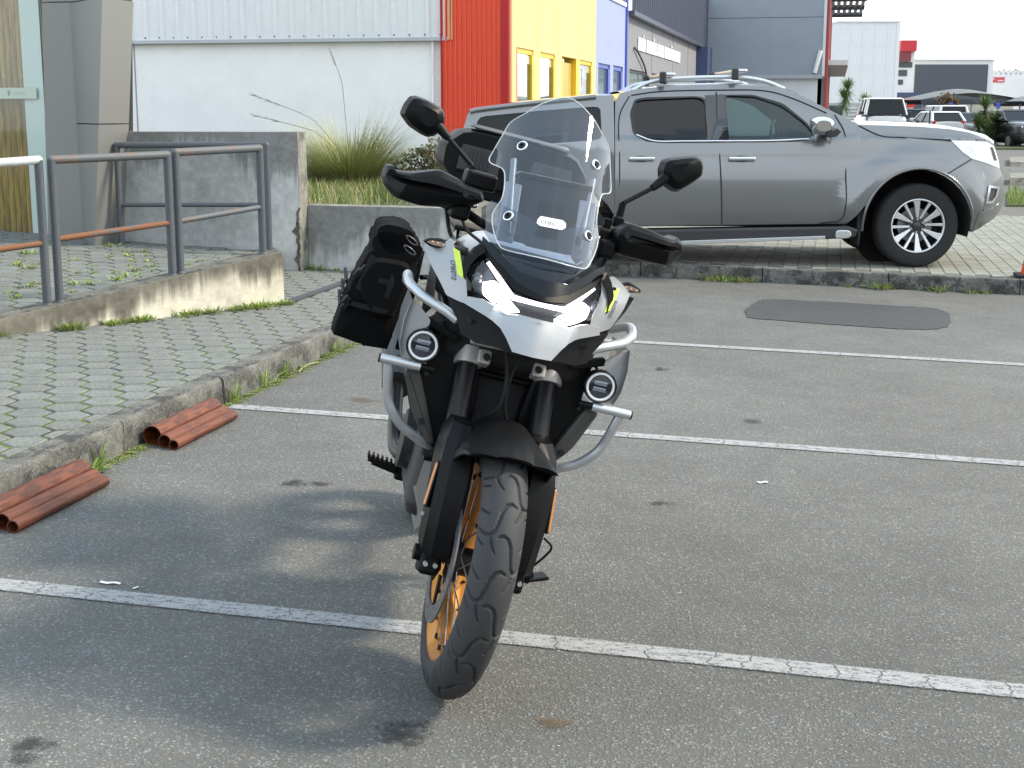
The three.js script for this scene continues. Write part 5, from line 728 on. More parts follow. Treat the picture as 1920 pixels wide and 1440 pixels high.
// ------------------------------------------------------------------ parked cars along the far side
function parkedCar(label, u, vRoof, dep, wid, o, heading, group) {
  // station profile: [x along the car, bottom, shoulder height, half width]; heading 0 faces the camera
  const p = atDepth(u, vRoof, dep), t = thing(o.van ? 'parked_van' : 'parked_car', label, o.van ? 'van' : 'car', [p.x, groundY(p.x), p.z], YAW + heading, group);
  const H = o.h ?? (p.y - groundY(p.x)), L = o.len, hw = wid / 2, paint = carPaint(...o.paint);
  const sec = (z, y0, y1, w, flat = 0.8) => { const r = []; for (let i = 0; i < 20; i++) { const a = i / 20 * Math.PI * 2, c = Math.cos(a), s = Math.sin(a), e = 0.42; r.push(V3(Math.sign(c) * Math.pow(Math.abs(c), e) * w, (y0 + y1) / 2 + Math.sign(s) * Math.pow(Math.abs(s), e) * (y1 - y0) / 2, z)); } return r; };
  const sh = o.shoulder * H, nose = o.nose * H;
  mesh('body', creased(loft([sec(L * 0.5, 0.3, nose * 0.8, hw * 0.78), sec(L * 0.485, 0.22, nose * 0.95, hw * 0.9), sec(L * 0.42, 0.2, nose, hw * 0.98), sec(L * 0.22, 0.2, sh, hw), sec(0, 0.2, sh, hw), sec(-L * 0.3, 0.2, sh * 1.02, hw), sec(-L * 0.46, 0.22, sh * (o.tail ?? 1), hw * 0.96), sec(-L * 0.5, 0.3, sh * 0.95 * (o.tail ?? 1), hw * 0.86)]), 40), paint, t);
  const cb = (z, w, y) => [V3(-w, y, z), V3(w, y, z)], fz = o.cab[0] * L, rf = o.cab[1] * L, rb = o.cab[2] * L, bz = o.cab[3] * L, tw = hw * 0.76, bw = hw * 0.94;
  const cabin = loft([[...cb(fz, bw, sh - 0.03), ...cb(bz, bw, sh - 0.03).reverse()], [...cb(rf, tw, H - 0.04), ...cb(rb, tw, H - 0.04).reverse()]]);
  mesh('glasshouse', creased(cabin, 20), mCarGlass, t);
  mesh('roof', creased(loft([[...cb(rf + 0.06, tw + 0.025, H - 0.06), ...cb(rb - 0.06, tw + 0.025, H - 0.06).reverse()], [...cb(rf, tw * 0.94, H), ...cb(rb, tw * 0.94, H).reverse()]]), 30), paint, t);
  for (const s of [-1, 1]) { mesh('windscreen_pillar', rod(V3(s * (bw + 0.005), sh - 0.03, fz), V3(s * (tw + 0.005), H - 0.05, rf), 0.045, 0.04, 6), paint, t); mesh('rear_pillar', rod(V3(s * (bw + 0.005), sh - 0.03, bz), V3(s * (tw + 0.005), H - 0.05, rb), o.van ? 0.09 : 0.07, 0.06, 6), paint, t); mesh('door_pillar', rod(V3(s * (bw + 0.003), sh - 0.03, (fz + bz) / 2), V3(s * (tw + 0.003), H - 0.05, (rf + rb) / 2), 0.035, 0.035, 6), mBlackPlastic, t);
    const f = L * 0.475; mesh('headlight', at(rbox(hw * 0.42, 0.13, 0.14, 0.04), s * hw * 0.66, nose * 0.8, f), mClearLens, t); mesh('tail_light', at(rbox(hw * 0.2, 0.34, 0.12, 0.03), s * hw * 0.82, sh * 0.84, -L * 0.475), mRedLens, t);
    const m = mesh('wing_mirror', at(rbox(0.2, 0.14, 0.1, 0.04), s * (hw + 0.08), sh + 0.06, fz - 0.25), o.mirror ?? paint, t);
    for (const z of [L * 0.3, -L * 0.3]) { const w = mesh('wheel', at(cyl(0.32, 0.32, 0.2, 24).rotateZ(Math.PI / 2), s * (hw - 0.09), 0.32, z), mRubber, t); mesh('rim', at(cyl(0.21, 0.21, 0.21, 18).rotateZ(Math.PI / 2), s * (hw - 0.085), 0.32, z), std(rgb(0.4, 0.4, 0.41), { metalness: 0.7, roughness: 0.4 }), w); } }
  mesh('grille', at(rbox(hw * 0.9, 0.2, 0.06, 0.03), 0, nose * 0.72, L * 0.492), mBlackPlastic, t); mesh('bumper_intake', at(rbox(hw * 1.2, 0.14, 0.06, 0.03), 0, 0.38, L * 0.488), mBlackPlastic, t);
  mesh('front_plate', at(rbox(0.5, 0.11, 0.02, 0.004), 0, nose * 0.5, L * 0.512), std(rgb(0.62, 0.66, 0.72)), t); mesh('rear_plate', at(rbox(0.5, 0.11, 0.02, 0.004), 0, sh * 0.62, -L * 0.51), std(rgb(0.7, 0.7, 0.66)), t); mesh('rear_bumper', at(rbox(hw * 1.7, 0.2, 0.1, 0.05), 0, 0.42, -L * 0.495), paint, t);
  return t;
}
const hatch = { len: 3.9, shoulder: 0.7, nose: 0.62, cab: [0.24, 0.05, -0.36, -0.48] }, suv = { len: 4.7, shoulder: 0.72, nose: 0.68, cab: [0.2, 0.05, -0.38, -0.48] }, sedan = { len: 4.4, shoulder: 0.68, nose: 0.6, cab: [0.2, 0.03, -0.26, -0.44] }, van = { van: true, len: 4.3, shoulder: 0.62, nose: 0.56, cab: [0.34, 0.2, -0.47, -0.49] };
parkedCar('black car with a pale number plate and its front towards the street', 1905, 205, 62, 1.9, { ...suv, paint: [0.006, 0.007, 0.01, 0], mirror: mBlackPlastic }, 0.12);
parkedCar('white light truck cab with a large dark windscreen below the yuccas', 1651, 190, 66, 1.95, { ...van, len: 3.6, shoulder: 0.64, nose: 0.62, cab: [0.46, 0.38, -0.1, -0.12], paint: [0.72, 0.74, 0.74, 0], mirror: mBlackPlastic, h: 2.05 }, -0.08);
parkedCar('white hatchback seen from behind with red tail lights', 1754, 210, 68, 1.65, { ...hatch, paint: [0.7, 0.71, 0.71, 0], h: 1.5 }, Math.PI + 0.05);
parkedCar('dark grey car beside the white light truck cab', 1703, 206, 74, 1.6, { ...hatch, paint: [0.09, 0.095, 0.105, 0.3], h: 1.6 }, Math.PI - 0.1);
parkedCar('white van behind the white hatchback', 1768, 199, 80, 1.75, { ...van, paint: [0.72, 0.73, 0.74, 0], h: 1.85 }, Math.PI);
parkedCar('dark grey saloon between the white hatchback and the yucca cluster', 1810, 212, 70, 1.7, { ...sedan, paint: [0.04, 0.045, 0.055, 0.3], h: 1.48 }, 0.25);
parkedCar('dark blue car half hidden behind the white hatchback', 1722, 209, 84, 1.6, { ...hatch, paint: [0.03, 0.035, 0.06, 0.3], h: 1.5 }, 0);
// slim posts between the cars and blue parking signs
for (const [u, vt, vb, dep, lab] of [[1626, 214, 262, 52, 'thin dark post in front of the white truck cab'], [1744, 208, 258, 54, 'thin dark post in front of the white hatchback']]) { const a = atDepth(u, vt, dep), t = thing('marker_post', lab, 'post', [a.x, groundY(a.x), a.z]); mesh('post', rod(V3(0, -0.02, 0), V3(0, a.y - groundY(a.x), 0), 0.03, 0.03, 8), std(rgb(0.05, 0.07, 0.08)), t); }
for (const [u, v, dep, lab] of [[1783, 197, 82, 'small blue parking sign above the white van'], [1871, 198, 74, 'small blue parking sign beside the yucca cluster']]) { const a = atDepth(u, v, dep), t = thing('parking_sign', lab, 'sign', [a.x, groundY(a.x), a.z], YAW), h = a.y - groundY(a.x); mesh('pole', rod(V3(0, 0, 0), V3(0, h, 0), 0.03, 0.03, 8), std(rgb(0.4, 0.4, 0.4), { metalness: 0.5 }), t); mesh('panel', box(0.22, 0.3, 0.03, 0, h, 0.03), std(rgb(0.05, 0.09, 0.45)), t); }
// traffic cone on the platform
{
  const p = onGround(1931, 520, 0.125), t = thing('traffic_cone', 'orange red traffic cone on a black base at the platform edge', 'cone', [p.x, p.y, p.z]);
  mesh('cone_body', new THREE.LatheGeometry([V2(0.075, 0.03), V2(0.07, 0.06), V2(0.02, 0.36), V2(0.015, 0.365), V2(0, 0.366)], 24), std(rgb(0.75, 0.09, 0.02), { roughness: 0.5 }), t);
  mesh('cone_band', new THREE.LatheGeometry([V2(0.0565, 0.149), V2(0.044, 0.223)], 24), std(rgb(0.75, 0.75, 0.72)), t); mesh('cone_base', rbox(0.24, 0.03, 0.24, 0.012, 0, 0.016, 0), mRubber, t);
}

// ------------------------------------------------------------------ motorcycle, leaning on its side stand
// local frame: x to the bike's own port side, y up along the bike, z forward; origin below the front axle
const bikeYaw = 18.86 * Math.PI / 180, bikeLean = 14.29 * Math.PI / 180, steer = 2.5 * Math.PI / 180;
const bikeQ = new THREE.Quaternion().setFromEuler(new THREE.Euler(0, bikeYaw, -bikeLean, 'YXZ'));
const bikeO = onGround(855, 1297).add(V3(-0.0434, 0, 0).applyQuaternion(bikeQ));
const bike = thing('motorcycle', 'silver and black adventure motorcycle with lit headlights leaning on its stand', 'motorcycle', bikeO.toArray());
bike.quaternion.copy(bikeQ);
const bikeInv = bikeQ.clone().invert(), camLocal = camera.position.clone().sub(bikeO).applyQuaternion(bikeInv);
const SAX = V3(0, Math.cos(0.4363), -Math.sin(0.4363)), SP = V3(0, 0, 0.105), steerM = new THREE.Matrix4().makeTranslation(SP.x, SP.y, SP.z).multiply(new THREE.Matrix4().makeRotationAxis(SAX, steer)).multiply(new THREE.Matrix4().makeTranslation(-SP.x, -SP.y, -SP.z)), steerI = steerM.clone().invert();
const solve = (o, d, z) => { if (typeof z === 'number') return o.clone().addScaledVector(d, (z - o.z) / d.z); let q = 0, p; for (let i = 0; i < 14; i++) { p = o.clone().addScaledVector(d, (q - o.z) / d.z); q = lerp(q, z(p.x, p.y), 0.7); } return p; };
const B = (u, v, z) => solve(camLocal, rayOf(u, v).applyQuaternion(bikeInv), z);                               // fixed to the frame
const BS = (u, v, z) => solve(camLocal.clone().applyMatrix4(steerI), rayOf(u, v).applyQuaternion(bikeInv).transformDirection(steerI), z); // turns with the fork
const Bs = (a, z) => a.map(([u, v, zz]) => B(u, v, zz ?? z)), BSs = (a, z) => a.map(([u, v, zz]) => BS(u, v, zz ?? z));
const flipX = (p) => V3(-p.x, p.y, p.z), zero = (p) => V3(0, p.y, p.z);
const mirrored = (half) => half.concat(half.slice().reverse().filter((p) => Math.abs(p.x) > 1e-6).map(flipX)); // half starts and ends at x = 0
const onFork = (g) => g.applyMatrix4(steerM);
const pm = (name, g, mat, parent = bike, label) => mesh(name, g, mat, parent, label);
const both = (name, g, mat, parent = bike, steered) => [g, mirrorX(merge(g).clone())].map((q) => pm(name, steered ? onFork(merge(q)) : q, mat, parent));

const mSilver = phys(rgb(0.31, 0.32, 0.33), { roughness: 0.3, metalness: 0.3, clearcoat: 0.7, clearcoatRoughness: 0.08 });
const mCoat = phys(rgb(0.005, 0.0052, 0.0057), { roughness: 0.42, specularIntensity: 0.28 });
const mGloss = phys(rgb(0.004, 0.004, 0.005), { roughness: 0.1, specularIntensity: 0.7 });
const mSatin = phys(rgb(0.013, 0.0133, 0.0145), { roughness: 0.4, specularIntensity: 0.7 });
const mBar = std(rgb(0.52, 0.54, 0.56), { roughness: 0.38, metalness: 0.65 });
const mAlu = std(rgb(0.50, 0.49, 0.46), { roughness: 0.5, metalness: 0.45 });
const mGold = phys(rgb(0.48, 0.185, 0.015), { roughness: 0.38, metalness: 0.55, clearcoat: 0.3 });
const mDim = std(rgb(0.008, 0.008, 0.009), { roughness: 0.8 });
const mAmberRefl = phys(rgb(0.62, 0.2, 0.02), { roughness: 0.2, clearcoat: 1 });

// ---- front wheel
{
  const R = 0.329, NA = 880, NS = 72, pos = [], idx = [], curves = [];
  const per = 2 * Math.PI * R / 13, seg = (a) => { for (let i = 0; i < a.length - 1; i++) curves.push([...a[i], ...a[i + 1]]); };
  seg([[0.004, -0.02, 0.45], [0.010, -0.006, 0.9], [0.004, 0.008, 1.15], [-0.012, 0.018, 1.2], [-0.038, 0.024, 1.2], [-0.06, 0.031, 1.15], [-0.07, 0.042, 1.1], [-0.066, 0.058, 1], [-0.052, 0.078, 0.8], [-0.04, 0.095, 0.6]]); seg([[-0.016, 0.05, 0.4], [-0.008, 0.064, 0.8], [0.012, 0.088, 0.6]]); seg([[-0.094, 0.056, 0.4], [-0.086, 0.07, 0.7], [-0.07, 0.09, 0.5]]); seg([[-0.072, 0.04, 1], [-0.092, 0.034, 0.8], [-0.112, 0.022, 0.5]]);
  const groove = (along, across) => { let d = 9; for (const side of [1, -1]) { const t = (((along + (side > 0 ? 0 : per / 2)) % per) + per) % per, y = across * side; for (const k of [-per, 0, per]) for (const [x0, y0, w0, x1, y1, w1] of curves) { const px = t + k, vx = x1 - x0, vy = y1 - y0, f = clamp(((px - x0) * vx + (y - y0) * vy) / (vx * vx + vy * vy), 0, 1), dd = Math.hypot(px - x0 - f * vx, y - y0 - f * vy) / lerp(w0, w1, f); if (dd < d) d = dd; } } return sstep(0.0042, 0.0022, d); };
  const aMax = 104 * Math.PI / 180; const colr = [];
  for (let i = 0; i <= NA; i++) { const ph = i / NA * Math.PI * 2; for (let j = 0; j <= NS; j++) { const a = lerp(-aMax, aMax, j / NS), g = Math.abs(a) < 1.5 ? groove(ph * R, a * 0.0605) * 0.006 : 0; const x = (0.0535 - g) * Math.sin(a), r = 0.268 + (0.061 - g) * Math.cos(a); pos.push(x, r * Math.sin(ph), r * Math.cos(ph)); } }
  for (let i = 0; i < NA; i++) for (let j = 0; j < NS; j++) { const a = i * (NS + 1) + j, b = a + NS + 1; idx.push(a, b, a + 1, b, b + 1, a + 1); }
  const g = new THREE.BufferGeometry(); g.setAttribute('position', new THREE.Float32BufferAttribute(pos, 3)); g.setIndex(idx); g.computeVertexNormals();
  const side = []; for (const s of [-1, 1]) { const l = new THREE.LatheGeometry([V2(0.2535, s * 0.0518), V2(0.247, s * 0.049), V2(0.243, s * 0.040)].map((p) => p), 90); l.rotateZ(Math.PI / 2); side.push(l); }
  const C = V3(0, 0.33, 0), W = (q) => onFork(q.translate(C.x, C.y, C.z)), w = new THREE.Group(); w.name = 'front_wheel'; bike.add(w);
  pm('tyre', W(merge([g, ...side])), std(rgb(0.030, 0.0305, 0.032), { roughness: 0.72, bumpMap: grainBump, bumpScale: 0.0005 }), w);
  const rimP = [[0.249, -0.041], [0.252, -0.044], [0.249, -0.047], [0.240, -0.046], [0.234, -0.038], [0.222, -0.030], [0.214, -0.020], [0.211, 0], [0.214, 0.020], [0.222, 0.030], [0.234, 0.038], [0.240, 0.046], [0.249, 0.047], [0.252, 0.044], [0.249, 0.041], [0.235, 0.03], [0.228, 0], [0.235, -0.03], [0.249, -0.041]];
  const rim = new THREE.LatheGeometry(rimP.map(([r, x]) => V2(r, x)), 96); rim.rotateZ(Math.PI / 2); pm('rim', W(creased(rim, 35)), mGold, w);
  const spokeM = std(rgb(0.35, 0.35, 0.36), { metalness: 0.85, roughness: 0.35 });
  for (let k = 0; k < 36; k++) { const s = k % 2 ? 1 : -1, d = (k % 4 < 2 ? 1 : -1) * 0.55, a = k / 36 * Math.PI * 2, p = V3(s * 0.042, 0.05 * Math.sin(a + d), 0.05 * Math.cos(a + d)), q = V3(s * 0.03, 0.221 * Math.sin(a), 0.221 * Math.cos(a)); pm('spoke', W(rod(p, q, 0.0019, 0.0019, 6)), spokeM, w); const n = rod(q.clone().lerp(p, 0.07), q, 0.004, 0.0045, 6); pm('spoke_nipple', W(n), mDim, w); }
  pm('hub', W(merge([at(cyl(0.035, 0.035, 0.09, 24).rotateZ(Math.PI / 2), 0, 0, 0), ...[-1, 1].map((s) => at(cyl(0.056, 0.056, 0.012, 28).rotateZ(Math.PI / 2), s * 0.042, 0, 0)), at(cyl(0.014, 0.014, 0.23, 16).rotateZ(Math.PI / 2), 0, 0, 0)])), mSatin, w);
  const ring = new THREE.Shape(); ring.absarc(0, 0, 0.16, 0, Math.PI * 2); const hole = new THREE.Path(); hole.absarc(0, 0, 0.118, 0, Math.PI * 2, true); ring.holes.push(hole); for (let k = 0; k < 40; k++) { const a = k / 40 * Math.PI * 2, r = [0.127, 0.14, 0.152][k % 3], h = new THREE.Path(); h.absarc(r * Math.cos(a), r * Math.sin(a), 0.0042, 0, Math.PI * 2, true); ring.holes.push(h); }
  for (const s of [-1, 1]) { const d = new THREE.ExtrudeGeometry(ring, { depth: 0.005, bevelEnabled: false, curveSegments: 64 }); d.rotateY(Math.PI / 2); d.translate(s * 0.072 - 0.0025, 0, 0); const disc = pm('brake_disc', W(triUV(d)), std(rgb(0.26, 0.26, 0.265), { metalness: 0.85, roughness: 0.38 }), w);
    const cr = []; for (let k = 0; k < 6; k++) { const a = k * 1.0472 + 0.3, f = (r, t) => V2(r * Math.cos(a + t), r * Math.sin(a + t)); cr.push(slab([f(0.045, -0.3), f(0.121, -0.07), f(0.121, 0.07), f(0.045, 0.3)], -0.003, 0.003, 0.001).rotateY(Math.PI / 2).translate(s * 0.069, 0, 0)); } pm('disc_carrier', W(merge(cr)), mCoat, disc); }
}
// ---- fork, guards, mudguard
{
  const legAt = (x, y, dz = 0) => V3(x, y, -(y - 0.33) * Math.tan(0.4363) + dz), FX = 0.106;
  for (const s of [-1, 1]) {
    pm('fork_tube', onFork(rod(legAt(s * FX, 0.56), legAt(s * FX, 1.06), 0.0275, 0.0275, 28)), phys(rgb(0.008, 0.008, 0.0095), { roughness: 0.36, specularIntensity: 0.6 }), bike);
    pm('fork_slider', onFork(rod(legAt(s * FX, 0.33), legAt(s * FX, 0.6), 0.02, 0.02, 20)), mSatin, bike);
    const foot = pm('axle_clamp', onFork(merge([at(rbox(0.05, 0.085, 0.075, 0.012), s * FX, 0.325, 0.0, 0, -0.2), at(cyl(0.02, 0.02, 0.02, 16).rotateZ(Math.PI / 2), s * (FX + 0.03), 0.33, 0)])), mCoat, bike); for (const k of [-1, 1]) pm('clamp_bolt', onFork(at(cyl(0.006, 0.006, 0.01, 10).rotateX(Math.PI / 2), s * FX + k * 0.012, 0.318, 0.042)), mAlu, foot);
    const cl = pm('fork_clamp', onFork(at(merge([cyl(0.036, 0.036, 0.042, 28), rbox(0.034, 0.038, 0.04, 0.006, s < 0 ? 0.034 : -0.034, 0, 0.018)]), s * FX, 0.790, -0.2145, 0, -0.4363)), mAlu, bike); pm('clamp_screw', onFork(at(cyl(0.0085, 0.0085, 0.02, 12).rotateX(Math.PI / 2), s * FX + (s < 0 ? 0.038 : -0.038), 0.806, -0.176)), mDim, cl);
    pm('brake_caliper', onFork(at(merge([rbox(0.05, 0.13, 0.06, 0.014), rbox(0.034, 0.09, 0.075, 0.012, 0, 0, -0.01)]), s * 0.084, 0.4, -0.125, 0, -0.5)), mSatin, bike);
  }
  pm('lower_yoke', onFork(at(rbox(0.24, 0.035, 0.07, 0.012), 0, 0.83, -0.225, 0, -0.4363)), mAlu, bike);
  pm('top_yoke', onFork(at(rbox(0.25, 0.03, 0.08, 0.012), 0, 1.05, -0.335, 0, -0.4363)), mCoat, bike); pm('steering_stem', onFork(rod(V3(0, 0.8, -0.26), V3(0, 1.06, -0.38), 0.03, 0.03, 16)), mCoat, bike);
  // mudguard: saddle over the tyre with shoulders running down into the fork guards
  const rings = [], NT = 20, half = [[0, 0.361], [0.02, 0.3605], [0.036, 0.357], [0.046, 0.351], [0.084, 0.318], [0.106, 0.294], [0.118, 0.265], [0.122, 0.235]];
  for (let i = 0; i <= NT; i++) { const th = lerp(61, 142, i / NT) * Math.PI / 180, f = i / NT, drop = f < 0.3 ? lerp(0.18, 1, f / 0.3) : f > 0.62 ? lerp(1, 0.25, (f - 0.62) / 0.38) : 1; const P = (x, r, k) => { const rr_ = 0.361 - (0.361 - r) * (k < 4 ? 1 : drop); const xx = x * (k < 4 ? 1 : lerp(0.86, 1, drop)); return V3(xx, 0.33 + rr_ * Math.sin(th), rr_ * Math.cos(th)); };
    const o = half.map(([x, r], k) => P(x, r, k)), inn = half.slice().reverse().map(([x, r], k) => P(x * 0.955, r - 0.006, 7 - k)); const L = [...o.slice(1).reverse().map(flipX), ...o, ...inn, ...inn.slice(0, -1).reverse().map(flipX).map((p) => p)]; rings.push(L); }
  pm('front_mudguard', onFork(creased(loft(rings), 24)), mCoat, bike);
  // fork guards: tall flat shields in front of the sliders
  for (const s of [-1, 1]) { const sec = (y, x0, x1, zf_, zb) => [V3(s * x0, y, zf_ - 0.022), V3(s * (x0 + 0.012), y, zf_), V3(s * (x1 - 0.022), y, zf_ - 0.004), V3(s * x1, y, zf_ - 0.03), V3(s * x1, y, zb), V3(s * (x0 + 0.012), y, zb)]; const r = [sec(0.345, 0.068, 0.136, 0.075, -0.035), sec(0.36, 0.064, 0.139, 0.082, -0.045), sec(0.45, 0.062, 0.142, 0.078, -0.075), sec(0.56, 0.063, 0.143, 0.055, -0.13), sec(0.62, 0.066, 0.138, 0.02, -0.15), sec(0.655, 0.075, 0.125, -0.02, -0.15)]; pm('fork_guard', onFork(creased(loft(s > 0 ? r : r.map((q) => q.slice().reverse())), 28)), mCoat, bike);
    const rf = pm('side_reflector', onFork(at(rbox(0.008, 0.105, 0.022, 0.003), s * 0.149, 0.505, 0.012, s * 0.35, -0.2)), mAmberRefl, bike); pm('reflector_holder', onFork(at(rbox(0.006, 0.115, 0.028, 0.002), s * 0.145, 0.505, 0.010, s * 0.35, -0.2)), mDim, rf); pm('guard_screw', onFork(at(cyl(0.006, 0.006, 0.006, 10).rotateZ(Math.PI / 2), s * 0.146, 0.42, -0.02)), mAlu, bike); }
  // brake hoses
  pm('brake_hose', onFork(tube([V3(-0.06, 0.92, -0.2), V3(-0.02, 0.8, -0.13), V3(-0.015, 0.7, -0.12), V3(-0.05, 0.62, -0.2), V3(-0.09, 0.45, -0.16)], 0.0045, 30, 8)), mDim, bike); pm('brake_hose', onFork(tube([V3(0.05, 0.92, -0.2), V3(0.0, 0.8, -0.14), V3(0.0, 0.7, -0.125), V3(0.05, 0.62, -0.2), V3(0.09, 0.45, -0.16)], 0.0045, 30, 8)), mDim, bike);
}
// ---- front bodywork
const zB = (x, y) => 0.085 - 1.55 * Math.pow(Math.abs(x) + 1e-4, 1.5) - 0.28 * Math.max(-0.1, y - 0.9);
const zOff = (d) => (x, y) => zB(x, y) + d;
{
  const half = (a, c0, c1, f) => mirrored([zero(B(...c0, f)), ...a.map(([u, v]) => B(u, v, f)), zero(B(...c1, f))]);
  // black lower cowl behind the silver nose
  pm('lower_cowl', sheet(half([[960, 575], [880, 545], [838, 553], [846, 578], [858, 600], [864, 626], [892, 643], [925, 650], [952, 660]], [1000, 585], [985, 672], zOff(-0.03)), zOff(-0.03), 0.012, 3), mCoat, bike);
  // silver nose panel, a raised keel in the middle
  const zN = (x, y) => zB(x, y) + 0.006 + 0.022 * sstep(0.115, 0.075, Math.abs(x)) * sstep(1.0, 0.9, y);
  pm('nose_panel', sheet(half([[976, 591], [950, 589], [926, 573], [905, 561], [877, 556], [868, 567], [888, 579], [908, 591], [924, 602], [938, 615], [949, 634], [960, 659.5]], [1000, 597], [986, 667], zN), zN, 0.01, 4), mSilver, bike);
  // side fairings with lime flash and lettering
  const zS = (x, y) => zB(x, y) - 0.002 + 0.014 * Math.exp(-Math.pow((y - 1.0) / 0.05, 2)) * sstep(0.15, 0.2, Math.abs(x));
  const sideO = soften(Bs([[795, 463], [806, 453], [849, 452], [858, 480], [867, 512], [874, 525], [876, 556], [868, 568], [850, 560], [837, 553], [826, 530], [808, 496]], zS), 0.12, 2);
  const lime = phys(rgb(0.55, 0.72, 0.02), { roughness: 0.35, clearcoat: 0.8 });
  const letter = canvasTex(512, 128, (c, w, h) => { c.fillStyle = '#ffffff'; c.fillRect(0, 0, w, h); c.fillStyle = '#000000'; c.font = 'bold 104px sans-serif'; c.textAlign = 'center'; c.textBaseline = 'middle'; c.fillText('CFMOTO', w / 2, h / 2 + 4, w * 0.96); });
  const inkA = letter.clone(); inkA.colorSpace = THREE.NoColorSpace; inkA.needsUpdate = true;
  for (const s of [-1, 1]) {
    const F = (a) => a.map((p) => (s < 0 ? p : V3(-p.x * 0.93, p.y, p.z))), f = pm('side_fairing', sheet(s < 0 ? sideO : soften(Bs([[1128, 524], [1150, 518], [1163, 528], [1182, 550.6], [1169.5, 580], [1144, 617], [1111, 627], [1106, 617], [1112, 590], [1119, 578], [1128, 550]], zS), 0.12, 2), zS, 0.008, 4), mSilver, bike);
    pm('lime_flash', sheet(F(Bs([[849, 463], [862, 471], [868, 512], [868, 522], [857, 513]], zS)), (x, y) => zS(x, y) + 0.0016, 0.001, 2), lime, f);
    const q = F(Bs([[841, 482], [856, 484], [858, 530], [843, 528]], zS)), g = sheet(q, (x, y) => zS(x, y) + 0.003, 0, 3), uv = g.attributes.uv, p = g.attributes.position, a = q[0], b = q[1], d = q[3];
    const ex = V2(b.x - a.x, b.y - a.y), ey = V2(d.x - a.x, d.y - a.y), det = ex.x * ey.y - ex.y * ey.x; for (let i = 0; i < p.count; i++) { const x = p.getX(i) - a.x, y = p.getY(i) - a.y, h = (x * ey.y - y * ey.x) / det, k = (ex.x * y - ex.y * x) / det; s < 0 ? uv.setXY(i, k, h) : uv.setXY(i, 1 - k, h); }
    const inv = texFrom(2, 2, () => [1, 1, 1], false); const ink = canvasTex(512, 128, (c, w, h2) => { c.fillStyle = '#000'; c.fillRect(0, 0, w, h2); c.fillStyle = '#fff'; c.font = 'bold 100px sans-serif'; c.textAlign = 'center'; c.textBaseline = 'middle'; c.fillText('CFMOTO', w / 2, h2 / 2 + 4, w * 0.96); }); ink.colorSpace = THREE.NoColorSpace;
    pm('lettering', g, std(rgb(0.06, 0.07, 0.09), { alphaMap: ink, transparent: true, roughness: 0.5 }), f);
    // fairing edge behind, going back to the tank
    const bk = F(Bs([[806, 453], [849, 452], [872, 486], [866, 512]], zS)); pm('fairing_return', creased(loft([F(Bs([[795, 463], [808, 496], [826, 530], [837, 553]], zS)), F(Bs([[795, 463], [808, 496], [826, 530], [837, 553]], zS)).map((v) => V3(v.x * 0.93, v.y - 0.01, v.z - 0.22))], false, false), 30), mCoat, bike);
  }
  // headlight: dark bowl, running light, lamps, clear cover
  const zL = zOff(-0.012);
  const lensO = half([[963, 551], [938, 512], [916, 480], [908, 474], [881, 495], [877, 521], [890, 545], [908, 557], [926, 572], [950, 590], [978, 592]], [1006, 566], [999, 598], zL);
  const lampO = soften(Bs([[906, 531], [929, 528], [945, 541], [958.5, 567], [978, 588], [948, 588], [925, 571], [906, 553]], zL), 0.2, 3), mLamp = std(rgb(1, 1, 1), { emissive: rgb(1, 0.98, 1), emissiveIntensity: 4, roughness: 0.4 });
  const hl = pm('headlight', sheet(lensO, zOff(-0.05), 0.01, 3), mGloss, bike);
  pm('headlight_cover', sheet(lensO, zL, 0, 3), phys(rgb(0.97, 0.98, 1), { transmission: 1, thickness: 0, roughness: 0.02 }), hl);
  const drl = mirrored([zero(B(1008, 566.5, zOff(-0.02))), ...Bs([[964, 553.5], [941, 521], [918, 490], [912.5, 493.5], [933, 525], [960, 562.5]], zOff(-0.02)), zero(B(1009, 574.5, zOff(-0.02)))]);
  pm('running_light', sheet(drl, zOff(-0.02), 0.006, 2), std(rgb(1, 1, 1), { emissive: rgb(0.93, 0.9, 1), emissiveIntensity: 1.6, roughness: 0.4 }), hl);
  for (const s of [-1, 1]) { const F = (a) => a.map((p) => (s < 0 ? p : flipX(p))); const o = F(lampO), c = o.reduce((q, p) => q.add(p), V3()).multiplyScalar(1 / o.length);
    pm('lamp', sheet(o, zOff(-0.03), 0.006, 2), mLamp, hl); pm('lamp_divider', sheet(F(Bs([[950, 588], [978, 590], [999, 597], [999, 602], [972, 598], [945, 593]], zL)), zOff(-0.008), 0.004, 1), mSatin, hl);
    const pc = s < 0 ? B(897, 524, zOff(-0.03)) : flipX(B(897, 524, zOff(-0.03))); pm('projector_lens', at(new THREE.LatheGeometry([V2(0, 0.018), V2(0.008, 0.016), V2(0.014, 0.008), V2(0.016, 0), V2(0.016, -0.02)], 24).rotateX(Math.PI / 2), pc.x, pc.y, pc.z - 0.01), phys(rgb(0.08, 0.085, 0.1), { roughness: 0.05, clearcoat: 1, metalness: 0.3 }), hl);
    pm('lamp_reflector', sheet(F(Bs([[882, 502], [910, 490], [930, 526], [908, 530], [906, 550], [890, 542], [880, 522]], zL)), zOff(-0.042), 0.004, 2), phys(rgb(0.10, 0.10, 0.11), { roughness: 0.2, metalness: 0.7 }), hl);
    const sp = new THREE.RectAreaLight(rgb(1, 0.97, 1), 14, 0.06, 0.035); sp.name = 'headlight_beam'; sp.position.set(c.x, c.y, zB(c.x, c.y) + 0.01); sp.lookAt(c.x * 1.3, c.y - 0.35, 2.5); bike.add(sp); sp.lookAt(bikeO.clone().add(V3(c.x * 1.3, c.y - 0.35, 2.5).applyQuaternion(bikeQ))); }
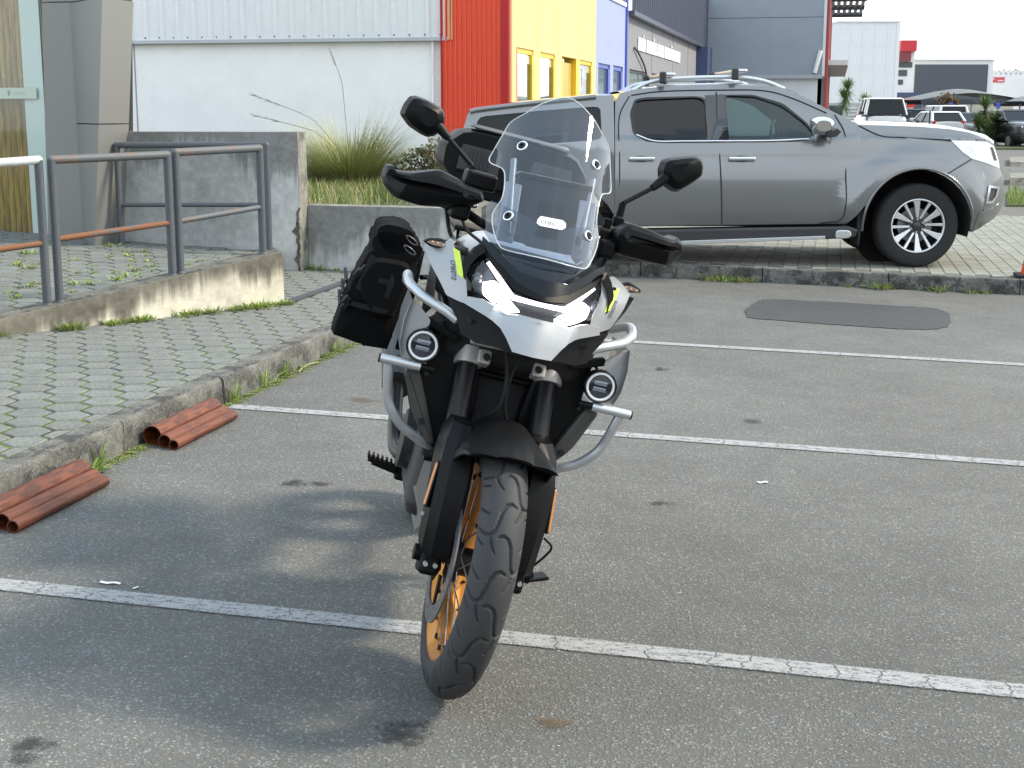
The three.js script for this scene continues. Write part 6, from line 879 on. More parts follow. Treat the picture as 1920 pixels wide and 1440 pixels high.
  // gloss black visor above, side struts
  const zV = (x, y) => 0.055 - 1.35 * Math.pow(Math.abs(x) + 1e-4, 1.5) - 0.75 * (y - 1.0);
  pm('visor', sheet(half([[976, 512], [940, 477], [906, 443], [903, 462], [914, 474], [932, 500], [968, 540]], [1003, 521], [1008, 556], zV), zV, 0.012, 3), mGloss, bike);
  pm('visor_rim', sheet(half([[969, 529], [935, 492], [910, 468], [906, 474], [930, 504], [964, 543]], [1006, 553], [1008, 562], zV), (x, y) => zV(x, y) + 0.012, 0.008, 3), mCoat, bike);
  const strut = Bs([[906, 455], [888, 466], [871, 485], [864, 512], [872, 524], [880, 498], [892, 483], [910, 472]], zOff(0.0)); both('headlight_strut', sheet(strut, zOff(0.008), 0.03, 2), mCoat);
}
// ---- windscreen, dash
{
  const zW = (x, y) => -0.045 - 0.72 * (y - 1.08) - 1.7 * x * x - 3.2 * ((Math.abs(x) - 0.11 + Math.hypot(Math.abs(x) - 0.11, 0.045)) / 2) ** 1.25;
  const h = (a, c0, c1, f) => mirrored([zero(B(...c0, f)), ...a.map(([u, v]) => B(u, v, f)), zero(B(...c1, f))]);
  const out = h([[1020, 193], [985, 213], [957, 230], [942, 254], [928, 278], [917, 300], [944, 319], [946.5, 336], [941, 372], [924, 400], [926, 435], [936, 460], [942, 466]], [1052, 180], [1028, 487], zW);
  const clear = phys(rgb(0.84, 0.89, 0.96), { transmission: 0.975, thickness: 0, roughness: 0, ior: 1.6 });
  const sc = pm('windscreen', sheet(out, zW, 0, 4), clear, bike);
  const rimPts = out.map((p) => V3(p.x, p.y, zW(p.x, p.y))); pm('screen_edge', tube(rimPts, 0.0016, 260, 6, -0.5, true), phys(rgb(0.75, 0.78, 0.78), { roughness: 0.15, transmission: 0.4, thickness: 0 }), sc);
  const bolts = [[953, 405], [979, 273.5]]; for (const [u, v] of bolts) for (const s of [-1, 1]) { let p = B(u, v, zW); if (s > 0) p = flipX(p); const n = V3((zW(p.x + 0.002, p.y) - zW(p.x - 0.002, p.y)) / -0.004, 0.72, 1).normalize(), q = new THREE.Quaternion().setFromUnitVectors(V3(0, 1, 0), n), T = (g) => g.applyQuaternion(q).translate(p.x, p.y, p.z); const b = pm('screen_bolt', T(merge([new THREE.TorusGeometry(0.0115, 0.0032, 10, 24).rotateX(Math.PI / 2)])), mChrome, sc); pm('bolt_head', T(new THREE.LatheGeometry([V2(0.004, 0.004), V2(0.0085, 0.005), V2(0.0095, 0.001), V2(0.0095, -0.012)], 16)), mDim, b); }
  // name plate
  { const q = Bs([[1008, 411], [1014, 405], [1055, 413], [1061, 419], [1060, 427], [1053, 431], [1012, 423], [1006, 418]], zW), g = sheet(q, (x, y) => zW(x, y) + 0.003, 0.002, 2), uv = g.attributes.uv, p = g.attributes.position, xs = q.map((v) => v.x), a = B(1007, 414, zW), b = B(1060, 424, zW), ax = V2(b.x - a.x, b.y - a.y), len = ax.length(); ax.normalize(); const hgt = 0.026; for (let i = 0; i < p.count; i++) { const x = p.getX(i) - a.x, y = p.getY(i) - a.y; uv.setXY(i, (x * ax.x + y * ax.y) / len, 0.5 + (-x * ax.y + y * ax.x) / hgt); }
    pm('name_plate', g, std(rgb(0.85, 0.86, 0.88), { map: canvasTex(512, 192, (c, w, hh) => { c.fillStyle = '#fff'; c.fillRect(0, 0, w, hh); c.fillStyle = '#20242b'; c.font = 'bold 92px sans-serif'; c.textAlign = 'center'; c.textBaseline = 'middle'; c.fillText('CFMOTO', w / 2, hh / 2, w * 0.8); }), roughness: 0.4 }), sc); }
  // tinted inner deflector and bracket rails
  const zD = (x, y) => zW(x, y) - 0.03;
  const smoke = phys(rgb(0.42, 0.46, 0.54), { transmission: 1, thickness: 0, roughness: 0 });
  pm('inner_deflector', sheet(h([[985, 405], [945, 385], [922, 376], [902, 390], [906, 432], [918, 452], [975, 512]], [1030, 430], [1003, 524], zD), zD, 0, 3), smoke, bike);
  for (const s of [-1, 1]) { const a = s < 0 ? B(965, 300, zD) : flipX(B(965, 300, zD)), b = s < 0 ? B(955, 440, zD) : flipX(B(955, 440, zD)), dd = V3().subVectors(b, a); pm('screen_bracket', rod(a.clone().add(V3(0, 0, -0.02)), b.clone().add(V3(0, 0, -0.02)), 0.008, 0.008, 10), phys(rgb(0.16, 0.17, 0.19), { roughness: 0.35 }), bike); pm('bracket_plate', at(rbox(0.045, 0.17, 0.006, 0.003), (a.x + b.x) / 2, b.y + 0.05, lerp(b.z, a.z, 0.3) - 0.02, 0, -0.6), phys(rgb(0.2, 0.21, 0.24), { roughness: 0.3, transmission: 0.3, thickness: 0 }), bike); }
  const dz = -0.26; const dash = pm('instrument_display', slab(soften(Bs([[972, 334], [985, 328], [1095, 350], [1107, 358], [1098, 470], [1070, 480], [985, 462], [976, 440]], dz), 0.15, 3), dz - 0.05, dz, 0.01), phys(rgb(0.012, 0.014, 0.018), { roughness: 0.45, specularIntensity: 0.5 }), bike);
  pm('display_rib', slab(soften(Bs([[1010, 372], [1060, 382], [1052, 470], [1012, 462]], dz), 0.15, 2), dz, dz + 0.012, 0.004), mCoat, dash); pm('display_frame', slab(Bs([[968, 326], [978, 322], [1112, 350], [1110, 360], [980, 334]], dz), dz - 0.06, dz + 0.006, 0.004), mCoat, dash);
}
// ---- bars, guards, mirrors
{
  const L = BS(745, 352, -0.45), Rr = BS(1270, 465, -0.45), y0 = (L.y + Rr.y) / 2 - 0.01;
  pm('handlebar', onFork(tube([V3(-0.375, y0 - 0.0, -0.51), V3(-0.24, y0 - 0.005, -0.47), V3(-0.11, y0 - 0.045, -0.4), V3(0, y0 - 0.05, -0.385), V3(0.11, y0 - 0.045, -0.4), V3(0.24, y0 - 0.005, -0.47), V3(0.375, y0 - 0.0, -0.51)], 0.012, 60, 12)), mCoat, bike);
  for (const s of [-1, 1]) {
    pm('grip', onFork(rod(V3(s * 0.26, y0 - 0.004, -0.477), V3(s * 0.375, y0, -0.511), 0.017, 0.018, 18)), mRubber, bike); pm('bar_end', onFork(rod(V3(s * 0.375, y0, -0.511), V3(s * 0.39, y0, -0.515), 0.016, 0.016, 16)), mSatin, bike);
    pm('switchgear', onFork(at(rbox(0.06, 0.055, 0.07, 0.014), s * 0.225, y0 - 0.002, -0.462)), mCoat, bike); pm('lever', onFork(tube([V3(s * 0.2, y0 + 0.005, -0.42), V3(s * 0.28, y0 + 0.0, -0.41), V3(s * 0.38, y0 - 0.005, -0.45)], 0.007, 20, 8)), mSatin, bike);
    pm('lever_perch', onFork(at(merge([rbox(0.055, 0.04, 0.045, 0.01), cyl(0.012, 0.012, 0.05, 14).translate(s * 0.01, 0.02, 0)]), s * 0.185, y0 + 0.012, -0.43)), mCoat, bike);
  }
  pm('fluid_reservoir', onFork(at(rbox(0.085, 0.045, 0.06, 0.01), -0.165, y0 + 0.065, -0.43, 0.1)), mCoat, bike);
  // hand guards: outline from the photograph, shell depth about 9 cm
  const gl = BSs([[728, 310], [739, 311], [742, 320], [770, 324], [826, 318], [865, 338], [874, 346], [904, 357], [908, 377], [880, 388], [841, 389.4], [786, 385.5], [738, 369.6], [722, 350], [718.5, 330]], -0.38), gr = BSs([[1150, 433], [1178, 417], [1215, 430], [1249, 445], [1265, 449], [1273, 446], [1286.7, 456.7], [1286, 470], [1281, 487], [1253, 500], [1197.6, 488], [1154, 476.5]], -0.38);
  for (const o of [gl, gr]) {
    const c = o.reduce((q, p) => q.add(p), V3()).multiplyScalar(1 / o.length), sm = soften(o, 0.16, 2), ringAt = (k, sx, sy, dz) => sm.map((p) => { const out = Math.abs(p.x) > 0.36 ? -(Math.abs(p.x) - 0.36) * 1.1 : 0; return V3(c.x + (p.x - c.x) * sx, c.y + (p.y - c.y) * sy - 0.004 * k, p.z + dz + out); });
    const rg = [ringAt(0, 0.99, 0.96, -0.085), ringAt(0, 1, 1, -0.03), ringAt(0, 1, 1, 0.0), ringAt(0, 0.985, 0.93, 0.018), ringAt(0, 0.94, 0.62, 0.032), ringAt(0, 0.86, 0.2, 0.036)]; const g = pm('hand_guard', onFork(creased(loft(rg), 36)), mCoat, bike); const s = Math.sign(c.x); pm('guard_bolt', onFork(at(cyl(0.008, 0.008, 0.012, 14).rotateX(Math.PI / 2), c.x - s * 0.095, c.y + 0.004, -0.345)), mSatin, g); pm('guard_mount', onFork(at(rbox(0.05, 0.05, 0.09, 0.012), s * 0.2, y0 - 0.02, -0.41)), mCoat, bike); const pin = pm('mount_screw', onFork(at(new THREE.SphereGeometry(0.008, 12, 8), s * 0.168, y0 + 0.002, -0.37)), mChrome, g);
  }
  // mirrors
  const ml = BSs([[750, 213], [757, 196], [769, 180], [780, 179], [800, 186], [831, 204], [835, 218], [834, 230], [820, 253], [803, 258], [788, 251], [766, 236]], -0.5), mr = BSs([[1237, 318], [1243, 302], [1252, 297], [1280, 294], [1306, 292], [1318, 299], [1320.5, 312], [1318, 330], [1296, 346], [1271, 360.5], [1260, 359], [1247, 349], [1238, 336]], -0.5);
  for (const [o, tipU, tipV, bu, bv] of [[ml, 828, 244, 886, 312], [mr, 1238, 345, 1168, 381]]) {
    const c = o.reduce((q, p) => q.add(p), V3()).multiplyScalar(1 / o.length), s = Math.sign(c.x), ridge = c.clone().add(V3(-s * 0.012, 0.004, 0)), sm = soften(o, 0.22, 2), R = (k, dz) => sm.map((p) => V3(lerp(ridge.x, p.x, k), lerp(ridge.y, p.y, k), p.z + dz));
    const m = pm('mirror', onFork(creased(loft([R(0.93, -0.03), R(1, -0.026), R(1, -0.008), R(0.86, 0.018), R(0.5, 0.03)]), 28)), mCoat, bike); pm('mirror_glass', onFork(sheet(o.map((p) => V3(lerp(c.x, p.x, 0.9), lerp(c.y, p.y, 0.9), 0)), () => c.z - 0.0315, 0.002, 1)), std(rgb(0.9, 0.9, 0.9), { metalness: 1, roughness: 0.03 }), m);
    const a = BS(tipU, tipV, -0.485), b = BS(bu, bv, -0.45); pm('mirror_stalk', onFork(merge([rod(b, a, 0.0065, 0.0065, 12), rod(a.clone().lerp(b, 0.22), ridge.clone().add(V3(0, 0, -0.0)), 0.010, 0.019, 14), rod(b.clone().add(V3(0, -0.04, 0)), b, 0.011, 0.010, 12), at(rbox(0.03, 0.03, 0.03, 0.008), b.x - s * 0.0, b.y - 0.05, b.z)])), mCoat, m);
  }
}
// ---- cables and fasteners
{
  const cab = (pts, r = 0.0042) => pm('cable', tube(pts.map((p) => V3(...p)), r, 30, 7), mDim, bike);
  cab([[-0.2, 1.14, -0.44], [-0.17, 1.09, -0.38], [-0.12, 1.06, -0.3], [-0.08, 0.98, -0.26], [-0.05, 0.86, -0.2]]); cab([[-0.23, 1.13, -0.45], [-0.2, 1.06, -0.4], [-0.13, 1.02, -0.35], [-0.06, 1.0, -0.32]], 0.0055); cab([[0.2, 1.14, -0.44], [0.18, 1.09, -0.38], [0.13, 1.06, -0.3], [0.1, 0.99, -0.27], [0.06, 0.9, -0.22]]); cab([[0.22, 1.13, -0.45], [0.2, 1.07, -0.4], [0.14, 1.03, -0.36], [0.05, 1.0, -0.33]], 0.005);
  cab([[-0.16, 0.79, -0.24], [-0.19, 0.72, -0.26], [-0.18, 0.6, -0.3], [-0.12, 0.5, -0.36]], 0.011); cab([[0.16, 0.79, -0.24], [0.19, 0.7, -0.26], [0.17, 0.58, -0.3], [0.1, 0.5, -0.36]], 0.011); cab([[-0.23, 0.83, -0.19], [-0.19, 0.86, -0.22], [-0.14, 0.88, -0.25]], 0.0035); cab([[0.23, 0.83, -0.19], [0.19, 0.86, -0.22], [0.14, 0.88, -0.25]], 0.0035);
  const bolt = (u, v, z, r = 0.006) => { for (const s of [-1, 1]) { const p = B(u, v, z), q = s < 0 ? p : flipX(p); pm('bolt', at(cyl(r, r, 0.01, 12).rotateX(Math.PI / 2), q.x, q.y, q.z), mSatin, bike); } };
  bolt(812, 610, -0.2); bolt(830, 625, -0.2); bolt(880, 600, -0.02, 0.005); bolt(800, 700, -0.19); bolt(790, 790, -0.185, 0.008); bolt(884, 476, -0.04, 0.004);
}
// ---- indicators
for (const [o, s] of [[[[793, 452], [803, 447.5], [827, 448], [845, 455], [846, 465], [826, 466], [806, 462]], -1], [[[1163, 534], [1182, 530], [1202, 543], [1201, 549], [1183, 549], [1163, 544]], 1]]) {
  const z0 = -0.14, pts = soften(Bs(o, z0), 0.2, 2), c = pts.reduce((q, p) => q.add(p), V3()).multiplyScalar(1 / pts.length), inn = pts.map((p) => V3(lerp(c.x, p.x, 0.78), lerp(c.y, p.y, 0.52), 0));
  const t = pm('indicator', slab(pts, z0 - 0.03, z0 + 0.004, 0.006), mCoat, bike); pm('indicator_lens', sheet(inn, () => z0 + 0.0065, 0.003, 1), phys(rgb(0.34, 0.31, 0.30), { roughness: 0.2, metalness: 0.5, clearcoat: 1 }), t);
  for (let k = 0; k < 3; k++) pm('indicator_diode', at(new THREE.SphereGeometry(0.0034, 10, 8), c.x + (k - 1) * 0.014, c.y + (k - 1) * -0.001, z0 + 0.006), phys(rgb(0.55, 0.25, 0.1), { roughness: 0.3 }), t);
  pm('indicator_stem', rod(V3(c.x - s * 0.03, c.y - 0.002, z0 - 0.01), V3(c.x - s * 0.075, c.y - 0.005, z0 - 0.02), 0.0085, 0.011, 12), mRubber, t);
}
// ---- fog lamps and silver cowls around them
for (const s of [-1, 1]) {
  const X = (a) => (s < 0 ? a : a.map(flipX)), z0 = -0.15, c = X([B(793, 647, z0)])[0];
  const lamp = pm('fog_lamp', at(new THREE.LatheGeometry([V2(0.0, -0.05), V2(0.03, -0.048), V2(0.041, -0.02), V2(0.042, 0.008), V2(0.0385, 0.012), V2(0.037, 0.006), V2(0.0, 0.0)], 40).rotateX(Math.PI / 2), c.x, c.y, c.z), mGloss, bike);
  pm('lamp_ring', at(new THREE.TorusGeometry(0.0335, 0.0036, 10, 48), c.x, c.y, c.z + 0.008), phys(rgb(0.82, 0.83, 0.85), { roughness: 0.3, clearcoat: 1 }), lamp);
  pm('lamp_reflector', [at(rbox(0.034, 0.011, 0.008, 0.002), c.x, c.y + 0.008, c.z + 0.003), at(rbox(0.034, 0.011, 0.008, 0.002), c.x, c.y - 0.008, c.z + 0.003)], std(rgb(0.45, 0.47, 0.5), { metalness: 0.9, roughness: 0.2 }), lamp);
  pm('lamp_glass', at(new THREE.SphereGeometry(0.075, 28, 8, 0, Math.PI * 2, 0, 0.42).rotateX(Math.PI / 2), c.x, c.y, c.z - 0.062), phys(rgb(0.85, 0.88, 0.95), { transmission: 1, thickness: 0, roughness: 0.02 }), lamp);
  pm('lamp_bracket', at(rbox(0.09, 0.02, 0.03, 0.004), c.x - s * 0.04, c.y + 0.045, c.z - 0.03, 0, 0, s * 0.35), mCoat, lamp);
  const co = soften(X(Bs([[773, 560], [785, 570], [807, 599], [804, 609], [783, 618], [768, 632], [763, 650], [769, 672], [752, 669], [749, 640], [756, 600]], z0 - 0.01)), 0.2, 2), zC = (x, y) => z0 + 0.012 - 0.35 * Math.max(0, Math.abs(x) - 0.2); pm('side_cowl', sheet(co, zC, 0.008, 3), mSilver, bike);
  pm('side_cowl_back', creased(loft([X(Bs([[773, 562], [758, 600], [750, 640], [752, 668]], z0)), X(Bs([[773, 562], [758, 600], [750, 640], [752, 668]], z0)).map((p) => V3(p.x * 1.0, p.y + 0.0, p.z - 0.25))], false, false), 30), mSilver, bike);
  // dark side plastics around the radiator
  pm('radiator_shroud', slab(soften(X(Bs([[812, 600], [875, 612], [905, 655], [890, 770], [862, 842], [803, 838], [770, 775], [757, 700], [795, 690]], -0.22)), 0.12, 2), -0.34, -0.21, 0.012), mCoat, bike);
  pm('lower_side_panel', slab(soften(X(Bs([[758, 690], [788, 692], [802, 760], [815, 832], [800, 832], [772, 775]], -0.2)), 0.15, 2), -0.42, -0.19, 0.01), std(rgb(0.05, 0.048, 0.045), { roughness: 0.5 }), bike);
  // crash bars
  const up = X([B(858, 600, -0.1), B(842, 587, -0.11), B(827, 577, -0.12), B(796, 557, -0.15), B(781, 543, -0.18), B(769, 531, -0.22)]); const e = up[5]; pm('crash_bar', tube([...up, V3(e.x * 1.02, e.y + 0.012, -0.30), V3(e.x * 0.98, e.y - 0.02, -0.46)], 0.0125, 60, 14), mBar, bike);
  const st = X([B(713, 670.5, -0.15), B(788, 687.5, -0.15)]); const sb = pm('crash_bar', rod(st[0], st[1], 0.0115, 0.0115, 20), mBar, bike); pm('bar_plug', rod(st[0], st[0].clone().add(V3(s * 0.004, 0, 0)), 0.0118, 0.011, 18), mDim, sb); pm('bar_joint', rod(st[1], st[1].clone().lerp(st[0], -0.35), 0.009, 0.009, 14), mCoat, sb);
  const lo = X([B(729, 676, -0.16), B(727.5, 705, -0.165), B(727, 742, -0.175), B(735, 770, -0.18), B(752, 796, -0.19), B(775, 816, -0.2), B(801, 833, -0.22)]); const le = lo[6]; pm('crash_bar', tube([...lo, V3(le.x * 0.72, le.y - 0.02, -0.3)], 0.0125, 70, 14), mBar, bike);
}
// ---- radiator, engine, frame, rear
{
  pm('radiator', [at(rbox(0.32, 0.3, 0.04, 0.008), 0, 0.66, -0.27, 0, -0.15)], std(rgb(0.012, 0.012, 0.013), { roughness: 0.7, bumpMap: grainBump, bumpScale: 0.001 }), bike); pm('radiator_rail', [rod(V3(-0.17, 0.755, -0.24), V3(0.17, 0.755, -0.24), 0.008), rod(V3(-0.15, 0.51, -0.24), V3(0.15, 0.51, -0.24), 0.01)], mCoat, bike);
  pm('engine', [rbox(0.30, 0.34, 0.42, 0.05, 0, 0.46, -0.62), rbox(0.24, 0.26, 0.2, 0.04, 0, 0.62, -0.46), at(cyl(0.085, 0.085, 0.05, 28).rotateZ(Math.PI / 2), -0.155, 0.45, -0.68), at(cyl(0.085, 0.085, 0.05, 28).rotateZ(Math.PI / 2), 0.155, 0.45, -0.68)], std(rgb(0.04, 0.04, 0.042), { roughness: 0.5, metalness: 0.5 }), bike);
  pm('skid_plate', creased(loft([-0.14, -0.1, 0.1, 0.14].map((x) => [V3(x, 0.47 - (Math.abs(x) > 0.12 ? -0.06 : 0), -0.27), V3(x, 0.30 + (Math.abs(x) > 0.12 ? 0.1 : 0), -0.36), V3(x, 0.24 + (Math.abs(x) > 0.12 ? 0.12 : 0), -0.5), V3(x, 0.23 + (Math.abs(x) > 0.12 ? 0.12 : 0), -0.85)]), false, false), 25), std(rgb(0.30, 0.29, 0.27), { roughness: 0.45, metalness: 0.6 }), bike);
  for (const s of [-1, 1]) { pm('frame_tube', tube([V3(s * 0.05, 1.0, -0.4), V3(s * 0.15, 0.88, -0.5), V3(s * 0.17, 0.72, -0.75), V3(s * 0.14, 0.5, -0.92)], 0.017, 24, 10), mSatin, bike); pm('subframe_tube', tube([V3(s * 0.13, 0.8, -0.85), V3(s * 0.13, 0.86, -1.2), V3(s * 0.1, 0.95, -1.62)], 0.012, 20, 8), mSatin, bike);
    pm('swingarm', rod(V3(s * 0.12, 0.43, -0.95), V3(s * 0.13, 0.33, -1.52), 0.03, 0.022, 14), mSatin, bike);
    const pz = s < 0 ? null : 1; const peg = pm('foot_peg', [rod(V3(s * 0.12, 0.30, -0.86), V3(s * 0.235, 0.325, -0.84), 0.012, 0.011, 12), at(rbox(0.09, 0.014, 0.04, 0.004), s * 0.205, 0.325, -0.845, 0, 0, s * 0.15), ...Array.from({ length: 7 }, (_, k) => at(new THREE.BoxGeometry(0.006, 0.014, 0.04), s * (0.165 + k * 0.014), 0.33 + k * 0.002, -0.845)), at(rbox(0.06, 0.06, 0.05, 0.01), s * 0.13, 0.31, -0.87), at(rbox(0.03, 0.16, 0.05, 0.01), s * 0.115, 0.37, -0.89, 0, 0, 0)], mCoat, bike); }
  // tank, seat, tail
  const ring = (z, y, w, h, n = 20) => Array.from({ length: n }, (_, i) => { const a = i / n * Math.PI * 2, c = Math.cos(a), sn = Math.sin(a); return V3(Math.sign(c) * Math.pow(Math.abs(c), 0.7) * w, y + Math.sign(sn) * Math.pow(Math.abs(sn), 0.75) * h, z); });
  pm('fuel_tank', loft([ring(-0.36, 0.94, 0.09, 0.06), ring(-0.42, 0.96, 0.15, 0.1), ring(-0.55, 0.98, 0.185, 0.12), ring(-0.72, 0.96, 0.18, 0.12), ring(-0.88, 0.9, 0.11, 0.07), ring(-0.92, 0.89, 0.08, 0.04)]), mSilver, bike);
  both('tank_side_panel', creased(loft([[V3(-0.20, 1.06, -0.26), V3(-0.245, 1.0, -0.3), V3(-0.235, 0.84, -0.36)], [V3(-0.19, 1.08, -0.45), V3(-0.235, 1.0, -0.48), V3(-0.225, 0.82, -0.5)], [V3(-0.17, 1.03, -0.7), V3(-0.2, 0.97, -0.72), V3(-0.18, 0.84, -0.68)]], false, false), 30), mSilver);
  pm('seat', loft([ring(-0.86, 0.86, 0.08, 0.03), ring(-0.92, 0.87, 0.12, 0.05), ring(-1.1, 0.865, 0.16, 0.055), ring(-1.24, 0.9, 0.15, 0.06), ring(-1.5, 0.95, 0.13, 0.05), ring(-1.6, 0.96, 0.07, 0.03)]), std(rgb(0.014, 0.014, 0.015), { roughness: 0.85 }), bike);
  pm('tail_panel', loft([ring(-1.0, 0.8, 0.13, 0.05), ring(-1.3, 0.83, 0.13, 0.06), ring(-1.6, 0.9, 0.09, 0.04), ring(-1.68, 0.91, 0.05, 0.02)]), mCoat, bike);
  pm('rear_rack', [at(rbox(0.24, 0.016, 0.3, 0.006), 0, 1.03, -1.5), rod(V3(-0.1, 0.93, -1.45), V3(-0.1, 1.03, -1.45), 0.01), rod(V3(0.1, 0.93, -1.45), V3(0.1, 1.03, -1.45), 0.01)], mCoat, bike);
  // rear wheel
  const rw = new THREE.Group(); rw.name = 'rear_wheel'; rw.position.x = 0.03; bike.add(rw); const rt = new THREE.LatheGeometry([V2(0.22, -0.06), V2(0.235, -0.07), V2(0.27, -0.076), V2(0.30, -0.066), V2(0.315, -0.04), V2(0.32, 0), V2(0.315, 0.04), V2(0.30, 0.066), V2(0.27, 0.076), V2(0.235, 0.07), V2(0.22, 0.06)], 64).rotateZ(Math.PI / 2); pm('tyre', rt.translate(0, 0.32, -1.531), mRubber, rw); pm('rim', new THREE.LatheGeometry([V2(0.225, -0.062), V2(0.2, -0.04), V2(0.19, 0), V2(0.2, 0.04), V2(0.225, 0.062)], 64).rotateZ(Math.PI / 2).translate(0, 0.32, -1.531), mGold, rw); pm('hub', at(cyl(0.06, 0.06, 0.16, 24).rotateZ(Math.PI / 2), 0, 0.32, -1.531), mSatin, rw);
  for (let k = 0; k < 24; k++) { const a = k / 24 * 6.283, d = k % 2 ? 0.5 : -0.5; pm('spoke', rod(V3((k % 2 ? 1 : -1) * 0.05, 0.32 + 0.06 * Math.sin(a + d), -1.531 + 0.06 * Math.cos(a + d)), V3(0, 0.32 + 0.195 * Math.sin(a), -1.531 + 0.195 * Math.cos(a)), 0.002, 0.002, 5), mAlu, rw); }
  pm('exhaust', [tube([V3(-0.14, 0.42, -0.6), V3(-0.17, 0.36, -0.95), V3(-0.19, 0.5, -1.2)], 0.022, 20, 12), rod(V3(-0.19, 0.5, -1.2), V3(-0.21, 0.62, -1.55), 0.05, 0.052, 20)], std(rgb(0.06, 0.06, 0.06), { metalness: 0.7, roughness: 0.4 }), bike);
  // side stand on the ground
  const foot = onGround(993, 1086).sub(bikeO).applyQuaternion(bikeInv), ftop = V3(0.11, 0.36, -0.75); const sd = pm('side_stand', rod(ftop, foot.clone().add(V3(0, 0.012, 0)), 0.014, 0.012, 14), mCoat, bike); pm('stand_foot', at(rbox(0.085, 0.012, 0.05, 0.004), foot.x + 0.01, foot.y + 0.008, foot.z, 0.3, 0, bikeLean), mCoat, sd); pm('stand_tang', tube([foot.clone().add(V3(-0.01, 0.03, 0)), foot.clone().add(V3(0.03, 0.085, 0)), foot.clone().add(V3(0.04, 0.115, 0)), foot.clone().add(V3(0.012, 0.135, -0.01))], 0.004, 20, 8), mCoat, sd);
  pm('inner_shell', [rbox(0.26, 0.22, 0.16, 0.04, 0, 0.95, -0.2), rbox(0.36, 0.12, 0.16, 0.03, 0, 0.84, -0.27)], mDim, bike);
}
// ---- soft pannier on its rack (hangs on the bike: a thing of its own)
{
  const t = thing('saddlebag', 'black roll top textile saddlebag with straps hanging on the motorcycle', 'bag', bikeO.toArray()); t.quaternion.copy(bikeQ);
  const cloth = phys(rgb(0.006, 0.006, 0.0065), { roughness: 0.85, specularIntensity: 0.2 }), web = phys(rgb(0.012, 0.012, 0.0125), { roughness: 0.7, specularIntensity: 0.4 });
  const zf0 = -0.98, fo = Bs([[617, 632], [640, 570], [664, 516], [690, 470], [712, 460], [760, 472], [787, 478], [787, 494], [784, 518], [758, 577], [735, 640], [726, 663], [677, 654]], zf0), sm = soften(fo, 0.14, 3), c = sm.reduce((q, p) => q.add(p), V3()).multiplyScalar(1 / sm.length);
  seed = 246; const rg = []; for (let k = 0; k <= 8; k++) { const f = k / 8, e = Math.sin(Math.PI * clamp(f, 0.06, 0.94)), sc = lerp(0.86, 1, Math.pow(e, 0.4)); rg.push(sm.map((p, i) => { const w = 0.006 * Math.sin(i * 1.7 + k * 1.3) + 0.004 * Math.sin(i * 3.1 - k * 2.1); return V3(c.x + (p.x - c.x) * (sc + w * 3), c.y + (p.y - c.y) * (sc + w * 2), zf0 + 0.0 - f * 0.34); })); } rg.reverse();
  mesh('bag_body', loft(rg), cloth, t);
  // rolled top: two folds
  const r0 = B(712, 462, -1.0), r1 = B(786, 470, -1.0); const roll = (dy, rad, sw) => { const rr0 = []; for (let k = 0; k <= 12; k++) { const f = k / 12, z = -0.97 - f * 0.37; rr0.push(Array.from({ length: 18 }, (_, i) => { const a = i / 18 * 6.283, wob = 1 + 0.1 * Math.sin(a * 3 + k) + 0.06 * Math.sin(k * 2.3); return V3((r0.x + r1.x) / 2 + sw + Math.cos(a) * rad * 1.35 * wob, (r0.y + r1.y) / 2 + dy + Math.sin(a) * rad * wob, z); })); } return creased(loft(rr0.reverse()), 60); };
  mesh('roll_top', [roll(-0.005, 0.055, -0.01), roll(0.028, 0.042, -0.02)], cloth, t);
  mesh('front_pocket', creased(loft([0, 1, 2].map((k) => soften(Bs([[668, 530], [700, 478], [770, 490], [765, 530], [735, 600], [690, 590]], zf0), 0.25, 3).map((p) => V3(lerp(c.x, p.x, 1 - k * 0.06), lerp(c.y + 0.03, p.y, 1 - k * 0.08), zf0 + [0.0, 0.03, 0.042][k])))), 50), cloth, t);
  for (const pts of [[[664, 508], [757, 531], [755, 541], [660, 517]], [[640, 560], [742, 583], [739, 592], [637, 569]], [[694, 478], [704, 480], [676, 545], [667, 541]], [[742, 490], [751, 492], [728, 560], [719, 557]]]) mesh('strap', sheet(Bs(pts, zf0 + 0.03), (x, y) => zf0 + 0.044 - 2.2 * Math.pow(Math.hypot(x - c.x, (y - c.y) * 0.4), 2), 0.004, 3), web, t);
  for (const [u, v] of [[672, 512], [683, 505], [650, 562], [647, 572]]) { const p = B(u, v, zf0 + 0.01); mesh('buckle', at(rbox(0.022, 0.03, 0.02, 0.005), p.x, p.y, p.z + 0.012, 0, 0, -0.5), mGloss, t); }
  for (const [u, v] of [[772, 450], [768, 468]]) { const p = B(u, v, zf0 + 0.03); mesh('strap_ring', at(new THREE.TorusGeometry(0.012, 0.0022, 8, 24).scale(1.7, 0.6, 1), p.x, p.y, p.z + 0.02, 0, 0.3, -0.5), std(rgb(0.12, 0.12, 0.125), { metalness: 0.6, roughness: 0.35 }), t); }
  mesh('side_strap', [0, 1, 2].map((k) => { const a = B(640 + k * 6, 572 - k * 22, zf0), b = a.clone(); return rod(V3(a.x - 0.004, a.y, zf0 + 0.01), V3(b.x - 0.01, b.y, zf0 - 0.33), 0.006, 0.006, 6); }), web, t);
  mesh('pannier_rack', [tube([B(745, 655, -1.1), B(770, 560, -1.1), B(790, 470, -1.1)], 0.008, 16, 8), tube([B(748, 655, -1.3), B(772, 560, -1.3), B(792, 470, -1.3)], 0.008, 16, 8), rod(B(790, 520, -1.1), V3(-0.12, 0.88, -1.2), 0.008)], mCoat, t);
}
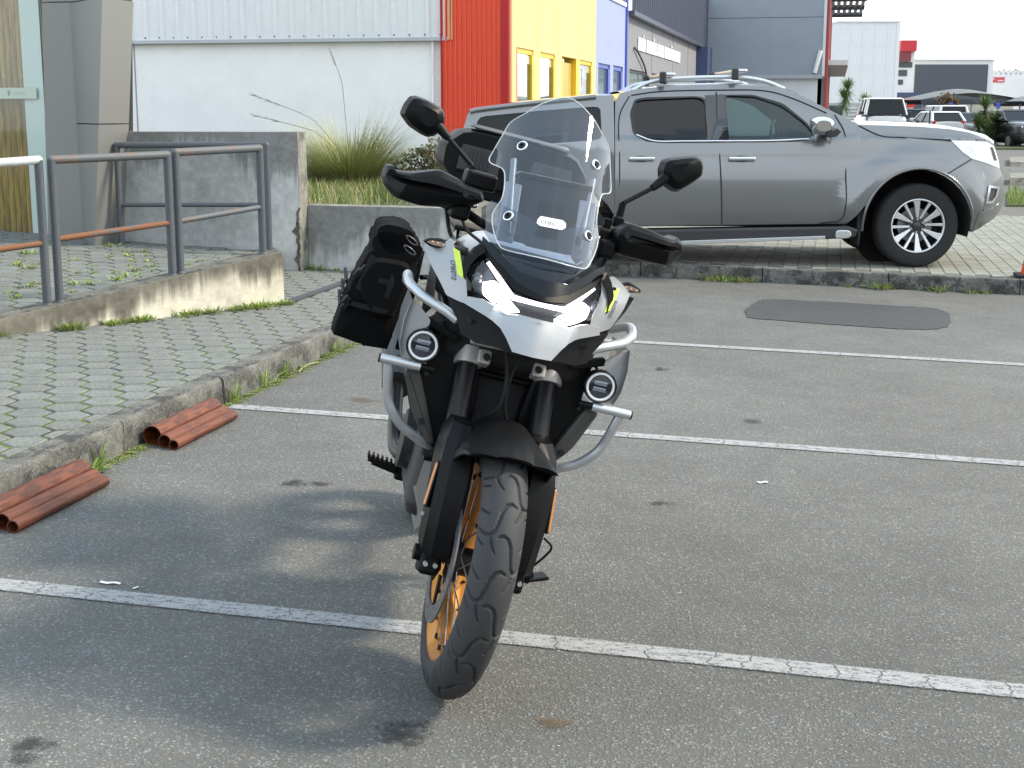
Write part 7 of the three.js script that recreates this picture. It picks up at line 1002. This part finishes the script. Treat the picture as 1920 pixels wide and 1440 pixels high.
// ---- top case
{
  const t = thing('top_case', 'black hard top case with grey lid fixed behind the motorcycle seat', 'case', bikeO.toArray()); t.quaternion.copy(bikeQ);
  const z0 = -1.36, a = B(856, 300, z0), b = B(1086, 345, z0), tl = B(883, 246, z0), x0 = -0.24, x1 = 0.24, cy = (B(970, 330, z0).y), top = B(960, 258, z0).y, cx = B(970, 300, z0).x;
  const sec = (z, k, drop) => soften([V3(cx - 0.245 * k, cy - 0.02, z), V3(cx - 0.25 * k, cy + 0.045, z), V3(cx - 0.19 * k, top - drop, z), V3(cx + 0.19 * k, top - drop, z), V3(cx + 0.25 * k, cy + 0.045, z), V3(cx + 0.245 * k, cy - 0.02, z), V3(cx + 0.2 * k, cy - 0.06, z), V3(cx - 0.2 * k, cy - 0.06, z)], 0.2, 2);
  mesh('case_body', creased(loft([sec(z0 - 0.38, 0.82, 0.03), sec(z0 - 0.34, 0.98, 0.004), sec(z0 - 0.05, 1, 0), sec(z0, 0.95, 0.012)]), 30), mCoat, t);
  mesh('lid_panel', creased(loft([soften([V3(cx - 0.17, top + 0.004, z0 - 0.02), V3(cx + 0.17, top + 0.004, z0 - 0.02), V3(cx + 0.15, top + 0.004, z0 - 0.33), V3(cx - 0.15, top + 0.004, z0 - 0.33)], 0.1), soften([V3(cx - 0.165, top + 0.014, z0 - 0.03), V3(cx + 0.165, top + 0.014, z0 - 0.03), V3(cx + 0.145, top + 0.014, z0 - 0.32), V3(cx - 0.145, top + 0.014, z0 - 0.32)], 0.1)]), 30), std(rgb(0.10, 0.10, 0.10), { roughness: 0.55 }), t, 'grey lid panel');
  for (const s of [-1, 1]) for (let k = 0; k < 6; k++) mesh('vent_slat', at(rbox(0.006, 0.06, 0.012, 0.002), cx + s * 0.12 + (k - 2.5) * 0.013, cy + 0.02, z0 + 0.004, 0, -0.2), mGloss, t);
  for (const s of [-1, 1]) mesh('side_bevel', at(rbox(0.14, 0.11, 0.02, 0.008), cx + s * 0.12, cy + 0.025, z0 - 0.005, 0, -0.15), mSatin, t);
  mesh('mount_plate', rbox(0.26, 0.05, 0.28, 0.01, cx, cy - 0.08, z0 - 0.18), mCoat, t);
}
// ------------------------------------------------------------------ rusty pipe wheel stops, litter
{
  const rm = [0, 1, 2].map((k) => { const f = fbm(256, 5, 5, 40 + k); return std(rgb(1, 1, 1), { map: texFrom(256, 256, (x, y, i) => { const v = 0.75 + 0.5 * f[i] + 0.25 * (NF[i] - 0.5); const w = sstep(0.5, 0.62, f[(i * 5 + 77) % 65536]); return [lerp(0.42, 0.31, w) * v, lerp(0.215, 0.145, w) * v, lerp(0.10, 0.07, w) * v]; }), roughness: 0.5, bumpMap: grainBump, bumpScale: 0.0006 }); });
  const stop = (label, z0, z1, x) => { const t = thing('pipe_wheel_stop', label, 'wheel stop', [x, groundY(x), z0]); let X = 0; const R = [0.042, 0.029, 0.022], len = z0 - z1;
    R.forEach((r, k) => { X += k ? r + R[k - 1] * 0.97 : r; const off = [0, 0.03, 0.05][k], L = len, th = 0.004; const g = new THREE.LatheGeometry([V2(r - th, 0), V2(r, 0), V2(r, L), V2(r - th, L), V2(r - th, 0)], 40); g.rotateX(-Math.PI / 2); g.translate(X, r - SLOPE * X, off); const u = g.attributes.uv; for (let i = 0; i < u.count; i++) u.setXY(i, u.getX(i) * 1.2, u.getY(i) * 1.5); mesh('pipe', creased(g, 40), rm[k], t); }); };
  stop('three rusty pipes laid as wheel stop at the end of a bay line', -5.26, -5.86, -2.758); stop('three rusty pipes laid as wheel stop between two bay lines', -3.62 - 0.45, -4.68, -2.755);
  seed = 4444; const paper = std(rgb(0.75, 0.75, 0.73), { roughness: 0.8 }); const bits = [[207, 1095, 0.032, 0.008, 'flat white paper strip lying beside a bay line'], [1430, 906, 0.02, 0.01, 'crumpled white paper scrap on the open asphalt'], [255, 1104, 0.008, 0.006, 'tiny beige paper scrap beside the white strip']];
  for (const [u, v, a, b, lab] of bits) { const p = onGround(u, v), pts = [[-a, -b], [-a * 0.2, -b * 1.2], [a, -b * 0.6], [a * 0.95, b], [0, b * 0.8], [-a, b * 0.7]].map(([x, y]) => V3(x, y, 0)), g = sheet(pts, (x, y) => 0.002 + 0.002 * Math.sin(x * 160), 0.0006, 1); g.rotateX(-Math.PI / 2); const m = mesh('paper_scrap', g, paper); m.position.set(p.x, p.y + 0.003, p.z); m.rotation.y = YAW * 1.0 + rr(-0.2, 0.2); tag(m, lab, 'litter'); }
  const chip = new THREE.IcosahedronGeometry(0.004, 0), im = new THREE.InstancedMesh(chip, std(rgb(0.34, 0.34, 0.32), { roughness: 0.9 }), 260), mm = new THREE.Matrix4(); for (let k = 0; k < 260; k++) { const near = k < 170, z = rr(-2.4, -9), x = near ? -2.75 + Math.pow(rnd(), 2) * 0.5 : rr(-2.6, 1); mm.makeScale(rr(0.4, 1.3), rr(0.3, 0.7), rr(0.4, 1.3)); mm.setPosition(x, groundY(x) + 0.001, z); im.setMatrixAt(k, mm); } im.name = 'loose_grit'; tag(im, 'loose pale grit lying on the asphalt', 'grit', null, 'stuff'); scene.add(im);
  const tw = [[395, 700], [405, 690], [420, 684], [432, 682]].map(([u, v]) => onGround(u + 165, v + 0).add(V3(0, 0.008, 0))); tag(mesh('twig', tube(tw, 0.004, 14, 6), std(rgb(0.3, 0.26, 0.18), { roughness: 0.9 })), 'pale bent twig lying at the kerb beside the weeds', 'twig');
}

// ------------------------------------------------------------------ across the street, behind the camera: what the paintwork and glass mirror
{
  const t = thing('street_building', 'long brown brick building with rows of dark windows across the street', 'building', [0, -0.2, 30]);
  mesh('wall', span(-26, 26, 0, 4.2, 0, 8), std(rgb(0.20, 0.16, 0.13), { map: plasterMap, roughness: 0.9 }), t); mesh('parapet', span(-26.2, 26.2, 4.2, 4.5, -0.2, 8.2), mConc, t);
  for (let r = 0; r < 1; r++) for (let i = 0; i < 13; i++) { const w = mesh('window', span(-24.6 + i * 4, -22.6 + i * 4, 1.2 + r * 3.2, 2.9 + r * 3.2, -0.06, 0.05), mGlassFar(0.6), t); mesh('window_sill', span(-24.7 + i * 4, -22.5 + i * 4, 1.1 + r * 3.2, 1.2 + r * 3.2, -0.14, 0.02), mConc, w); }
}
renderer.render(scene, camera);
